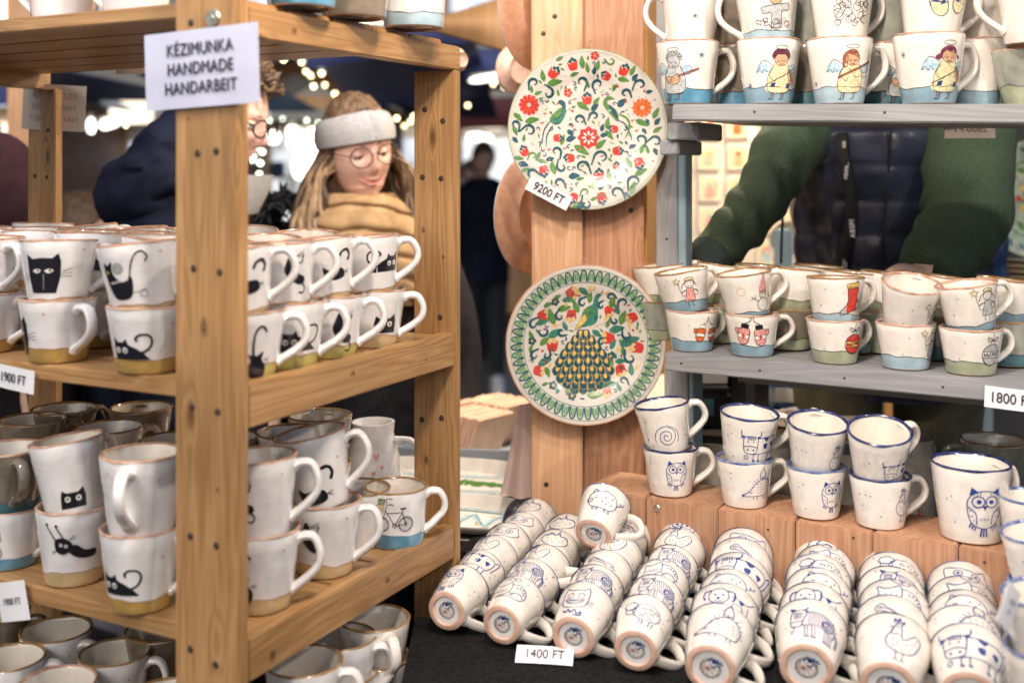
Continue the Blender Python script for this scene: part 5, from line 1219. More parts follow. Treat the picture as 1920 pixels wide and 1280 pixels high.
for ri, (px, Y, n, pitch, kd, mot) in enumerate(rows):
    rr, rbb, h, _ = KIND[kd]
    vx = 1712; dang = math.atan2((vx-960)/F, 1.0)          # rows run towards this bearing
    dirv = Vector((math.sin(dang), math.cos(dang), 0))
    for i in range(n):
        slope = cloth_h(*( (Vector(((px-960)/F*Y, Y, 0))+dirv*.2).xy ))/.2*1.05
        ti = math.radians((5.0 if i == 0 else 2.2)+rp.uniform(-.6, .8))+math.atan(slope)
        axis = (dirv*math.cos(ti)+Vector((0, 0, math.sin(ti)))); axis.rotate(Matrix.Rotation(math.radians(rp.uniform(-3, 3)), 4, 'Z'))
        # axis = local Z (base to rim); local -Y faces up towards the viewer
        up = Vector((0, 0, 1)); side = axis.cross(up).normalized(); upv = side.cross(axis).normalized()
        ra = math.radians((-10, -4, -2, 4, 8, 6, 14, 6)[ri]+rp.uniform(-9, 9)+(6 if i > 2 else 0))
        R0 = Matrix((side, -upv, axis)).transposed().to_4x4()   # columns X=side, Y=-up, Z=axis
        base = Vector(((px-960)/F*Y, Y, 0))+dirv*(pitch*i)+side*rp.uniform(-.0015, .0015)
        rimz = rr*math.cos(ti)+.0012                          # rim edge rests on the cloth
        rc_ = base+dirv*h; base.z = TZ+cloth_h(rc_.x, rc_.y)+rimz-h*math.sin(ti)
        Mx = Matrix.Translation(base) @ R0 @ Matrix.Rotation(ra, 4, 'Z') @ Matrix.Scale(rp.uniform(.965, 1.02), 4)
        lb = f'mug with {pretty[mot[i]]}, {"front" if i == 0 else ordn[i]} in the {ordn[ri]} lying row from the left'
        mug('lying_mug', lb, kd, None, draw=mot[i], glaze='glaze_cream', rim='rim_pale' if (i+ri) % 3 else 'rim_blue', foot='clay_pink', Mx=Mx, hand=(36+rp.uniform(-5, 3) if (ri, i) != (1, 2) else -6)-math.degrees(ra), group=PG, dots_c='b', stamp=(i == 0), k=1.0 if kd == 'pile' else 1.12, dv=(-.002 if i == 0 else .006))
# the loose mug lying on top of the first rows
ax = Vector((.34, .80, .42)).normalized(); side = ax.cross(Vector((0, 0, 1))).normalized(); upv = side.cross(ax)
R0 = Matrix((side, -upv, ax)).transposed().to_4x4()
mug('lying_mug', 'mug with a pig lying loose on top of the second and third rows', 'pile', None, draw='pig', glaze='glaze_cream', rim='rim_pale', Mx=Matrix.Translation(P(1112, 1003, 1.66)) @ R0 @ Matrix.Rotation(math.radians(14), 4, 'Z'), hand=10, stamp=True, dots_c='b', dv=.002, group=PG, k=1.0)

# ---------------- cat mugs on the pine shelves ----------------
CG = 'cat mugs on the middle pine shelf'
ZC = -.2475+.0006
def cmug(x, y, lv, label, **kw):
    kd = kw.pop('kind', 'cat'); z = kw.pop('z', ZC)+lv*kw.pop('step', .0735)
    return mug(kw.pop('name', 'cat_mug'), label, kd, FW(x, y, z), glaze=kw.pop('glaze', 'glaze_white'), foot='clay_pink', rim=kw.pop('rim', 'rim_terra'), group=kw.pop('group', CG), line=kw.pop('line', 'n'), **kw)
cmug(-.190, .052, 0, 'lower mug with lying black cat and ochre base, left of the corner post', draw='lie', band='glaze_ochre', turn=-8, hand=14, seed=1, dv=-.012)
cmug(-.196, .052, 1, 'upper mug with black cat carrying a yarn ball, left of the corner post', draw='pot', band='glaze_sand', turn=-14, hand=12, tilt=(6, 170), lift=.001, seed=2, bandh=.008, dv=-.004)
cmug(-.352, .054, 0, 'lower mug with black cat seen at its left side and ochre base', draw='grumpy', band='glaze_ochre', turn=-62, hand=-35, seed=3, dv=-.008)
cmug(-.352, .054, 1, 'upper mug with grumpy black cat face and whiskers', draw='grumpy', band='glaze_sand', turn=-2, hand=24, tilt=(3, 100), lift=.001, seed=4, bandh=.006, dv=-.004)
cmug(-.500, .06, 0, 'lower mug with ochre base and big handle at the left edge', draw='none', band='glaze_ochre', hand=-10, seed=5)
cmug(-.500, .06, 1, 'upper mug at the left edge of the middle pine shelf', draw='none', band='glaze_sand', hand=-30, seed=6)
HR = 4
side = [(.078, 'sit', 'hook', 'first'), (.158, 'lie', 'jump', 'second'), (.246, 'jump', 'hook', 'third'), (.345, 'peek', 'lieflip', 'fourth')]
for i, (y, a, b, on) in enumerate(side):
    cmug(-.058, y, 0, f'lower mug of the {on} stack behind the corner post along the right side', draw=a, band=('glaze_olive', 'glaze_olive', 'glaze_olive', 'glaze_sand')[i], turn=34, hand=HR+6-2*i, seed=i, dv=-.008)
    cmug(-.064+(.006 if i == 3 else 0), y-.004, 1, f'upper mug of the {on} stack behind the corner post along the right side', draw=b, band='glaze_sand', turn=40, hand=HR+3, tilt=((6, 196), (5, 190), (6, 186), (5, 184))[i], lift=.001, seed=i+2, bandh=.008)
rc = random.Random(3); on = ['second', 'third', 'fourth']; cn = ['right beside the side stacks', 'second from the right', 'third from the right', 'fourth from the right', 'fifth from the right', 'sixth from the right']
for j, y in enumerate((.152, .252, .352)):
    for i in range(6):
        x = -.176-.112*i+rc.uniform(-.008, .008)
        if x < -.80: continue
        p_ = FW(x, y, 0); 
        if (p_.x/p_.y)*F+960 < -90: continue
        for lv in (0, 1):
            cmug(x, y+rc.uniform(-.004, .004), lv, f'{"upper" if lv else "lower"} mug {cn[i]} in the {on[j]} row of the middle pine shelf', draw=rc.choice(['none', 'jump', 'hook', 'lie']), band='glaze_ochre' if lv == 0 else 'glaze_sand', turn=rc.uniform(-30, 60), hand=rc.uniform(-40, 30), tilt=(rc.uniform(2, 8), rc.choice([0, 20, 180, 90, -80])) if lv else None, lift=.001, seed=i % 4, bandh=None if lv == 0 else .01)
# lower pine shelf
CG2 = 'mugs on the lower pine shelf'; Z2_ = -.5345+.0006
def gxy(px, Y, z=None): return ((px-960)/F*Y, Y)
def wmugp(px, Y, z, name, label, kd, **kw):
    return mug(name, label, kd, Vector(((px-960)/F*Y, Y, CZ+z)), foot='clay_pink', glaze=kw.pop('glaze', 'glaze_white'), rim=kw.pop('rim', 'rim_terra'), line=kw.pop('line', 'n'), **kw)
wmugp(264, 1.375, Z2_, 'cat_mug', 'large lower mug with lying black cat, curled tail and ochre base by the corner post', 'cattall', draw='lie', band='glaze_ochre', turn=-14, hand=-6, seed=1, group=CG2, dv=-.014, k=1.05, az=0)
wmugp(266, 1.372, Z2_+.088, 'cat_mug', 'upper white mug turned with its handle towards the camera by the corner post', 'cattall', draw='none', band=None, hand=-92, seed=2, group=CG2)
wmugp(140, 1.462, Z2_, 'cat_mug', 'tall lower mug with black cat hanging by its paws and sand base', 'cattall', draw='hang', band='glaze_sand', turn=6, hand=40, seed=3, group=CG2, dv=.004)
wmugp(142, 1.462, Z2_+.086, 'cat_mug', 'tilted upper mug with a peeking black cat head', 'cattall', draw='peek', band=None, turn=22, hand=60, tilt=(8, 170), lift=.002, seed=4, group=CG2, dv=-.026)
wmugp(18, 1.52, Z2_, 'parcel_mug', 'mug painted with a bicycle carrying parcels over a bright blue base', 'cat', draw='parcelbike', band='glaze_azure', turn=-8, hand=-4, seed=5, group=CG2, line=None, dv=.002)
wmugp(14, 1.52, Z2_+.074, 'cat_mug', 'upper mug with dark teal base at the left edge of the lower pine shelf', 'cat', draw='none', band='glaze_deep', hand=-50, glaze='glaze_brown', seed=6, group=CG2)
wmugp(488, 1.372, Z2_, 'cat_mug', 'tall lower mug with sitting black cat, half hidden by the corner post', 'cattall', draw='sit', band='glaze_sand', turn=-14, hand=4, seed=7, group=CG2, dv=-.002)
wmugp(487, 1.372, Z2_+.087, 'cat_mug', 'upper mug with jumping black cat, half hidden by the corner post', 'cattall', draw='jump', band=None, turn=-12, hand=6, seed=8, group=CG2, tilt=(2, 180))
wmugp(610, 1.490, Z2_, 'cat_mug', 'lower mug with climbing black cats and sand base, right of the corner post', 'cattall', draw='jump', band='glaze_sand', turn=-16, hand=-2, seed=9, group=CG2)
wmugp(604, 1.490, Z2_+.088, 'cat_mug', 'tilted upper mug with the hind part of a black cat, above the climbing cat mug', 'cattall', draw='hook', band=None, turn=6, hand=2, tilt=(10, 184), lift=.002, seed=10, group=CG2, dv=-.022, k=1.3)
wmugp(742, 1.610, Z2_, 'bicycle_mug', 'mug painted with a bicycle and flower basket over a blue base', 'catlow', draw='bicycle', band='glaze_azure', turn=4, hand=8, seed=11, group=CG2, line=None, rim='rim_brown', dv=.006)
bk = [(60, 1.70, 'glaze_brown', 'first'), (205, 1.66, 'glaze_brown', 'second'), (120, 1.78, 'glaze_brown', 'third'), (330, 1.58, 'glaze_brown', 'fourth'), (545, 1.62, 'glaze_white', 'fifth'), (668, 1.60, 'glaze_white', 'sixth'), (265, 1.80, 'glaze_brown', 'seventh'), (600, 1.74, 'glaze_brown', 'eighth'), (420, 1.60, 'glaze_brown', 'ninth')]
wh = ['nearest the left edge', 'behind the hanging cat stack', 'behind the peeking cat mug', 'just left of the corner post', 'behind the jumping cat stack', 'behind the bicycle mug', 'in the far left row', 'in the far row right of the post', 'hidden behind the corner post']
for i, (px, Y, gl, on_) in enumerate(bk):
    for lv in (0, 1):
        if lv and i in (5,): continue
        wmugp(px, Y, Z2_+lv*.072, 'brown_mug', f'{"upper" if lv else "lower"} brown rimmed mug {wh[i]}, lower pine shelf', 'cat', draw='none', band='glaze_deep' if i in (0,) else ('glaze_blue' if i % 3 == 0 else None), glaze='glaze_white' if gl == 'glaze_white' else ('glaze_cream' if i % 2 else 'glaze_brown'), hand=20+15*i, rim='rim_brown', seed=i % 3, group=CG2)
# bottom pine shelf
CG3 = 'mugs on the bottom pine shelf'; Z3_ = -.755+.0006
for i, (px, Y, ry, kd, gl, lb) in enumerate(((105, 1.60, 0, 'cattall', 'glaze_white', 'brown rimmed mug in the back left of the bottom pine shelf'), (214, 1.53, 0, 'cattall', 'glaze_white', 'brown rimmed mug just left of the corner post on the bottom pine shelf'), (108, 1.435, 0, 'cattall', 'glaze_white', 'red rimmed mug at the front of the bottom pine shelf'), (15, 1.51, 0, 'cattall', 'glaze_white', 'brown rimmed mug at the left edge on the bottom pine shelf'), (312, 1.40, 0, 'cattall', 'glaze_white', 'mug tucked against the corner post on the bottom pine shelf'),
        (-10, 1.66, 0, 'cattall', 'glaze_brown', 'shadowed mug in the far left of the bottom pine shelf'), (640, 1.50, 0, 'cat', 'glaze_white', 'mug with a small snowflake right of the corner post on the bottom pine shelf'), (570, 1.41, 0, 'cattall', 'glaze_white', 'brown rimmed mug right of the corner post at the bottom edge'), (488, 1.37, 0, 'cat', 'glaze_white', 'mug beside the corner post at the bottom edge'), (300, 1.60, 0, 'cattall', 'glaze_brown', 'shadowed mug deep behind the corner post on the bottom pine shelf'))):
    lf = {640: .034, 570: .036}.get(px, 0)
    if lf: wmugp(px, Y, Z3_, 'brown_rimmed_mug', 'lower mug nested beneath the '+('snowflake mug' if px == 640 else 'mug right of the corner post at the bottom edge'), 'cat', glaze='glaze_white', rim='rim_brown', hand=60, draw=None, seed=2, group=CG3)
    wmugp(px, Y, Z3_+lf, 'brown_rimmed_mug', lb, 'cattall' if px == 640 else kd, glaze=gl, rim='rim_brown' if i != 2 else 'rim_terra', hand=(-20, 0, -30, 10, 0, 10, -5, -5, 10, 30)[i], draw='flake' if px == 640 else 'none', seed=i % 3, group=CG3)
wmugp(702, 1.545, Z3_, 'brown_rimmed_mug', 'lower mug nested beneath the yellowish mug on the bottom pine shelf', 'cat', glaze='glaze_white', band='glaze_deep', rim='rim_brown', hand=70, draw=None, seed=2, group=CG3)
wmugp(702, 1.545, Z3_+.056, 'brown_rimmed_mug', 'yellowish mug with a teal base at the right end of the bottom pine shelf', 'cat', glaze='glaze_cream', band='glaze_deep', rim='rim_brown', hand=-60, draw='none', seed=1, group=CG3)
# on top of the pine unit
TG = 'vessels standing on the pine top shelf'
wmugp(566, 1.372, .1986, 'blue_vessel', 'blue glazed cup on the pine top shelf beside the corner post', 'catlow', glaze='glaze_azure', draw=None, hand=150, group=TG, seed=0)
wmugp(664, 1.46, .1986, 'olive_vessel', 'dark olive cup on the pine top shelf between the blue and white cups', 'catlow', glaze='glaze_brown', draw=None, hand=150, group=TG, seed=1)
wmugp(776, 1.565, .1986, 'white_cup', 'white cup with pale blue base at the rear corner of the pine top shelf', 'catlow', glaze='glaze_white', band='glaze_sky', line='k', draw='none', hand=160, group=TG, seed=2)
wmugp(120, 1.58, .1986, 'white_cup', 'white dish at the left of the pine top shelf', 'bigblue', glaze='glaze_white', draw='none', hand=160, group=TG, seed=3)
wmugp(255, 1.52, .1986, 'white_cup', 'white dish near the corner post on the pine top shelf', 'bigblue', glaze='glaze_white', draw='none', hand=160, group=TG, seed=4)
# ---------------- platters, tiles, tray on the cloth at the back ----------------
def oval(name, label, c, rx, ry, h, dr, tiltx=0, mat='glaze_cream', n=72, rot=0):
    o = thing(name, label, 'platter', M=Matrix.Translation(c) @ Matrix.Rotation(rot, 4, 'Z') @ Matrix.Rotation(tiltx, 4, 'X'))
    pr = [(0, .004), (.70, .004), (.80, .010), (.94, h*.92), (.985, h), (1.0, h*.94), (1.0, h*.84), (.9, h*.45), (.74, 0), (0, 0)]
    bm = bmesh.new(); rings = []
    for r, z in pr:
        rings.append([bm.verts.new((0, 0, z))] if r == 0 else [bm.verts.new((rx*r*math.copysign(abs(math.cos(a))**.85, math.cos(a)), ry*r*math.copysign(abs(math.sin(a))**.85, math.sin(a)), z)) for a in [2*PI*k/n for k in range(n)]])
    for A, B in zip(rings, rings[1:]):
        for k in range(n):
            t = (k+1) % n
            if len(A) == 1: bm.faces.new((A[0], B[k], B[t]))
            elif len(B) == 1: bm.faces.new((A[t], A[k], B[0]))
            else: bm.faces.new((A[k], B[k], B[t], A[t]))
    bmesh.ops.recalc_face_normals(bm, faces=bm.faces)
    mesh_obj('dish', bm_mesh('dish', bm, M[mat]), o)
    def mapper(x, y, off):
        x *= .001; y *= .001; q = math.hypot(x/rx, y/ry)
        z = .004 if q < .70 else (lerp(.004, .010, (q-.7)/.1) if q < .8 else lerp(.010, h*.92, (q-.8)/.14))
        return Vector((x, y, z+.0005+off*.001))
    mapper.both = True
    bm, mats = decal_bm(dr, mapper, 8); mesh_obj('painting', bm_mesh('painting', bm, mats, False), o); return o
dr = Dr(); W_, H_ = 170, 62
for k in range(11):
    x = -130+26*k; y0, y1 = (-19, 17) if k % 2 else (17, -19)
    dr.s('s', 10, [(x, y0), (x+8, 0), (x+24, y1)], taper=True); dr.s('a', 1.8, [(x, y0), (x+10, 0), (x+25, y1)])
    for q in range(5): dr.e('y', x+12+(q % 3)*4-4, (11 if k % 2 else -13)+(q//2)*4*(1 if k % 2 == 0 else -1), 3, n=7)
dr.o('a', 1.2, 0, 0, 140, 25, n=60); dr.o('s', 4.0, 0, 0, 146, 29, n=60); dr.o('g', .8, 0, 0, 152, 33, n=60)
oval('oval_platter', 'oval platter painted with teal zigzags and yellow grapes beside the plate post', P(862, 989, 2.02)+Vector((0, 0, .013)), .175, .052, .024, dr, math.radians(17), rot=math.radians(-14))
dr = Dr(); rg = random.Random(2)
for k in range(46):
    x = -165+7.2*k; y = 3*math.sin(k*.5); leaf(dr, x, y+rg.uniform(-7, 7), rg.uniform(-60, 60), 24, 'g', 9)
for y in (-24, 24): dr.s('s', 5, [(-160, y), (0, y-1), (160, y)]); dr.s('l', 1.2, [(-160, y+5), (0, y+4), (160, y+5)])
dr.s('s', 9, [(-160, -46), (0, -49), (160, -46)])
oval('long_platter', 'long white platter with a green leaf garland behind the zigzag platter', P(838, 912, 2.22)+Vector((0, 0, .004)), .215, .064, .022, dr, math.radians(20), rot=math.radians(-10))
dr = Dr(); dr.o('a', 2, 0, 0, 120, 40, n=50)
for k in range(14): leaf(dr, -120+18*k, -44, 30, 18, 't', 6)
oval('dark_platter', 'dark patterned platter edge peeking out beneath the zigzag platter', P(870, 1006, 2.0)+Vector((0, .01, -.005)), .16, .06, .018, dr, 0, 'glaze_grey', rot=math.radians(-14))
# grey tray with tile stacks
tc = P(850, 838, 2.50)
tr = thing('grey_tray', 'pale grey plastic tray holding stacks of terracotta tiles', 'tray', (tc.x, tc.y, TZ+.001), math.radians(-8))
M['tray'] = noise_mat('grey_blue_plastic', (.33, .38, .43), (.38, .43, .48), 9, .35)
board('tray_base', tr, -.26, .26, -.12, .13, .0, .006, M['tray'])
for a in ((-.26, .26, -.128, -.1205, .0, .055), (-.26, .26, .1305, .138, 0, .055), (-.268, -.2605, -.128, .138, 0, .054), (.2605, .268, -.128, .138, 0, .054)): board('tray_wall', tr, *a, M['tray'])
M['tile'] = noise_mat('terracotta_tile', (.74, .48, .34), (.84, .58, .42), 35, .62, .25, bdist=.001)
tile_me = box_mesh('terracotta_tile', .115, .0085, .105, M['tile'], .0015)
nv = Vector((.75, -.66, 0)); phi = math.atan2(-nv.x, nv.y)
cnt = ['first', 'second', 'third', 'fourth', 'fifth', 'sixth', 'seventh', 'eighth', 'ninth', 'tenth', 'eleventh', 'twelfth']
for px, py, Y, n, lb in ((916, 812, 2.47, 12, 'front'), (962, 790, 2.60, 12, 'right rear'), (880, 786, 2.64, 12, 'left rear')):
    c0 = P(px, py, Y)
    for k in range(n):
        pos = Vector((c0.x, c0.y, TZ+.007+.052))-nv*(k*.0108); pos.z += .0012*(k % 3 == 1)
        o = mesh_obj('terracotta_tile', tile_me, None, Matrix.Translation(pos) @ Matrix.Rotation(phi, 4, 'Z') @ Matrix.Rotation(math.radians(-24+1.5*math.sin(k*2.1)), 4, 'X') @ Matrix.Translation((.002*math.sin(k*3.3), 0, 0)))
        tag(o, f'{cnt[k]} terracotta tile from the face of the {lb} stack on the grey tray', 'tile', 'terracotta tiles on the grey tray')
# pink paper hanging by the post, white heart jug behind the shelf
bm = bmesh.new(); n = 14
for i in range(n+1):
    t = i/n
    for z, wv in ((0, .013), (-.20, .030)): pass
A_ = []; 
for i in range(n+1):
    t = i/n; row = []
    for j in range(9):
        s_ = j/8; wd = lerp(.022, .056, s_); x = .075-wd+wd*t; row.append(bm.verts.new((x, .012*math.sin(t*5+s_)*s_+.004*math.sin(9*t), -.165*s_)))
    A_.append(row)
for i in range(n):
    for j in range(8): bm.faces.new((A_[i][j], A_[i][j+1], A_[i+1][j+1], A_[i+1][j]))
r_ = bmesh.ops.solidify(bm, geom=bm.faces, thickness=.0006)
M['pink_cloth'] = translucent(noise_mat('pale_pink_paper', (.80, .67, .65), (.84, .73, .70), 8, .6), .12, (.8, .62, .58))
tag(mesh_obj('pink_paper', bm_mesh('pink_paper', bm, M['pink_cloth'], False), None, Matrix.Translation((-.040, 1.99, P(0, 758, 1.99).z))), 'pale pink paper strip hanging behind the peacock plate at the left of the post', 'paper')
dr = Dr()
for x, y, s_ in ((12, 48, 1.2), (6, 20, .8), (22, 30, .7), (20, -10, .8), (-14, 30, .8), (-18, 0, 1.0)): dr.f('p', [(x, y-5*s_), (x+5*s_, y+1), (x+3*s_, y+5*s_), (x, y+2), (x-3*s_, y+5*s_), (x-5*s_, y+1)])
jc = P(700, 885, 1.98); 
o = thing('heart_jug', 'tall white jug with pink hearts standing behind the lower pine shelf', 'jug', (jc.x, jc.y, TZ+.001))
jp = [(0, .002), (.052, 0), (.058, .01), (.056, .08), (.046, .14), (.036, .18), (.038, .20), (.033, .20), (.031, .18), (.05, .08), (.05, .01), (0, .008)]
mesh_obj('jug_body', bm_mesh('jug_body', lathe(jp, 40), M['glaze_white']), o)
def jr(z):
    for (a, za), (b, zb) in zip(jp[1:6], jp[2:7]):
        if z <= zb: return lerp(a, b, (z-za)/(zb-za))
    return .036
bm, mats = decal_bm(dr, lambda x, y, off: (lambda z, r: Vector((r*math.sin(x*.001/.05), -r*math.cos(x*.001/.05), z)))(.1+y*.001, jr(.1+y*.001)+.0006))
mesh_obj('painting', bm_mesh('painting', bm, mats, False), o)
bm = bmesh.new(); tube(bm, spline([(.04, 0, .17), (.075, 0, .165), (.088, 0, .12), (.075, 0, .07), (.052, 0, .05)], False, 4), .006, 8); mesh_obj('handle', bm_mesh('handle', bm, M['glaze_white']), o, Matrix.Rotation(math.radians(-10), 4, 'Z'))
mug('white_mug', 'small white mug behind the bicycle mug beside the heart jug', 'cat', Vector((P(755, 900, 1.99).x, 1.99, TZ+.0)), draw='none', glaze='glaze_white', hand=0, rim='rim_terra')

# ---------------- people ----------------
M['skin'] = noise_mat('skin_fair', (.56, .36, .28), (.66, .44, .35), 14, .5, .05)
M['skin_rosy'] = noise_mat('skin_rosy', (.62, .36, .29), (.72, .46, .37), 14, .5, .05)
M['lip'] = noise_mat('lips', (.55, .22, .19), (.62, .27, .23), 40, .4)
M['eye_white'] = noise_mat('eye_white', (.7, .68, .66), (.75, .73, .7), 40, .2)
M['iris'] = noise_mat('iris_dark', (.02, .015, .012), (.06, .035, .02), 90, .15)
M['hair_dark'] = noise_mat('dark_brown_hair', (.035, .02, .012), (.11, .065, .035), 8, .55, .5, stretch=(14, 14, 1), bdist=.004)
M['hair_brown'] = noise_mat('brown_hair', (.055, .03, .016), (.19, .115, .06), 8, .55, .5, stretch=(14, 14, 1), bdist=.004)
M['hair_blond'] = noise_mat('dark_blond_hair', (.22, .14, .08), (.45, .31, .18), 8, .5, .4, stretch=(16, 16, 1), bdist=.004)
M['knit_grey'] = noise_mat('pale_grey_knit', (.30, .295, .305), (.39, .385, .395), 90, .9, .5, stretch=(1, 1, 5), bdist=.0015)
M['mustard'] = noise_mat('mustard_wool', (.27, .165, .08), (.40, .26, .13), 26, .95, .8, bdist=.004)
M['coat_black'] = noise_mat('black_coat', (.008, .008, .011), (.018, .018, .023), 30, .8, .5, spec=.2)
M['fur_black'] = noise_mat('black_fur', (.008, .010, .014), (.025, .03, .04), 70, .9, 1, bdist=.01)
M['navy'] = noise_mat('navy_jacket', (.004, .0055, .016), (.009, .012, .030), 18, .75, .4, spec=.15, bdist=.004)
M['navy_quilt'] = noise_mat('navy_quilted_nylon', (.014, .017, .034), (.032, .038, .065), 16, .30, .6, bdist=.006)
M['blue_quilt'] = noise_mat('blue_quilted_nylon', (.015, .05, .15), (.03, .085, .22), 16, .4, .5)
M['green_knit'] = noise_mat('green_ribbed_knit', (.034, .060, .032), (.062, .095, .056), 60, .9, .7, stretch=(6, 6, 1), bdist=.003)
M['green_cuff'] = noise_mat('dark_cuff', (.02, .03, .03), (.035, .05, .045), 60, .9, .5)
M['olive_trousers'] = noise_mat('olive_trousers', (.075, .068, .040), (.11, .10, .062), 20, .85, .3)
M['maroon'] = noise_mat('maroon_wool', (.022, .005, .010), (.04, .009, .016), 40, .95, .6)
M['zip'] = noise_mat('black_zip_tape', (.008, .008, .008), (.015, .015, .015), 60, .5)
M['denim'] = noise_mat('dark_denim', (.012, .014, .022), (.025, .03, .04), 30, .8)
M['shoe_white'] = noise_mat('white_trainer', (.55, .57, .62), (.65, .67, .72), 20, .6)
M['frame_dark'] = noise_mat('dark_spectacle_frame', (.015, .012, .01), (.03, .02, .018), 60, .25)

def loft(rings, seg=40, wr=.0, wf=14, seed=0, mi=None, caps=True, mod=None):
    """rings: (center Vector, rx, ry, yaw[, pitchvec]) stacked; wr wrinkles"""
    bm = bmesh.new(); R = []
    for i, rg_ in enumerate(rings):
        c, rx, ry, yaw = rg_[:4]; c = Vector(c); row = []
        for k in range(seg):
            a = 2*PI*k/seg; x, y = rx*math.cos(a), ry*math.sin(a)
            p = c+Vector((x*math.cos(yaw)-y*math.sin(yaw), x*math.sin(yaw)+y*math.cos(yaw), 0))
            if wr:
                d_ = (p-c); d_.normalize(); p += d_*wr*(noise.noise(Vector((p.x*wf, p.y*wf, p.z*wf*1.6+seed)))+.5*noise.noise(Vector((p.x*wf*3, p.y*wf*3, p.z*wf*4+seed))))
            if mod: p = mod(p, c, a, i)
            row.append(bm.verts.new(p))
        R.append(row)
    for A, B in zip(R, R[1:]):
        for k in range(seg): bm.faces.new((A[k], A[(k+1) % seg], B[(k+1) % seg], B[k]))
    if caps: bm.faces.new(R[0][::-1]); bm.faces.new(R[-1])
    bmesh.ops.recalc_face_normals(bm, faces=bm.faces)
    return bm
def interp(keys, n):
    out = []
    for i in range(n+1):
        t = i/n*(len(keys)-1); k = min(int(t), len(keys)-2); f = t-k
        p0, p1, p2, p3 = keys[max(k-1, 0)], keys[k], keys[k+1], keys[min(k+2, len(keys)-1)]
        out.append(tuple(.5*((2*b)+(-a+c)*f+(2*a-5*b+4*c-d)*f*f+(-a+3*b-3*c+d)*f**3) for a, b, c, d in zip(p0, p1, p2, p3)))
    return out
def skin_body(parent, nodes, edges, mat, name='body', Mx=None, sub=2):
    me = bpy.data.meshes.new(name); me.from_pydata([n[0] for n in nodes], edges, []); me.materials.append(mat)
    o = mesh_obj(name, me, parent, Mx)
    mo = o.modifiers.new('skin', 'SKIN'); mo.use_smooth_shade = True
    for i, n in enumerate(nodes):
        sv = me.skin_vertices[0].data[i]; sv.radius = (n[1], n[2] if len(n) > 2 else n[1]); sv.use_root = (i == 0)
    s_ = o.modifiers.new('sub', 'SUBSURF'); s_.levels = sub; s_.render_levels = sub
    return o
def hand_nodes(base, d, side, k=1.0, curl=.4):
    """nodes and edges of palm + five fingers starting from wrist position base, direction d; side = thumb side vector"""
    d = d.normalized(); side = (side-d*side.dot(d)).normalized(); nrm = d.cross(side)
    nd = [(tuple(base), .024*k, .018*k), (tuple(base+d*.05*k), .034*k, .015*k)]; ed = [(0, 1)]
    for f, (off, L) in enumerate(((.030, .068), (.010, .078), (-.010, .072), (-.028, .058))):
        s0 = base+d*.085*k+side*off*k; i0 = len(nd)
        nd.append((tuple(s0), .0105*k)); ed.append((1, i0)); q = s0; dd = d.copy()
        for j in range(3):
            dd = (dd+nrm*curl*.55).normalized(); q = q+dd*L*k/3*1.05; nd.append((tuple(q), (.0095-.001*j)*k)); ed.append((i0+j, i0+j+1))
    t0 = base+d*.025*k+side*.030*k; i0 = len(nd); nd.append((tuple(t0), .0135*k)); ed.append((0, i0))
    t1 = t0+(d*.6+side*.6+nrm*.2).normalized()*.032*k; nd.append((tuple(t1), .0115*k)); ed.append((i0, i0+1))
    t2 = t1+(d*.9+side*.15+nrm*.3).normalized()*.028*k; nd.append((tuple(t2), .010*k)); ed.append((i0+1, i0+2))
    return nd, ed
def head_mesh(mat, female=False):
    bm = bmesh.new(); U, Vn = 72, 52; rows = []
    def g2(a, b, s1, s2): return math.exp(-(a*a)/(s1*s1)-(b*b)/(s2*s2))
    for j in range(Vn+1):
        ph = -PI/2+PI*j/Vn; row = []
        for i in range(U):
            th = 2*PI*i/U; x, y, z = math.cos(ph)*math.sin(th), -math.cos(ph)*math.cos(th), math.sin(ph)
            px, py, pz = x*.073, y*.094, z*.118
            fr = max(0, -y)
            if z < 0:
                k = (-z); px *= 1-.30*k**1.5; py *= 1-.10*k
                if y > 0: py *= 1-.35*k
                if y < 0 and z < -.6: py -= .010*k
            if z > 0: py *= 1+.04*z
            if fr > 0:
                # features in (x, z)
                py -= .018*g2(x, z+.24, .12, .11)+.010*g2(x, z+.10, .08, .16)      # nose
                for s_ in (-1, 1):
                    py -= .006*g2(x-s_*.14, z+.30, .07, .06)                       # nostrils
                    py += .013*g2(x-s_*.38, z-.02, .20, .11)                       # sockets
                    py -= .004*g2(x-s_*.38, z-.20, .26, .07)                       # brows
                    py -= .006*g2(x-s_*.52, z+.22, .22, .16)                       # cheeks
                py -= .007*g2(x, z+.47, .24, .045)+.007*g2(x, z+.56, .20, .045)   # lips
                py += .006*g2(x, z+.515, .26, .016)+.003*g2(x, z+.66, .3, .05)
                py -= .009*g2(x, z+.82, .26, .13)                                  # chin
            row.append(bm.verts.new((px, py, pz)))
        rows.append(row)
    for A, B in zip(rows, rows[1:]):
        for k in range(U): bm.faces.new((A[k], A[(k+1) % U], B[(k+1) % U], B[k]))
    bmesh.ops.remove_doubles(bm, verts=bm.verts, dist=.00001)
    for f in bm.faces:
        c = f.calc_center_median()
        if c.y < -.07 and abs(c.x) < .026 and abs((c.z+.0625-13*c.x*c.x)) < .0085-.004*abs(c.x)/.026: f.material_index = 1
    for v in bm.verts: pass
    bmesh.ops.recalc_face_normals(bm, faces=bm.faces)
    return bm_mesh('head', bm, [mat, M['lip']])
def face_y(x, z):
    X, Zz = x/.073, z/.118; q = max(0, 1-X*X-Zz*Zz)
    return -math.sqrt(q)*.094
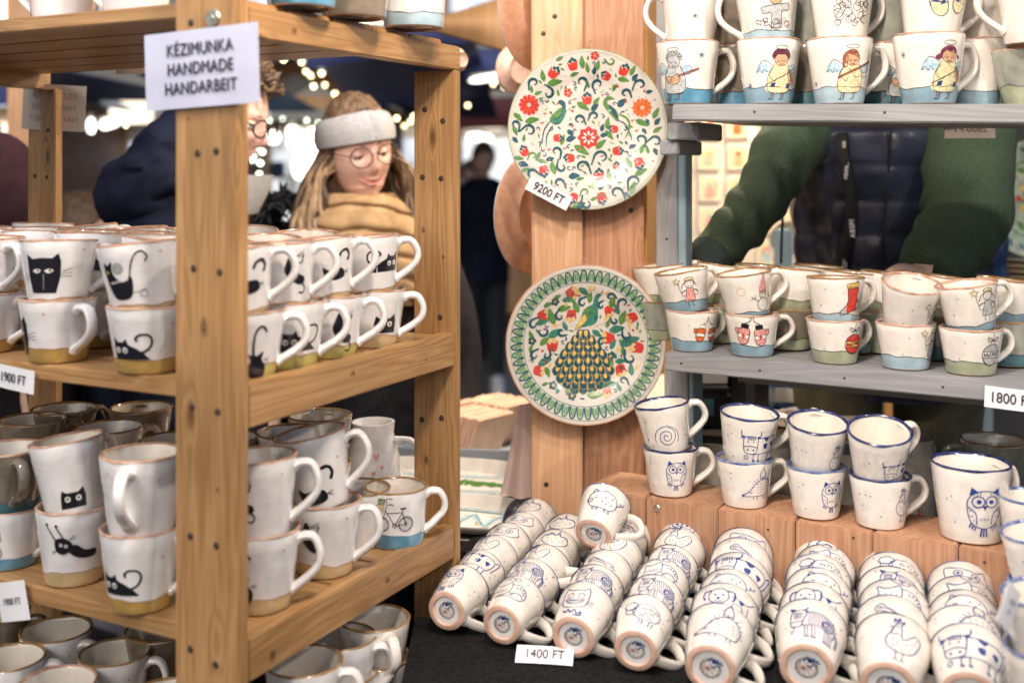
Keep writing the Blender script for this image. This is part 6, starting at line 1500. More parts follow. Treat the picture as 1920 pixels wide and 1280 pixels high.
def add_head(root, ctr, yaw, pitch, roll, mat, glasses=True, smile=True, scale=1.0, lashes=False, glint='round'):
    Mx = Matrix.Translation(ctr) @ Matrix.Rotation(yaw, 4, 'Z') @ Matrix.Rotation(pitch, 4, 'X') @ Matrix.Rotation(roll, 4, 'Y') @ Matrix.Scale(scale, 4)
    h = mesh_obj('head', head_mesh(mat), root, Mx)
    es = lathe([(0, -.0118)]+[(.0118*math.cos(a), .0118*math.sin(a)) for a in [(-80+20*k)*PI/180 for k in range(9)]]+[(0, .0118)], 20)
    eye_me = bm_mesh('eye', es, M['eye_white'])
    ir = bm_mesh('iris', lathe([(0, .0121), (.0030, .0119), (.0058, .0107), (.0060, .0100)], 18), M['iris'])
    for s_ in (-1, 1):
        e = mesh_obj('eye', eye_me, h, Matrix.Translation((s_*.0285, -.0735, .0025)))
        mesh_obj('iris', ir, e, Matrix.Rotation(math.radians(10), 4, 'Z') @ Matrix.Rotation(math.radians(102), 4, 'X'))
        bm = bmesh.new(); R_ = []
        for j in range(9):
            el = math.radians(lerp(85, 0 if lashes else 14, j/8)); R_.append([bm.verts.new((.0132*math.cos(el)*math.sin(t), -.0132*math.cos(el)*math.cos(t), .0132*math.sin(el))) for t in [math.radians(-90+180*q/14) for q in range(15)]])
        for j in range(6):
            pass
        for A_1, B_1 in zip(R_, R_[1:]):
            for q in range(14): bm.faces.new((A_1[q], A_1[q+1], B_1[q+1], B_1[q]))
        R_ = [[bm.verts.new((.0130*math.cos(el)*math.sin(t), -.0130*math.cos(el)*math.cos(t), .0130*math.sin(el))) for t in [math.radians(-90+180*q/14) for q in range(15)]] for el in [math.radians(lerp(-85, -34, j/5)) for j in range(6)]]
        for A_1, B_1 in zip(R_, R_[1:]):
            for q in range(14): bm.faces.new((A_1[q], A_1[q+1], B_1[q+1], B_1[q]))
        mesh_obj('eyelid', bm_mesh('eyelid', bm, mat), e)
        bm = bmesh.new(); tube(bm, [(s_*(.0285+.0135*math.cos(a)), -.0862+.0045*abs(math.cos(a)), .0005+(.0012 if lashes else .0045)*math.sin(a)) for a in [PI*k/8 for k in range(9)]], .0017 if lashes else .0012, 6)
        mesh_obj('eyelash', bm_mesh('eyelash', bm, M['hair_dark']), h)
        bm = bmesh.new(); tube(bm, [(s_*(.012+.006*k), -.092+.0011*k*k, .0225+.0025*math.sin(k*.8)) for k in range(6)], [.0012, .0026, .0028, .0024, .0018, .001], 6, .6)
        mesh_obj('eyebrow', bm_mesh('eyebrow', bm, M['hair_dark']), h)
        bm = lathe([(0, -.003), (.010, -.003), (.015, .002), (.017, .004), (.012, .004), (.006, .001), (0, .001)], 16)
        for v in bm.verts: v.co.y *= 1.7
        mesh_obj('ear', bm_mesh('ear', bm, mat), h, Matrix.Translation((s_*.073, .008, -.005)) @ Matrix.Rotation(s_*math.radians(75), 4, 'Y'))
    if smile:
        bm = bmesh.new(); tube(bm, [(x*.001, face_y(x*.001, -.061)-.0065-.006*math.exp(-(x/18)**2), -.0635+.0000150*x*x) for x in range(-30, 31, 4)], .0016, 6)
        mesh_obj('mouth_line', bm_mesh('mouth_line', bm, M['lip']), h)
    if glasses:
        g_ = thing_part = bpy.data.objects.new('glasses', None); link(g_, h)
        for s_ in (-1, 1):
            bm = bmesh.new(); rx, rz = (.0245, .0225) if glint == 'round' else (.027, .018)
            tube(bm, [(s_*.0305+rx*math.cos(a), -.105+.006*abs(math.cos(a))*(1 if s_*math.cos(a) > 0 else 0), rz*math.sin(a)) for a in [2*PI*k/24 for k in range(24)]], .0015 if glint == 'round' else .0022, 6, closed=True)
            mesh_obj('glasses_rim', bm_mesh('glasses_rim', bm, M['frame_dark']), g_)
            bm = bmesh.new(); tube(bm, [(s_*.055, -.100, .006), (s_*.076, -.05, .010), (s_*.080, .01, .006)], .0012 if glint == 'round' else .0022, 6)
            mesh_obj('temple', bm_mesh('temple', bm, M['frame_dark']), g_)
        bm = bmesh.new(); tube(bm, [(-.007, -.107, .004), (0, -.110, .008), (.007, -.107, .004)], .0012, 6); mesh_obj('bridge', bm_mesh('bridge', bm, M['frame_dark']), g_)
    return h
def hair_cap(h, mat, zf=.055, curly=0, seed=1, thick=.012, back=-.06):
    """skull cap of hair; zf hairline height at the front"""
    bm = bmesh.new(); U, Vn = 60, 26; rows = []
    for j in range(Vn+1):
        row = []
        for i in range(U):
            th = 2*PI*i/U; fr = (1+math.cos(th))/2     # 1 at the front
            z0 = lerp(back, zf, fr**1.5); ph0 = math.asin(max(-1, min(1, z0/.118))); ph = lerp(ph0, PI/2, j/Vn)
            x, y, z = math.cos(ph)*math.sin(th), -math.cos(ph)*math.cos(th), math.sin(ph)
            t = thick*(min(1, j/2)); n_ = noise.noise(Vector((x*5, y*5, z*5+seed)))*.5+noise.noise(Vector((x*14, y*14, z*14+seed)))*curly
            k = 1+(t*(1+n_))/.09
            row.append(bm.verts.new((x*.074*k, y*.095*k, z*.119*k)))
        rows.append(row)
    for A, B in zip(rows, rows[1:]):
        for k in range(U): bm.faces.new((A[k], A[(k+1) % U], B[(k+1) % U], B[k]))
    return mesh_obj('hair', bm_mesh('hair', bm, mat), h)
def strands(parent, name, mats, paths, Mx=None, r=.004):
    bm = bmesh.new()
    for q, pts in enumerate(paths):
        n_ = len(spline(pts, False, 4)); tube(bm, spline(pts, False, 4), [r*(.35+1.2*math.sin(PI*min(.98, (i+1)/(n_+1))**.7)) for i in range(n_)], 5, mi=q % len(mats))
    return mesh_obj(name, bm_mesh(name, bm, mats), parent, Mx)
def person(label, x, y, z0=0, group=None):
    return thing('person', label, 'person', (x, y, z0), group=group)

# --- woman with the knitted headband
wx, wy = P(672, 0, 2.70).x, 2.70
wm = person('smiling woman with round glasses, pale grey knitted headband and mustard scarf looking at the mugs', wx, wy)
hz = P(0, 284, 2.70).z
hd = add_head(wm, Vector((.004, -.055, hz)), math.radians(30), math.radians(7), math.radians(-9), M['skin_rosy'], True, True, 1.05, True)
hair_cap(hd, M['hair_brown'], .086, .12, 3, .012, -.075)
bm = bmesh.new(); U = 60; rows = []
for j, (z, t) in enumerate(((.020, .002), (.022, .013), (.042, .018), (.062, .020), (.078, .020), (.084, .016), (.086, .004))):
    row = []
    for i in range(U):
        th = 2*PI*i/U; fr = (1+math.cos(th))/2; zz = z+.012*(fr)-.022*(1-fr); kk = math.sqrt(max(.1, 1-(zz/.124)**2)); tt = t*(1-.5*math.exp(-((th if th < PI else th-2*PI)-.12)**2/.006))+.002*noise.noise(Vector((th*4, z*40, 0)))
        row.append(bm.verts.new(((.075*kk+tt)*math.sin(th), -(.096*kk+tt)*math.cos(th), zz)))
    rows.append(row)
for A, B in zip(rows, rows[1:]):
    for k in range(U): bm.faces.new((A[k], A[(k+1) % U], B[(k+1) % U], B[k]))
mesh_obj('headband', bm_mesh('headband', bm, M['knit_grey']), hd)
rs = random.Random(5); paths = []
for k in range(460):
    s_ = -1 if k % 2 else 1; t = rs.random(); y0 = lerp(-.035, .085, t); x0 = s_*.070*math.sqrt(max(.05, 1-(y0/.10)**2)); z0 = rs.uniform(-.03, .02)
    sp = rs.uniform(.7, 2.1)
    paths.append([(x0, y0, z0), (x0*1.22+s_*(.012*sp+rs.uniform(-.006, .006)), y0+.005, -.045), (x0*1.28+s_*(.022*sp+rs.uniform(-.012, .012)), y0+rs.uniform(-.012, .012), -.095), (x0*1.16+s_*(.038*sp+rs.uniform(-.016, .016)), y0-.01+rs.uniform(-.02, .02), -.145), (x0*1.1+s_*.030*sp+rs.uniform(-.02, .02), y0-.035+rs.uniform(-.03, .02), -.215), (x0*1.1+s_*.03*sp+rs.uniform(-.02, .02), y0-.05, -.29-rs.random()*.06)])
bm = loft([((0, .045, z), a, b, 0) for z, a, b in ((.03, .06, .045), (-.03, .082, .055), (-.09, .092, .055), (-.15, .10, .055), (-.21, .105, .05), (-.26, .09, .04))], 30, .012, 26, 3); mesh_obj('hair_back', bm_mesh('hair_back', bm, M['hair_dark']), hd)
strands(hd, 'hair_strands', [M['hair_brown'], M['hair_dark'], M['hair_brown'], M['hair_blond']], paths, None, .0040)
skin_body(wm, [((0, .02, .98), .12, .10), ((0, .02, 1.20), .12, .10), ((0, .02, 1.38), .11, .09), ((0, .0, 1.46), .05), ((0, -.02, hz-.07), .05), ((.17, .02, 1.38), .05), ((.22, .0, 1.12), .042), ((.20, -.14, .92), .034), ((-.17, .02, 1.38), .05), ((-.22, .0, 1.12), .042), ((-.20, -.14, .92), .034), ((.09, .02, .90), .08), ((.10, .02, .48), .058), ((.10, .03, .08), .04), ((-.09, .02, .90), .08), ((-.10, .02, .48), .058), ((-.10, .03, .08), .04)],
          [(0, 1), (1, 2), (2, 3), (3, 4), (2, 5), (5, 6), (6, 7), (2, 8), (8, 9), (9, 10), (0, 11), (11, 12), (12, 13), (0, 14), (14, 15), (15, 16)], M['skin'])
keys = [(0, .02, .50, .20, .15), (0, .02, .80, .19, .14), (0, .02, 1.05, .17, .13), (0, .02, 1.25, .19, .14), (0, .02, 1.37, .205, .13), (0, .01, 1.44, .14, .10), (0, 0, 1.48, .09, .08)]
mesh_obj('coat', bm_mesh('coat', loft([((a, b, c), d, e, 0) for a, b, c, d, e in interp(keys, 40)], 40, .012, 9, 1), M['coat_black']), wm)
for s_ in (-1, 1):
    bm = bmesh.new(); p_ = spline([(s_*.17, .02, 1.39), (s_*.225, .01, 1.25), (s_*.245, 0, 1.10), (s_*.235, -.08, .99), (s_*.20, -.17, .93)], False, 6); tube(bm, p_, [.066-.0009*i for i in range(len(p_))], 16)
    mesh_obj('sleeve', bm_mesh('sleeve', bm, M['coat_black']), wm)
    nd, ed = hand_nodes(Vector((s_*.20, -.17, .93)), Vector((-s_*.2, -1, -.25)), Vector((-s_*1, 0, .3)), .9); skin_body(wm, nd, ed, M['skin'], 'hand', sub=1)
    bm = bmesh.new(); tube(bm, [(s_*.10, .02, .9), (s_*.10, .02, .5), (s_*.10, .03, .09)], [.09, .065, .05], 16); mesh_obj('trouser_leg', bm_mesh('trouser_leg', bm, M['denim']), wm)
    mesh_obj('shoe', bm_mesh('shoe', loft([((s_*.10, -.03, .001), .045, .13, 0), ((s_*.10, -.03, .04), .045, .13, 0), ((s_*.10, .0, .08), .04, .08, 0), ((s_*.10, .03, .11), .04, .05, 0)], 20), M['coat_black']), wm)
sk = [(0, .0, hz-.36, .185, .135), (0, -.01, hz-.30, .20, .150), (0, -.02, hz-.24, .175, .150), (0, -.02, hz-.19, .150, .140), (0, -.02, hz-.15, .125, .125), (0, -.025, hz-.118, .100, .110), (0, -.025, hz-.100, .078, .085)]
def scarf_mod(p, c, a, i):
    d_ = Vector((p.x-c.x, p.y-c.y, 0)).normalized(); u = (p.z-hz)*62+1.7*math.sin(a+.6)+1.6*noise.noise(Vector((math.cos(a)*1.6, math.sin(a)*1.6, p.z*7)))
    q = 1-abs(math.sin(u)); return p+d_*(.016*(1-q*q*q)-.008+.010*noise.noise(p*13))
bm = loft([((a, b, c), d, e, 0) for a, b, c, d, e in interp(sk, 80)], 90, 0, mod=scarf_mod)
mesh_obj('scarf', bm_mesh('scarf', bm, M['mustard']), wm)
rs = random.Random(8); bm = bmesh.new()
fc = [Vector((-.175+.05*math.cos(a), .03+.05*math.sin(a*2), hz-.165+.048*math.sin(a))) for a in [2*PI*k/14 for k in range(14)]]
for c in fc:
    for k in range(34):
        d_ = Vector((rs.gauss(0, 1), rs.gauss(0, 1), rs.gauss(0, 1))).normalized(); L = rs.uniform(.035, .055); tube(bm, [c, c+d_*L*.6, c+d_*L+Vector((0, 0, -.006))], [.008, .005, .001], 4, caps=False)
mesh_obj('fur_trim', bm_mesh('fur_trim', bm, M['fur_black']), wm)

# --- man with glasses in a navy hooded jacket, seen in profile
my = 2.46; mx_ = P(418, 0, my).x
mn = person('man in navy hooded jacket with dark glasses seen in profile behind the shelf sign', mx_, my)
hz = P(0, 222, my).z
hd = add_head(mn, Vector((0, 0, hz)), math.radians(78), math.radians(14), 0, M['skin_rosy'], True, True, 1.05, False, 'wide')
hair_cap(hd, M['hair_brown'], .075, .9, 7, .024, -.05)
rs = random.Random(2); paths = []
for k in range(300):
    th = rs.uniform(-PI, PI); ph = rs.uniform(.55, 1.4); x, y, z = math.cos(ph)*math.sin(th)*.09, -math.cos(ph)*math.cos(th)*.112, math.sin(ph)*.138
    x, y = x*1.02, (y*1.07-.004)
    paths.append([(x+.012*math.cos(a+k)*.8, y+.012*math.sin(a+k), z+a*.003) for a in [j*1.1 for j in range(5)]])
strands(hd, 'curls', [M['hair_brown'], M['hair_dark']], paths, None, .0027)
skin_body(mn, [((-.05, 0, .98), .13, .11), ((-.06, 0, 1.2), .13, .11), ((-.09, 0, 1.40), .12, .10), ((-.06, 0, hz-.16), .055), ((-.01, 0, hz-.05), .055), ((-.10, .19, 1.40), .055), ((-.06, .24, 1.14), .045), ((.06, .22, .98), .036), ((-.10, -.19, 1.40), .055), ((-.06, -.24, 1.14), .045), ((.06, -.22, .98), .036), ((-.05, .09, .9), .085), ((-.05, .10, .48), .06), ((-.06, .10, .08), .042), ((-.05, -.09, .9), .085), ((-.05, -.10, .48), .06), ((-.06, -.10, .08), .042)],
          [(0, 1), (1, 2), (2, 3), (3, 4), (2, 5), (5, 6), (6, 7), (2, 8), (8, 9), (9, 10), (0, 11), (11, 12), (12, 13), (0, 14), (14, 15), (15, 16)], M['skin'])
keys = [(-.06, 0, .70, .16, .21), (-.06, 0, 1.0, .16, .20), (-.07, 0, 1.22, .165, .215), (-.09, 0, 1.38, .165, .225), (-.09, 0, 1.47, .14, .19), (-.08, 0, 1.53, .11, .13), (-.06, 0, 1.58, .085, .09)]
mesh_obj('jacket', bm_mesh('jacket', loft([((a, b, c), d, e, 0) for a, b, c, d, e in interp(keys, 60)], 60, .030, 6, 4), M['navy']), mn)
keys = [(-.12, 0, 1.46, .10, .13), (-.15, 0, 1.52, .125, .15), (-.14, 0, 1.585, .12, .15), (-.105, 0, 1.65, .095, .125), (-.07, 0, 1.71, .07, .10), (-.055, 0, 1.735, .05, .08)]
mesh_obj('hood', bm_mesh('hood', loft([((a, b, c), d, e, 0) for a, b, c, d, e in interp(keys, 30)], 40, .022, 12, 9), M['navy']), mn)
bm = bmesh.new(); tube(bm, [(-.095+.085*math.cos(a)*.9-.02, .135*math.sin(a), 1.535+.075*math.cos(a)+.010*math.sin(3*a)) for a in [2*PI*k/40 for k in range(40)]], [.020+.004*math.sin(5*2*PI*k/40) for k in range(40)], 12, closed=True); mesh_obj('hood_edge', bm_mesh('hood_edge', bm, M['navy']), mn)
bm = bmesh.new(); tube(bm, [(-.09+.168*math.cos(a), .222*math.sin(a), 1.405-.012*math.cos(a)) for a in [2*PI*k/50 for k in range(50)]], .006, 8, closed=True); mesh_obj('yoke_seam', bm_mesh('yoke_seam', bm, M['navy']), mn)
mesh_obj('collar', bm_mesh('collar', loft([((-.01, 0, hz-.21), .085, .09, 0), ((.015, 0, hz-.165), .085, .088, 0), ((.03, 0, hz-.125), .082, .082, 0), ((.02, 0, hz-.125), .06, .06, 0)], 30, .006, 14, 2), M['knit_grey']), mn)
for s_ in (-1, 1):
    bm = bmesh.new(); p_ = spline([(-.10, s_*.17, 1.42), (-.09, s_*.235, 1.27), (-.06, s_*.25, 1.13), (.0, s_*.24, 1.04), (.07, s_*.22, .98)], False, 6); tube(bm, p_, [.078-.001*i for i in range(len(p_))], 18)
    for v in bm.verts: v.co += v.normal*0+Vector((1, 1, 0))*.008*noise.noise(v.co*14)
    mesh_obj('sleeve', bm_mesh('sleeve', bm, M['navy']), mn)
    nd, ed = hand_nodes(Vector((.07, s_*.22, .98)), Vector((1, -s_*.1, -.3)), Vector((0, -s_*1, .3)), 1.0); skin_body(mn, nd, ed, M['skin'], 'hand', sub=1)
    bm = bmesh.new(); tube(bm, [(-.05, s_*.10, .9), (-.05, s_*.10, .5), (-.06, s_*.10, .09)], [.10, .07, .055], 16); mesh_obj('trouser_leg', bm_mesh('trouser_leg', bm, M['denim']), mn)
    mesh_obj('shoe', bm_mesh('shoe', loft([((-.0, s_*.10, .001), .14, .048, 0), ((0, s_*.10, .04), .14, .048, 0), ((-.03, s_*.10, .08), .09, .042, 0), ((-.06, s_*.10, .11), .05, .042, 0)], 20), M['coat_black']), mn)

# --- seller in a navy quilted vest and green sweater
sy = 2.42; sx0 = P(1672, 0, sy).x; SZ = .35
se = person('seller in navy quilted vest and green sweater leaning over the grey shelves', sx0, sy, SZ)
def L(px, py, Y): return P(px, py, Y)-Vector((sx0, sy, SZ))
hc = L(1600, -62, 2.22)
hd = add_head(se, hc, math.radians(-12), math.radians(20), 0, M['skin'], False, True, 1.05)
hair_cap(hd, M['hair_dark'], .07, .3, 5, .014, -.06)
sh1, el1, wr1 = L(1508, 235, 2.30), L(1428, 368, 2.17), L(1325, 490, 2.06)
sh2, el2, wr2 = L(1800, 190, 2.28), L(1815, 400, 2.13), L(1735, 520, 2.00)
nk = L(1625, 60, 2.30)
nodes = [((0, .02, .95), .14, .11), ((0, .02, 1.10), .14, .11), (tuple(L(1665, 250, 2.38)), .14, .11), (tuple(nk), .06), (tuple(hc+Vector((0, .02, -.08))), .055), (tuple(sh1), .05), (tuple(el1), .042), (tuple(wr1), .028), (tuple(sh2), .05), (tuple(el2), .042), (tuple(wr2), .028), ((.10, .03, .86), .09), ((.11, .03, .46), .06), ((.11, .04, .08), .042), ((-.10, .03, .86), .09), ((-.11, .03, .46), .06), ((-.11, .04, .08), .042)]
skin_body(se, nodes, [(0, 1), (1, 2), (2, 3), (3, 4), (2, 5), (5, 6), (6, 7), (2, 8), (8, 9), (9, 10), (0, 11), (11, 12), (12, 13), (0, 14), (14, 15), (15, 16)], M['skin'])
for wr, d_, sd in ((wr1, Vector((-.45, -.5, -.95)), Vector((0, -.3, .9))), (wr2, Vector((-.6, -.5, -.5)), Vector((-.3, -.2, .8)))):
    nd, ed = hand_nodes(wr, d_, sd, 1.05, .6); skin_body(se, nd, ed, M['skin'], 'hand', sub=1)
vk = []
for py, px, wpx, ry, Y in ((735, 1680, 120, .13, 2.46), (640, 1690, 172, .150, 2.44), (520, 1685, 190, .160, 2.42), (400, 1680, 192, .165, 2.40), (300, 1672, 188, .16, 2.37), (210, 1665, 176, .15, 2.35), (130, 1650, 130, .12, 2.33), (85, 1640, 80, .09, 2.32), (60, 1632, 62, .08, 2.31)):
    c = L(px, py, Y); vk.append((c.x, c.y, c.z, wpx/F*Y, ry))
def quilt(p, c, a, i):
    if p.z < .85: pass
    t = (p.z*1.0)/.070; q = abs(math.sin(PI*t)); d_ = Vector((p.x-c.x, p.y-c.y, 0)).normalized()
    fold = .016*noise.noise(Vector((a*2.2, p.z*6, 1)))+.006*noise.noise(Vector((a*6, p.z*14, 2)))
    return p+d_*(.0065*q**.5+fold*1.3)
bm = loft([((a, b, c), d, e, 0) for a, b, c, d, e in interp(vk, 150)], 110, 0, mod=quilt)
for f in bm.faces:
    cc = f.calc_center_median()
    if cc.x > .165 and cc.z < 1.34: f.material_index = 1
mesh_obj('vest', bm_mesh('vest', bm, [M['navy_quilt'], M['blue_quilt']]), se)
# zip tape follows the front of the vest
zp = []
for py, px in ((250, 1572), (300, 1578), (350, 1590), (400, 1597), (450, 1596), (500, 1590), (560, 1585), (640, 1582)):
    k_ = [q for q in interp(vk, 60)]; z = L(px, py, 2.25).z
    c = min(k_, key=lambda q: abs(q[2]-z)); X = L(px, py, 2.25).x-c[0]; yy = c[1]-c[4]*math.sqrt(max(0, 1-(X/c[3])**2))-.020
    zp.append((c[0]+X, yy, z))
bm = bmesh.new(); tube(bm, spline(zp, False, 6), .0125, 10, .35, up=Vector((0, -1, 0)))
bm_ok = bm_mesh('zip', bm, M['zip']); zo = mesh_obj('zip', bm_ok, se)
def onzip(py):
    z = L(1590, py, 2.25).z; s_ = spline(zp, False, 6)
    return min(s_, key=lambda q: abs(q[2]-z))
for py, sz, an in ((428, .0155, 96), (325, .010, 84)) if False else ((418, .0140, 94), (492, .0140, 86), (318, .0095, 82)):
    q = onzip(py); me = text_mesh('ABSPROT', sz, M['paper'], .01, 1.1)
    mesh_obj('lettering', me, zo, Matrix.Translation((q[0], q[1]-.0052, q[2])) @ RX @ Matrix.Rotation(math.radians(an), 4, 'Z'))
q = onzip(268); mesh_obj('zip_pull', box_mesh('zip_pull', .007, .003, .014, M['steel'], .001), zo, Matrix.Translation((q[0], q[1]-.006, q[2])))
for px in (1500, 1662):
    pts = []
    for py in (250, 300, 360, 430, 500):
        z = L(px, py, 2.3).z; c = min(k_, key=lambda q: abs(q[2]-z)); X = L(px, py, 2.22).x-c[0]; pts.append((c[0]+X, c[1]-c[4]*math.sqrt(max(.02, 1-(X/c[3])**2))-.015, z))
    bm = bmesh.new(); tube(bm, spline(pts, False, 5), .003, 6); mesh_obj('seam', bm_mesh('seam', bm, M['zip']), se)
def sleeve(pts, rads, seed, tw=1.0):
    p_ = spline([tuple(a) for a in pts], False, 18); n_ = len(p_); rk = interp([(r,) for r in rads], n_-1)
    bm = bmesh.new(); tube(bm, p_, [r[0] for r in rk], 44)
    bm.verts.ensure_lookup_table()
    for i, v in enumerate(bm.verts):
        ring = i//44; t = ring/n_; a = (i % 44)/44*2*PI; c = Vector(p_[min(ring, n_-1)]); d_ = (v.co-c).normalized()
        amp = .0048*(.25+1.4*t**1.2)
        v.co += d_*(amp*math.sin(t*tw*46+2.2*math.sin(a+seed)+2.5*noise.noise(Vector((t*6, a*.8, seed))))*(.5+.8*noise.noise(Vector((t*4, math.cos(a)*1.5, math.sin(a)*1.5+seed)))) + .007*noise.noise(v.co*11))
    return bm
mesh_obj('sleeve', bm_mesh('sleeve', sleeve([L(1570, 190, 2.34), sh1, (sh1+el1)/2+Vector((.0, 0, .012)), el1, (el1+wr1)/2+Vector((0, 0, -.004)), wr1], [.075, .074, .064, .056, .048, .036], 1), M['green_knit']), se)
mesh_obj('sleeve', bm_mesh('sleeve', sleeve([L(1730, 130, 2.32), sh2, (sh2+el2)/2+Vector((.008, 0, 0)), el2, (el2+wr2)/2+Vector((-.01, 0, -.01)), wr2], [.10, .098, .088, .082, .068, .050], 4), M['green_knit']), se)
bm = bmesh.new(); tube(bm, [wr1+(el1-wr1).normalized()*.02, wr1-(el1-wr1).normalized()*.035], [.043, .038], 20); mesh_obj('cuff', bm_mesh('cuff', bm, M['green_cuff']), se)
for s_ in (-1, 1):
    bm = bmesh.new(); tube(bm, spline([(s_*.10, .02, 1.02), (s_*.11, .03, .86), (s_*.115, .03, .5), (s_*.115, .04, .09)], False, 8), [.13-.0032*i for i in range(25)], 20)
    for v in bm.verts: v.co += Vector((1, 1, 0))*.010*noise.noise(v.co*11)
    mesh_obj('trouser_leg', bm_mesh('trouser_leg', bm, M['olive_trousers']), se)
    mesh_obj('shoe', bm_mesh('shoe', loft([((s_*.115, -.03, .003), .048, .14, 0), ((s_*.115, -.03, .04), .048, .14, 0), ((s_*.115, .0, .08), .042, .09, 0), ((s_*.115, .03, .11), .042, .05, 0)], 20), M['coat_black']), se)

# --- passers-by
def passer(label, px, Y, hgt, yaw, coat, trou, hairm, shoe='coat_black', hat=None, skinm='skin', wide=1.0):
    x = P(px, 0, Y).x; o = thing('person', label, 'person', M=Matrix.Translation((x, Y, 0)) @ Matrix.Rotation(yaw, 4, 'Z')); s_ = hgt/1.75
    S = lambda *p: tuple(q*s_ for q in p)
    hd = add_head(o, Vector(S(0, -.01, 1.63)), 0, math.radians(4), 0, M[skinm], False, False, s_)
    hair_cap(hd, M[hairm], .06, .3, int(px) % 9, .014, -.06)
    if hat:
        bm = bmesh.new(); U = 40; rows_ = []
        for j in range(12):
            ph = lerp(-.75, PI/2, j/11); k = 1.22+.05*math.sin(j)*(j < 2)
            rows_.append([bm.verts.new((math.cos(ph)*math.sin(t)*.08*k, -math.cos(ph)*math.cos(t)*.10*k, math.sin(ph)*.12*k+.005)) for t in [2*PI*i/U for i in range(U)]])
        for A, B in zip(rows_, rows_[1:]):
            for k in range(U): bm.faces.new((A[k], A[(k+1) % U], B[(k+1) % U], B[k]))
        mesh_obj('hat', bm_mesh('hat', bm, M[hat]), hd)
    nd = [(S(0, .02, .98), .12*s_, .10*s_), (S(0, .02, 1.2), .12*s_, .10*s_), (S(0, .02, 1.39), .11*s_, .09*s_), (S(0, .01, 1.48), .05*s_), (S(0, 0, 1.57), .05*s_)]
    ed = [(0, 1), (1, 2), (2, 3), (3, 4)]
    for q in (-1, 1):
        b = len(nd); nd += [(S(q*.17, .02, 1.39), .05*s_), (S(q*.23, .02, 1.12), .042*s_), (S(q*.22, -.06, .90), .034*s_), (S(q*.09, .02, .9), .08*s_), (S(q*.10, .02, .48), .055*s_), (S(q*.10, .03, .08), .04*s_)]
        ed += [(2, b), (b, b+1), (b+1, b+2), (0, b+3), (b+3, b+4), (b+4, b+5)]
    skin_body(o, nd, ed, M[skinm])
    keys = [(0, .02, .78, .19*wide, .14), (0, .02, 1.05, .175*wide, .135), (0, .02, 1.25, .20*wide, .145), (0, .02, 1.38, .215*wide, .13), (0, .01, 1.46, .15, .105), (0, 0, 1.51, .08, .075)]
    mesh_obj('jacket', bm_mesh('jacket', loft([(S(a, b, c), d*s_, e*s_, 0) for a, b, c, d, e in interp(keys, 26)], 32, .012, 9, px), M[coat]), o)
    for q in (-1, 1):
        bm = bmesh.new(); p_ = spline([S(q*.17*wide, .02, 1.40), S(q*.225*wide, .02, 1.26), S(q*.245*wide, .02, 1.12), S(q*.24, -.02, 1.0), S(q*.225, -.07, .91)], False, 4); tube(bm, p_, [(.068-.0015*i)*s_ for i in range(len(p_))], 14); mesh_obj('sleeve', bm_mesh('sleeve', bm, M[coat]), o)
        nd, ed = hand_nodes(Vector(S(q*.225, -.07, .91)), Vector((0, -.3, -1)), Vector((0, -1, 0)), s_*.95); skin_body(o, nd, ed, M[skinm], 'hand', sub=1)
        bm = bmesh.new(); tube(bm, [S(q*.095, .02, .92), S(q*.10, .02, .5), S(q*.10, .03, .10)], [.098*s_, .068*s_, .055*s_], 14); mesh_obj('trouser_leg', bm_mesh('trouser_leg', bm, M[trou]), o)
        mesh_obj('shoe', bm_mesh('shoe', loft([(S(q*.10, -.03, .001), .05, .14, 0), (S(q*.10, -.03, .04), .05, .14, 0), (S(q*.10, .0, .09), .045, .09, 0), (S(q*.10, .03, .13), .045, .06, 0)], 18), M[shoe]), o)
    return o
passer('dark clad man with white trainers standing far back in the gap beside the plates', 906, 8.0, 1.80, .15, 'navy', 'denim', 'hair_dark', 'shoe_white')
passer('pale faced woman with dark hair far behind the man in the gap', 882, 9.6, 1.68, -.4, 'coat_black', 'denim', 'hair_dark')
passer('person in maroon hat and black coat at the far left behind the shelf', -22, 2.5, 1.66, 2.6, 'coat_black', 'denim', 'hair_dark', hat='maroon', wide=1.15)
passer('person in dark jacket between the left shelf post and the man in navy', 140, 3.6, 1.52, 2.2, 'navy', 'denim', 'hair_dark', wide=1.1)
passer('person in dark coat at the left edge behind the maroon hat', -70, 3.2, 1.80, 2.9, 'coat_black', 'denim', 'hair_dark', wide=1.2)

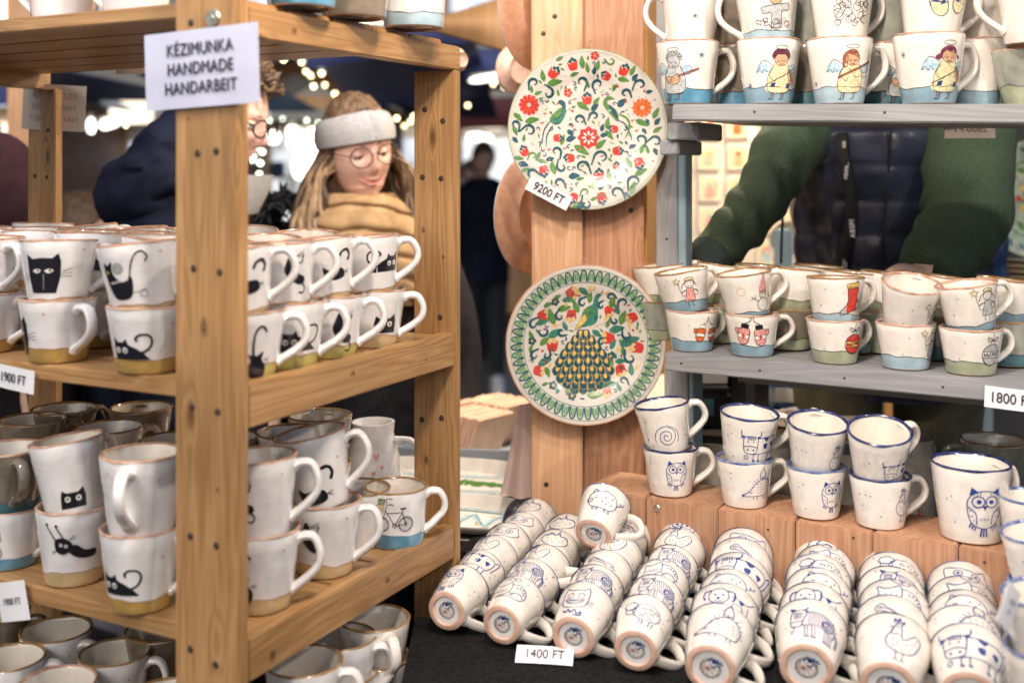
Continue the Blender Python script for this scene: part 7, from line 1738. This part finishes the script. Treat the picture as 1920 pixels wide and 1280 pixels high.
# ---------------- inside of the stall behind the seller ----------------
M['cream_board'] = noise_mat('cream_display_board', (.60, .53, .42), (.68, .61, .50), 5, .7)
M['stall_wood'] = noise_mat('warm_stall_planks', (.50, .27, .10), (.62, .36, .15), 6, .6, stretch=(1, 1, 8))
M['dark_panel'] = noise_mat('dark_grey_panel', (.035, .035, .04), (.06, .06, .065), 8, .6)
bw = thing('display_board', 'cream board covered with rows of painted ceramic tiles behind the seller', 'board', M=Matrix.Translation(P(1400, 365, 3.3)) @ Matrix.Rotation(math.radians(-12), 4, 'Z'))
board('backing', bw, -.24, .26, .01, .035, -.42, .75, M['cream_board'])
tm = box_mesh('painted_tile', .066, .012, .078, M['glaze_in'], .003)
pal = ['p', 'y', 'r', 's', 'l', 'h', 'o']
rt = random.Random(12); tp = []
for k in range(7):
    d = Dr(); d.f('c', [(-26, -32), (26, -32), (26, 32), (-26, 32)], False); d.o(pal[k-1], 2.2, 0, 4, 12+k); d.e(pal[k], 0, 10, 9, 8); d.f(pal[(k+3) % 7], [(-12, -24), (12, -24), (8, 4), (-8, 4)]); d.s('l', 2, [(-18, -26), (-14, 0), (-18, 16)]); d.s(pal[(k+2) % 7], 3, [(16, -20), (20, 4), (14, 20)])
    bm, mats = decal_bm(d, lambda x, y, off: Vector((x*.001, -.0062-off*.001, y*.001)), 20); tp.append(bm_mesh('painting', bm, mats, False))
for i in range(6):
    for j in range(12):
        t = mesh_obj('painted_tile', tm, bw, Matrix.Translation((-.19+.082*i+rt.uniform(-.003, .003), .003, -.36+.094*j)) @ Matrix.Rotation(rt.uniform(-.04, .04), 4, 'Y'))
        mesh_obj('tile_painting', tp[rt.randrange(7)], t)
wd = thing('stall_wall', 'warm wooden rear wall of the pottery stall', 'wall', (1.2, 3.62, 0))
for i in range(16): board('plank', wd, -1.05+.14*i, -.915+.14*i, .0+(.004 if i % 2 else 0), .025, .001, 2.75, M['stall_wood'])
board('lit_post', wd, -.58, -.52, -.12, -.06, .001, 2.7, M['pine_post'])
d = Dr(); d.o('g', 4, 0, 0, 92, n=40); d.o('l', 3, 0, 0, 112, n=40); rq = random.Random(3)
for k in range(16): a = 2*PI*k/16; tulip(d, 72*math.cos(a), 72*math.sin(a), math.degrees(a)-90, 1.4) if k % 3 == 0 else leaf(d, 74*math.cos(a), 74*math.sin(a), math.degrees(a)+50, 30, 'g', 12)
for k in range(8): a = 2*PI*k/8; d.e('y' if k % 2 else 'r', 34*math.cos(a), 34*math.sin(a), 8); leaf(d, 20*math.cos(a+.3), 20*math.sin(a+.3), math.degrees(a), 22, 'g', 9)
for k in range(24): a = 2*PI*k/24; leaf(d, 122*math.cos(a), 122*math.sin(a), math.degrees(a)+40, 22, 't', 7)
for (px, py, Y, R, lb) in ((1935, 372, 2.95, .155, 'green rimmed floral plate standing behind the seller at the right edge'), (1455, 236, 3.1, .095, 'floral plate hanging behind the seller above his sleeve'), (1475, 452, 3.0, .055, 'small pale plate leaning behind the seller under his arm')):
    e = Dr(); e.add(d, 0, 0, R/.142); plate('painted_plate', lb, Matrix.Translation(P(px, py, Y)) @ Matrix.Rotation(math.radians(6), 4, 'Z') @ PR, R, 'glaze_mint' if R > .1 else 'glaze_cream', 'clay', 'glaze_green', e, seg=64)
sh = thing('back_shelf', 'dark shelf with stacked plates at the right behind the seller', 'shelf', (1.55, 2.95, 0))
board('shelf_board', sh, -.30, .7, -.06, .3, 1.262, 1.285, M['dark_panel']); board('shelf_board', sh, -.30, .7, -.06, .3, .7, .725, M['dark_panel']); board('back_panel', sh, -.3, .7, .305, .32, .001, 2.2, M['dark_panel']); board('upright', sh, -.33, -.302, -.06, .3, .001, 2.2, M['blue_wood'])
for k in range(5): plate('stacked_plate', ('bottom', 'second lowest', 'middle', 'second highest', 'top')[k]+' plate of the stack on the dark shelf behind the seller', Matrix.Translation((1.40, 2.98, 1.294+.015*k)), .12, 'glaze_mint' if k % 2 else 'glaze_in', 'clay', 'glaze_green', seg=48)
bp_ = thing('blue_post', 'pale blue shelf leg standing in the light behind the seller', 'post', (P(1468, 0, 2.9).x, 2.9, 0)); board('leg', bp_, -.02, .02, -.02, .02, .001, P(0, 430, 2.9).z, M['blue_wood'])
# counter with clutter
ct = thing('counter', 'cluttered wooden work counter below the middle grey shelf', 'counter', M=Matrix.Translation((.56, 2.52, 0)) @ Matrix.Rotation(math.radians(-20), 4, 'Z'))
board('counter_top', ct, -.30, .26, -.22, .30, 1.045, 1.07, M['cream_board']); board('counter_front', ct, -.28, .24, -.2, -.18, .001, 1.044, M['dark_panel'])
for x in (-.28, .24): board('leg', ct, x-.02, x+.02, .24, .28, .001, 1.044, M['pine'])
M['card_white'] = noise_mat('white_carton', (.60, .60, .58), (.68, .68, .66), 6, .6)
M['plastic_black'] = noise_mat('black_plastic', (.012, .012, .014), (.02, .02, .022), 20, .25)
M['kraft'] = noise_mat('brown_wrapping_paper', (.45, .34, .24), (.58, .45, .33), 12, .8, .6, bdist=.004)
M['blue_pack'] = noise_mat('blue_printed_pack', (.03, .13, .40), (.35, .50, .65), 24, .35, lo=.45, hi=.6)
M['yellow_pack'] = noise_mat('yellow_printed_pack', (.42, .35, .14), (.62, .58, .38), 16, .5)
c = P(1322, 712, 2.34); o = thing('receipt_box', 'white paper carton on a black card terminal below the middle grey shelf', 'box', (c.x, c.y, 1.1585)); board('carton', o, -.042, .042, -.03, .03, 0, .050, M['card_white']); board('flap', o, -.042, .042, -.032, .028, .0505, .054, M['card_white'])
c = P(1312, 775, 2.32); o = thing('card_terminal', 'black card terminal on the counter under the white carton', 'device', (c.x, c.y, 1.071)); board('housing', o, -.065, .06, -.05, .05, 0, .078, M['plastic_black'], bev=.01); board('screen', o, -.045, .02, -.052, -.0505, .03, .065, M['glaze_deep']); board('lid', o, -.06, .055, -.045, .045, .0785, .086, M['plastic_black'], bev=.003)
c = P(1388, 730, 2.42); o = thing('black_case', 'black leather case standing beside the white carton', 'case', (c.x, c.y, 1.071), .4); board('shell', o, -.06, .06, -.035, .035, 0, .17, M['plastic_black'], bev=.014); board('strap', o, -.012, .012, -.0375, -.0355, .02, .168, M['dark_panel'])
c = P(1482, 735, 2.50); o = thing('blue_packet', 'blue and white printed packet on the work counter', 'packet', (c.x, c.y, 1.071), -.3)
mesh_obj('wrapper', bm_mesh('wrapper', loft([((0, 0, z), a, b, 0) for z, a, b in ((0, .06, .04), (.03, .066, .05), (.07, .062, .045), (.10, .055, .03), (.125, .06, .006))], 30, .006, 20, 2), M['blue_pack']), o); board('band', o, -.03, .03, -.0535, -.0505, .02, .05, M['card_white'])
c = P(1530, 735, 2.56); o = thing('yellow_packet', 'crumpled yellow packet right of the blue packet on the counter', 'packet', (c.x, c.y, 1.071), -.3); mesh_obj('wrapper', bm_mesh('wrapper', loft([((0, 0, z), a, b, 0) for z, a, b in ((0, .05, .04), (.03, .056, .05), (.08, .045, .035), (.12, .05, .01))], 30, .012, 20, 5), M['yellow_pack']), o); board('label', o, -.02, .02, -.0555, -.0535, .02, .05, M['card_white'])
bm = bmesh.new(); bmesh.ops.create_grid(bm, x_segments=40, y_segments=30, size=.5)
for v in bm.verts: v.co.x *= .30; v.co.y *= .16; v.co.z = .004+.010*abs(noise.noise(v.co*9))+.006*noise.noise(v.co*22+Vector((3, 0, 0)))
for v in bm.verts: v.co.z = max(v.co.z, .002)
bmesh.ops.solidify(bm, geom=bm.faces, thickness=.0008)
c = P(1478, 795, 2.30); tag(mesh_obj('wrapping_paper', bm_mesh('wrapping_paper', bm, M['kraft']), None, Matrix.Translation((c.x, 2.36, 1.073)) @ Matrix.Rotation(-.35, 4, 'Z')), 'crumpled brown wrapping paper spread on the counter', 'paper')
bm = bmesh.new(); tube(bm, spline([(-.07, 0, .02), (-.03, .01, .035), (.01, -.01, .028), (.06, .0, .02)], False, 6), [.010+.003*math.sin(i) for i in range(19)], 9)
tag(mesh_obj('paper_twist', bm_mesh('paper_twist', bm, M['pink_cloth']), None, Matrix.Translation((P(1500, 765, 2.33).x, 2.33, 1.076)) @ Matrix.Rotation(-.5, 4, 'Z') @ Matrix.Scale(.62, 4)), 'twisted pale paper strip lying on the wrapping paper', 'paper')
# grey things behind the ledge mugs
c = GW(gx(1850, .10, (.2485, 1.8225)), .10, 0)
def standat(px, Y, z, *a, **k): return wmugp(px, Y, z, *a, **k)
lgz = -.646+.0012
for px, Y, z0, kd, gl, hd_, lb, dd in ((1865, 1.86, -.555, 'bigblue', 'glaze_grey', 172, 'big grey green mug with its handle to the left, behind the big owl mug', 'none'), ):
    st_ = thing('box_stand', 'dark box under the big grey green mug behind the ledge', 'box', (P(px, 0, Y).x, Y, TZ)); board('box_body', st_, -.08, .08, -.05, .08, .001, .091, M['dark_panel']); board('box_lid', st_, -.082, .082, -.052, .082, .0915, .0935, M['dark_panel'])
    standat(px, Y, -.5515, 'grey_mug', lb, kd, glaze=gl, rim='rim_brown', hand=hd_, draw=dd)
M['jar_body'] = glaze_mat('dim_taupe_glaze', (.34, .30, .26), .15)
for px, Y, sc_, lb in ((1690, 1.86, 1.0, 'tall taupe jar with faint red berries behind the rooster mug'), (1440, 1.93, .85, 'dim taupe jar behind the hedgehog mug'), (1335, 1.93, .8, 'dim taupe jar behind the owl and snail mugs'), (1590, 1.93, .8, 'dim taupe jar behind the forward leaning rooster mug')):
    o = thing('taupe_jar', lb, 'jar', (P(px, 0, Y).x, Y, TZ+.0005))
    pr = [(0, .003), (.050, 0), (.056, .01), (.058, .10), (.056, .19), (.052, .215), (.049, .215), (.050, .19), (.051, .02), (0, .01)]; pr = [(a*sc_*.98, b*sc_*.95) for a, b in pr]
    mesh_obj('jar_body', bm_mesh('jar_body', lathe(pr, 36), M['jar_body']), o)
    d = Dr(); [d.e('r', 8+6*(k % 3), -4+5*(k//3), 3, n=8) for k in range(7)]; d.s('g', 1.5, [(12, 10), (14, 20), (20, 22)]); leaf(d, 6, 16, 120, 14)
    bm, mats = decal_bm(d, lambda x, y, off: Vector(((.0585*sc_)*math.sin(x*.001/.058), -(.0585*sc_)*math.cos(x*.001/.058), .085*sc_+y*.001))); mesh_obj('painting', bm_mesh('painting', bm, mats, False), o)
# stall roof and lamps above the goods
M['roof_board'] = noise_mat('dark_roof_planks', (.16, .09, .045), (.24, .14, .07), 5, .7, stretch=(1, 8, 1))
rf = thing('stall_roof', 'plank roof of the pottery stall above the shelves', 'roof', (.3, 2.6, 0))
for i in range(12): board('plank', rf, -1.9+.32*i, -1.585+.32*i, -1.0, 1.2, 2.70+.004*(i % 2), 2.725+.004*(i % 2), M['roof_board'])
for x in (.03, .15, 1.30, -.75): board('lamp_rail', rf, x-.33, x-.27, -2.6, -.9, 2.64, 2.699, M['roof_board'])
for x, y in ((1.95, -.95), (-1.85, .95), (1.95, .95)): board('post', rf, x-.04, x+.04, y-.04, y+.04, .001, 2.699, M['pine_post'])
M['bulb'] = emit_mat('warm_bulb', (1, .80, .55), 30)
M['lamp_black'] = noise_mat('black_lamp_shell', (.02, .02, .02), (.03, .03, .03), 20, .4)
def stall_lamp(label, loc, target, power, col, size=.07, spot=None):
    o = thing('stall_lamp', label, 'lamp', loc)
    pr = [(.012, .09), (.02, .085), (.055, .03), (.085, -.01), (.083, -.012), (.052, .028), (.012, .08)]
    dirv = (Vector(target)-Vector(loc)).normalized(); q = dirv.to_track_quat('-Z', 'Y').to_matrix().to_4x4()
    mesh_obj('shade', bm_mesh('shade', lathe(pr, 28), M['lamp_black']), o, q)
    mesh_obj('bulb', bm_mesh('bulb', lathe([(0, .05), (.018, .04), (.030, .01), (.022, -.012), (0, -.02)], 20), M['bulb']), o, q)
    bm = bmesh.new(); tube(bm, [(0, 0, .07), (0, 0, 2.65-loc[2])], .004, 6); mesh_obj('cord', bm_mesh('cord', bm, M['lamp_black']), o)
    l = bpy.data.lights.new('lamp_light', 'SPOT'); l.energy = power; l.color = col; l.shadow_soft_size = size; l.spot_size = math.radians(spot or 130); l.spot_blend = .6
    lo = bpy.data.objects.new('lamp_light', l); link(lo, o); lo.matrix_local = Matrix.Translation(dirv*.03) @ q
    return o
stall_lamp('black cone lamp hanging over the grey shelves, out of the picture', (1.30, .35, 2.48), (.55, 1.6, 1.15), 40, (1, .86, .72), .045)
stall_lamp('black cone lamp hanging over the lying mugs, out of the picture', (.15, .95, 2.55), (.25, 1.7, 1.0), 27, (1, .86, .74), .05)
stall_lamp('black cone lamp hanging behind the seller, out of the picture', (.85, 2.95, 2.45), (.75, 2.9, 1.0), 100, (1, .80, .58), .06, 165)
stall_lamp('black cone lamp hanging near the hanging plates, out of the picture', (.03, .85, 2.25), (0, 2.05, 1.25), 26, (1, .84, .68), .05)
stall_lamp('black cone lamp hanging above the pine shelving, out of the picture', (-.75, .95, 2.50), (-.6, 1.5, 1.1), 20, (.93, .92, 1.0), .08)

stall_lamp('black cone lamp at the rear roof edge towards the customers, out of the picture', (-.05, 2.05, 2.5), (-.35, 2.9, 1.5), 42, (1, .90, .80), .07, 150)  # extra unseen lamp, put in to brighten the faces of the passers-by

# ---------------- market behind ----------------
M['canopy_navy'] = noise_mat('navy_canvas', (.024, .034, .13), (.045, .07, .22), 2.5, .7)
M['canopy_blue'] = noise_mat('blue_canvas', (.02, .06, .14), (.035, .09, .20), 2.5, .7)
M['canopy_maroon'] = noise_mat('maroon_canvas', (.07, .008, .014), (.10, .014, .022), 2.5, .7)
M['beam_wood'] = noise_mat('light_market_timber', (.36, .20, .09), (.46, .28, .14), 4, .6, stretch=(8, 1, 1))
M['beam_dark'] = noise_mat('brown_market_timber', (.20, .10, .045), (.28, .15, .07), 4, .6, stretch=(8, 1, 1))
M['lit_white'] = emit_mat('lit_interior_white', (.92, .97, 1.0), 0.85, (.16, .17, .17), 5)
M['lit_warm'] = emit_mat('lit_interior_warm', (1.0, .90, .74), 1.8, (.55, .42, .30), 3.0)
M['lit_dim'] = emit_mat('lit_interior_dim', (.60, .64, .72), 1.1, (.22, .24, .28), 3.5)
M['tube_light'] = emit_mat('tube_light', (1, .95, .86), 3.2)
M['fairy_warm'] = emit_mat('fairy_bulb_warm', (1.0, .82, .45), 8)
M['fairy_white'] = emit_mat('fairy_bulb_white', (.80, .92, .72), 6)
M['garland'] = noise_mat('fir_garland', (.02, .06, .02), (.05, .11, .04), 30, .8)
def slab4(name, label, cat, pts, mat, th=.03, parent=None):
    """a panel through four 3D corners with real thickness"""
    pts = [Vector(p) for p in pts]; n_ = (pts[1]-pts[0]).cross(pts[3]-pts[0]).normalized()*th; bm = bmesh.new(); N_ = 10; g0 = []; g1 = []
    for i in range(N_+1):
        for j in range(N_+1):
            a = pts[0].lerp(pts[1], i/N_); b = pts[3].lerp(pts[2], i/N_); p = a.lerp(b, j/N_); s_ = n_.normalized()*.03*math.sin(PI*i/N_)*math.sin(PI*j/N_)
            g0.append(bm.verts.new(p-s_)); g1.append(bm.verts.new(p-s_+n_))
    I = lambda i, j: i*(N_+1)+j
    for i in range(N_):
        for j in range(N_):
            bm.faces.new((g0[I(i, j)], g0[I(i+1, j)], g0[I(i+1, j+1)], g0[I(i, j+1)])); bm.faces.new((g1[I(i, j)], g1[I(i, j+1)], g1[I(i+1, j+1)], g1[I(i+1, j)]))
    for i in range(N_):
        for j in (0, N_): bm.faces.new((g0[I(i, j)], g0[I(i+1, j)], g1[I(i+1, j)], g1[I(i, j)])); bm.faces.new((g0[I(j, i)], g0[I(j, i+1)], g1[I(j, i+1)], g1[I(j, i)]))
    bmesh.ops.recalc_face_normals(bm, faces=bm.faces)
    o = mesh_obj(name, bm_mesh(name, bm, mat), parent)
    if parent is None: tag(o, label, cat)
    return o
def canopy(label, px0, px1, pyf0, pyf1, pyb, Yf, Yb, mat, val=.22, pole=True):
    """market canopy: sloping roof with a front valance and poles; front edge at Yf, rear edge at Yb"""
    a, b = P(px0, pyf0, Yf), P(px1, pyf1, Yf); c, d = P(px1, pyb, Yb), P(px0, pyb, Yb); c.x = b.x+.1; d.x = a.x-.1
    o = thing('market_canopy', label, 'canopy', (a.x, a.y, 0)); off = Matrix.Translation((-a.x, -a.y, 0)); v = off.to_translation()
    slab4('roof_cloth', None, None, [p+v for p in (a, b, c, d)], M[mat], .01, o)
    slab4('valance', None, None, [p+v+Vector((0, -.012, 0)) for p in (a, b, b-Vector((0, 0, val)), a-Vector((0, 0, val)))], M[mat], .008, o)
    if pole:
        for p in (a, b): board('pole', o, p.x+v.x-.02, p.x+v.x+.02, .03, .07, .001, p.z-.02, M['steel'])
    return o
def pv(px, py, Y): return P(px, py, Y)
canopy('navy blue market canopy above the woman between the shelf posts', 575, 880, 92, 40, 222, 5.2, 8.0, 'canopy_navy', .10, False)
canopy('second navy market canopy seen at the top of the narrow gap', 868, 1150, 96, 90, 170, 6.2, 8.4, 'canopy_navy', .16, False)
canopy('dark maroon market canopy in the narrow gap beside the plates', 800, 1010, 188, 182, 200, 9.6, 12.0, 'canopy_maroon', .26)
canopy('blue market canopy seen behind the left shelf post', 110, 345, 60, 60, 210, 4.6, 7.2, 'canopy_blue', .12, False)
canopy('dark canopy at the far left edge', -420, 60, 118, 122, 190, 5.0, 7.6, 'canopy_navy', .18, False)
def market_stall(label, px0, px1, pyt, pyb, Y, wall, lit, beams=True, depth=1.6, rows_=3):
    a, b = P(px0, pyb, Y), P(px1, pyt, Y); w_ = b.x-a.x; h_ = b.z
    o = thing('market_stall', label, 'stall', (a.x+w_/2, Y, 0)); hw = w_/2
    board('back_wall', o, -hw, hw, depth, depth+.03, .001, h_, M[wall])
    for s_ in (-1, 1): board('side_wall', o, s_*hw-.02, s_*hw+.02, .0, depth-.002, .001, h_, M['beam_dark'])
    board('counter', o, -hw+.021, hw-.021, .0, .5, .001, .95, M['beam_wood'])
    board('lit_panel', o, -hw+.06, hw-.06, depth-.06, depth-.02, 1.15, h_-.12, M[lit])  # emissive panel stands in for lamplight on the stall's back wall
    rs_ = random.Random(int(px0)+5)
    for r in range(rows_):
        z = 1.12+r*(h_-1.35)/rows_; board('shelf_board', o, -hw+.06, hw-.06, depth-.30, depth-.07, z-.02, z, M['beam_dark'])
        k = int(w_/.22)
        for i in range(k):
            x = -hw+.14+i*.22+rs_.uniform(-.03, .03); q = rs_.uniform(.05, .13)
            mesh_obj('goods', box_mesh('goods', .09+.05*rs_.random(), .09, q, rs_.choice([M['card_white'], M['dark_panel'], M['maroon'], M['kraft'], M['blue_pack'], M['green_knit']]), .01), o, Matrix.Translation((x, depth-.19, z+q/2+.001)))
    if beams:
        ap = Vector((0, .02, h_+w_*.28))
        for s_ in (-1, 1):
            bm = bmesh.new(); tube(bm, [Vector((s_*(hw+.2), .02, h_-.08)), ap], .055, 4); mesh_obj('gable_beam', bm_mesh('gable_beam', bm, M['beam_dark'], False), o)
            slab4('roof_panel', None, None, [Vector((s_*(hw+.2), -.2, h_-.02)), ap+Vector((0, -.22, .07)), ap+Vector((0, depth, .07)), Vector((s_*(hw+.2), depth+.02, h_-.02))], M['card_white'], .02, o)
        board('tie_beam', o, -hw, hw, -.03, .03, h_+.001, h_+.09, M['beam_wood'])
    return o
market_stall('brightly lit stall with white gabled roof seen between the man and the woman', 400, 705, 205, 420, 7.4, 'cream_board', 'lit_white')
market_stall('lit stall behind the woman at the right of her headband', 705, 850, 225, 430, 9.0, 'cream_board', 'lit_dim', False, 1.2)
market_stall('bright white stall opening far behind the man in the gap', 840, 1010, 238, 420, 12.5, 'cream_board', 'lit_white', False, .8, 1)
market_stall('stall with hanging goods behind the left shelf posts', 90, 330, 215, 420, 6.2, 'cream_board', 'lit_dim', False, 1.2)
market_stall('warm lit stall at the far left', -260, 70, 180, 400, 7.0, 'cream_board', 'lit_warm', True, 1.2)
# timber beam crossing the top of the gap
bt = thing('roof_beam', 'pale timber roof beam slanting across the top of the narrow gap', 'beam', (0, 3.3, 0))
slab4('beam_face', None, None, [P(790, 42, 3.3)-Vector((0, 3.3, 0)), P(1010, -25, 3.3)-Vector((0, 3.3, 0)), P(1010, 112, 3.3)-Vector((0, 3.3, 0)), P(790, 50, 3.3)-Vector((0, 3.3, 0))], M['beam_wood'], .05, bt)
# lamps
def glow(label, px, py, Y, w_, h_, an=0, mat='tube_light'):
    o = thing('market_lamp', label, 'lamp', M=Matrix.Translation(P(px, py, Y)) @ Matrix.Rotation(math.radians(-an), 4, 'Y'))
    W_ = w_/F*Y; H_ = h_/F*Y
    bm = bmesh.new(); n_ = 9; tube(bm, [(-W_/2+W_*i/(n_-1), 0, 0) for i in range(n_)], [H_/2*math.sqrt(max(.08, 1-abs(2*i/(n_-1)-1)**4)) for i in range(n_)], 14)
    mesh_obj('diffuser', bm_mesh('diffuser', bm, M[mat]), o); board('housing', o, -W_/2*.9, W_/2*.9, -H_*.3, H_*.3, H_*.52, H_*.75, M['steel']); return o
glow('white tube lamp tilted under the canopy at the top of the narrow gap', 918, 146, 6.0, 78, 12, 9)
glow('left white oval lamp above the man in the gap', 893, 257, 10.5, 34, 15); glow('right white oval lamp above the man in the gap', 912, 259, 10.4, 22, 13)
glow('oval warm lamp glowing behind the left shelf posts', 206, 231, 5.2, 40, 20, 18); glow('small bluish lamp beside the mirrored white sheet', 171, 236, 5.4, 10, 30)
glow('bright lamp at the far left above the dark hats', 28, 160, 5.6, 44, 22, -6)
for k, (px, py, w_, h_) in enumerate(((512, 258, 26, 24), (548, 247, 22, 22), (587, 250, 22, 22), (549, 268, 20, 18), (578, 282, 46, 60), (566, 312, 34, 50))):
    glow(('leftmost', 'second', 'fourth', 'lower middle', 'tall bright', 'lowest tall')[k]+' round lamp glowing between the man and the woman', px, py, 6.6+.06*k, w_, h_)
def fairy(label, pts, Y, mat, r=.011, cable=True):
    o = thing('light_string', label, 'string light', P(pts[0][0], pts[0][1], Y)); v0 = P(pts[0][0], pts[0][1], Y)
    me = bm_mesh('bulb', lathe([(0, -r), (r*.7, -r*.7), (r, 0), (r*.7, r*.7), (0, r)], 10), M[mat])
    W = [P(x, y, Y+.25*math.sin(i*1.7))-v0 for i, (x, y) in enumerate(pts)]
    for p in W: mesh_obj('bulb', me, o, Matrix.Translation(p))
    bm = bmesh.new(); tube(bm, W, .003, 5); mesh_obj('cable', bm_mesh('cable', bm, M['garland']), o); return o
fairy('string of warm fairy lights running down the canopy edge left of the woman', [(532, 112), (552, 104), (566, 117), (592, 118), (574, 134), (583, 142), (603, 138), (588, 162), (609, 160), (628, 176), (640, 182), (652, 180), (663, 186), (676, 184), (692, 190)], 5.6, 'fairy_warm')
fairy('string of greenish fairy lights hanging down beside the face of the man', [(486, 262), (482, 279), (478, 296), (488, 306), (474, 300), (486, 326), (484, 340), (480, 356), (484, 369), (472, 350), (492, 285)], 4.6, 'fairy_white', .010)
fairy('string of warm fairy lights right of the woman', [(744, 222), (758, 236), (770, 228), (776, 218)], 6.4, 'fairy_warm')
fairy('string of warm fairy lights in the narrow gap beside the plates', [(877, 198), (887, 178), (902, 167), (925, 158), (945, 163), (935, 119), (962, 166), (934, 150)], 7.0, 'fairy_warm')
fairy('few small fairy lights behind the hood of the man in navy', [(222, 226), (244, 221), (236, 235)], 5.0, 'fairy_warm', .008)
fairy('fairy lights in the fir garland above the bright stall', [(505, 226), (530, 223), (548, 232), (575, 226), (596, 230), (620, 226)], 7.1, 'fairy_white', .010)
# distant facade closing the market
M['facade'] = noise_mat('pale_plaster', (.30, .29, .28), (.38, .37, .35), 1.2, .9)
fc = thing('far_building', 'pale plastered building closing the market in the far background', 'building', (0, 22, 0))
board('wall', fc, -16, 14, 0, 6, .001, 11, M['facade'], bev=0); board('roof', fc, -16.3, 14.3, -.4, 6.4, 11.001, 11.5, M['maroon'], bev=0)
for i in range(12):
    for j in range(3):
        wn = board('window', fc, -15+2.3*i, -14+2.3*i, -.06, -.002, 1.3+3.2*j, 3.0+3.2*j, M['lit_dim'] if (i+j) % 3 else M['lit_warm'], bev=0)
sidew = thing('far_building', 'long market house with shuttered front on the left side of the square', 'building', (-12, 12, 0)); board('wall', sidew, -3, 0, -8, 9.9, .001, 8, M['facade'], bev=0); board('roof', sidew, -3.2, .3, -8.2, 9.9, 8.001, 8.4, M['maroon'], bev=0)
print('MUGS', MUGS, 'objects', len(bpy.data.objects))
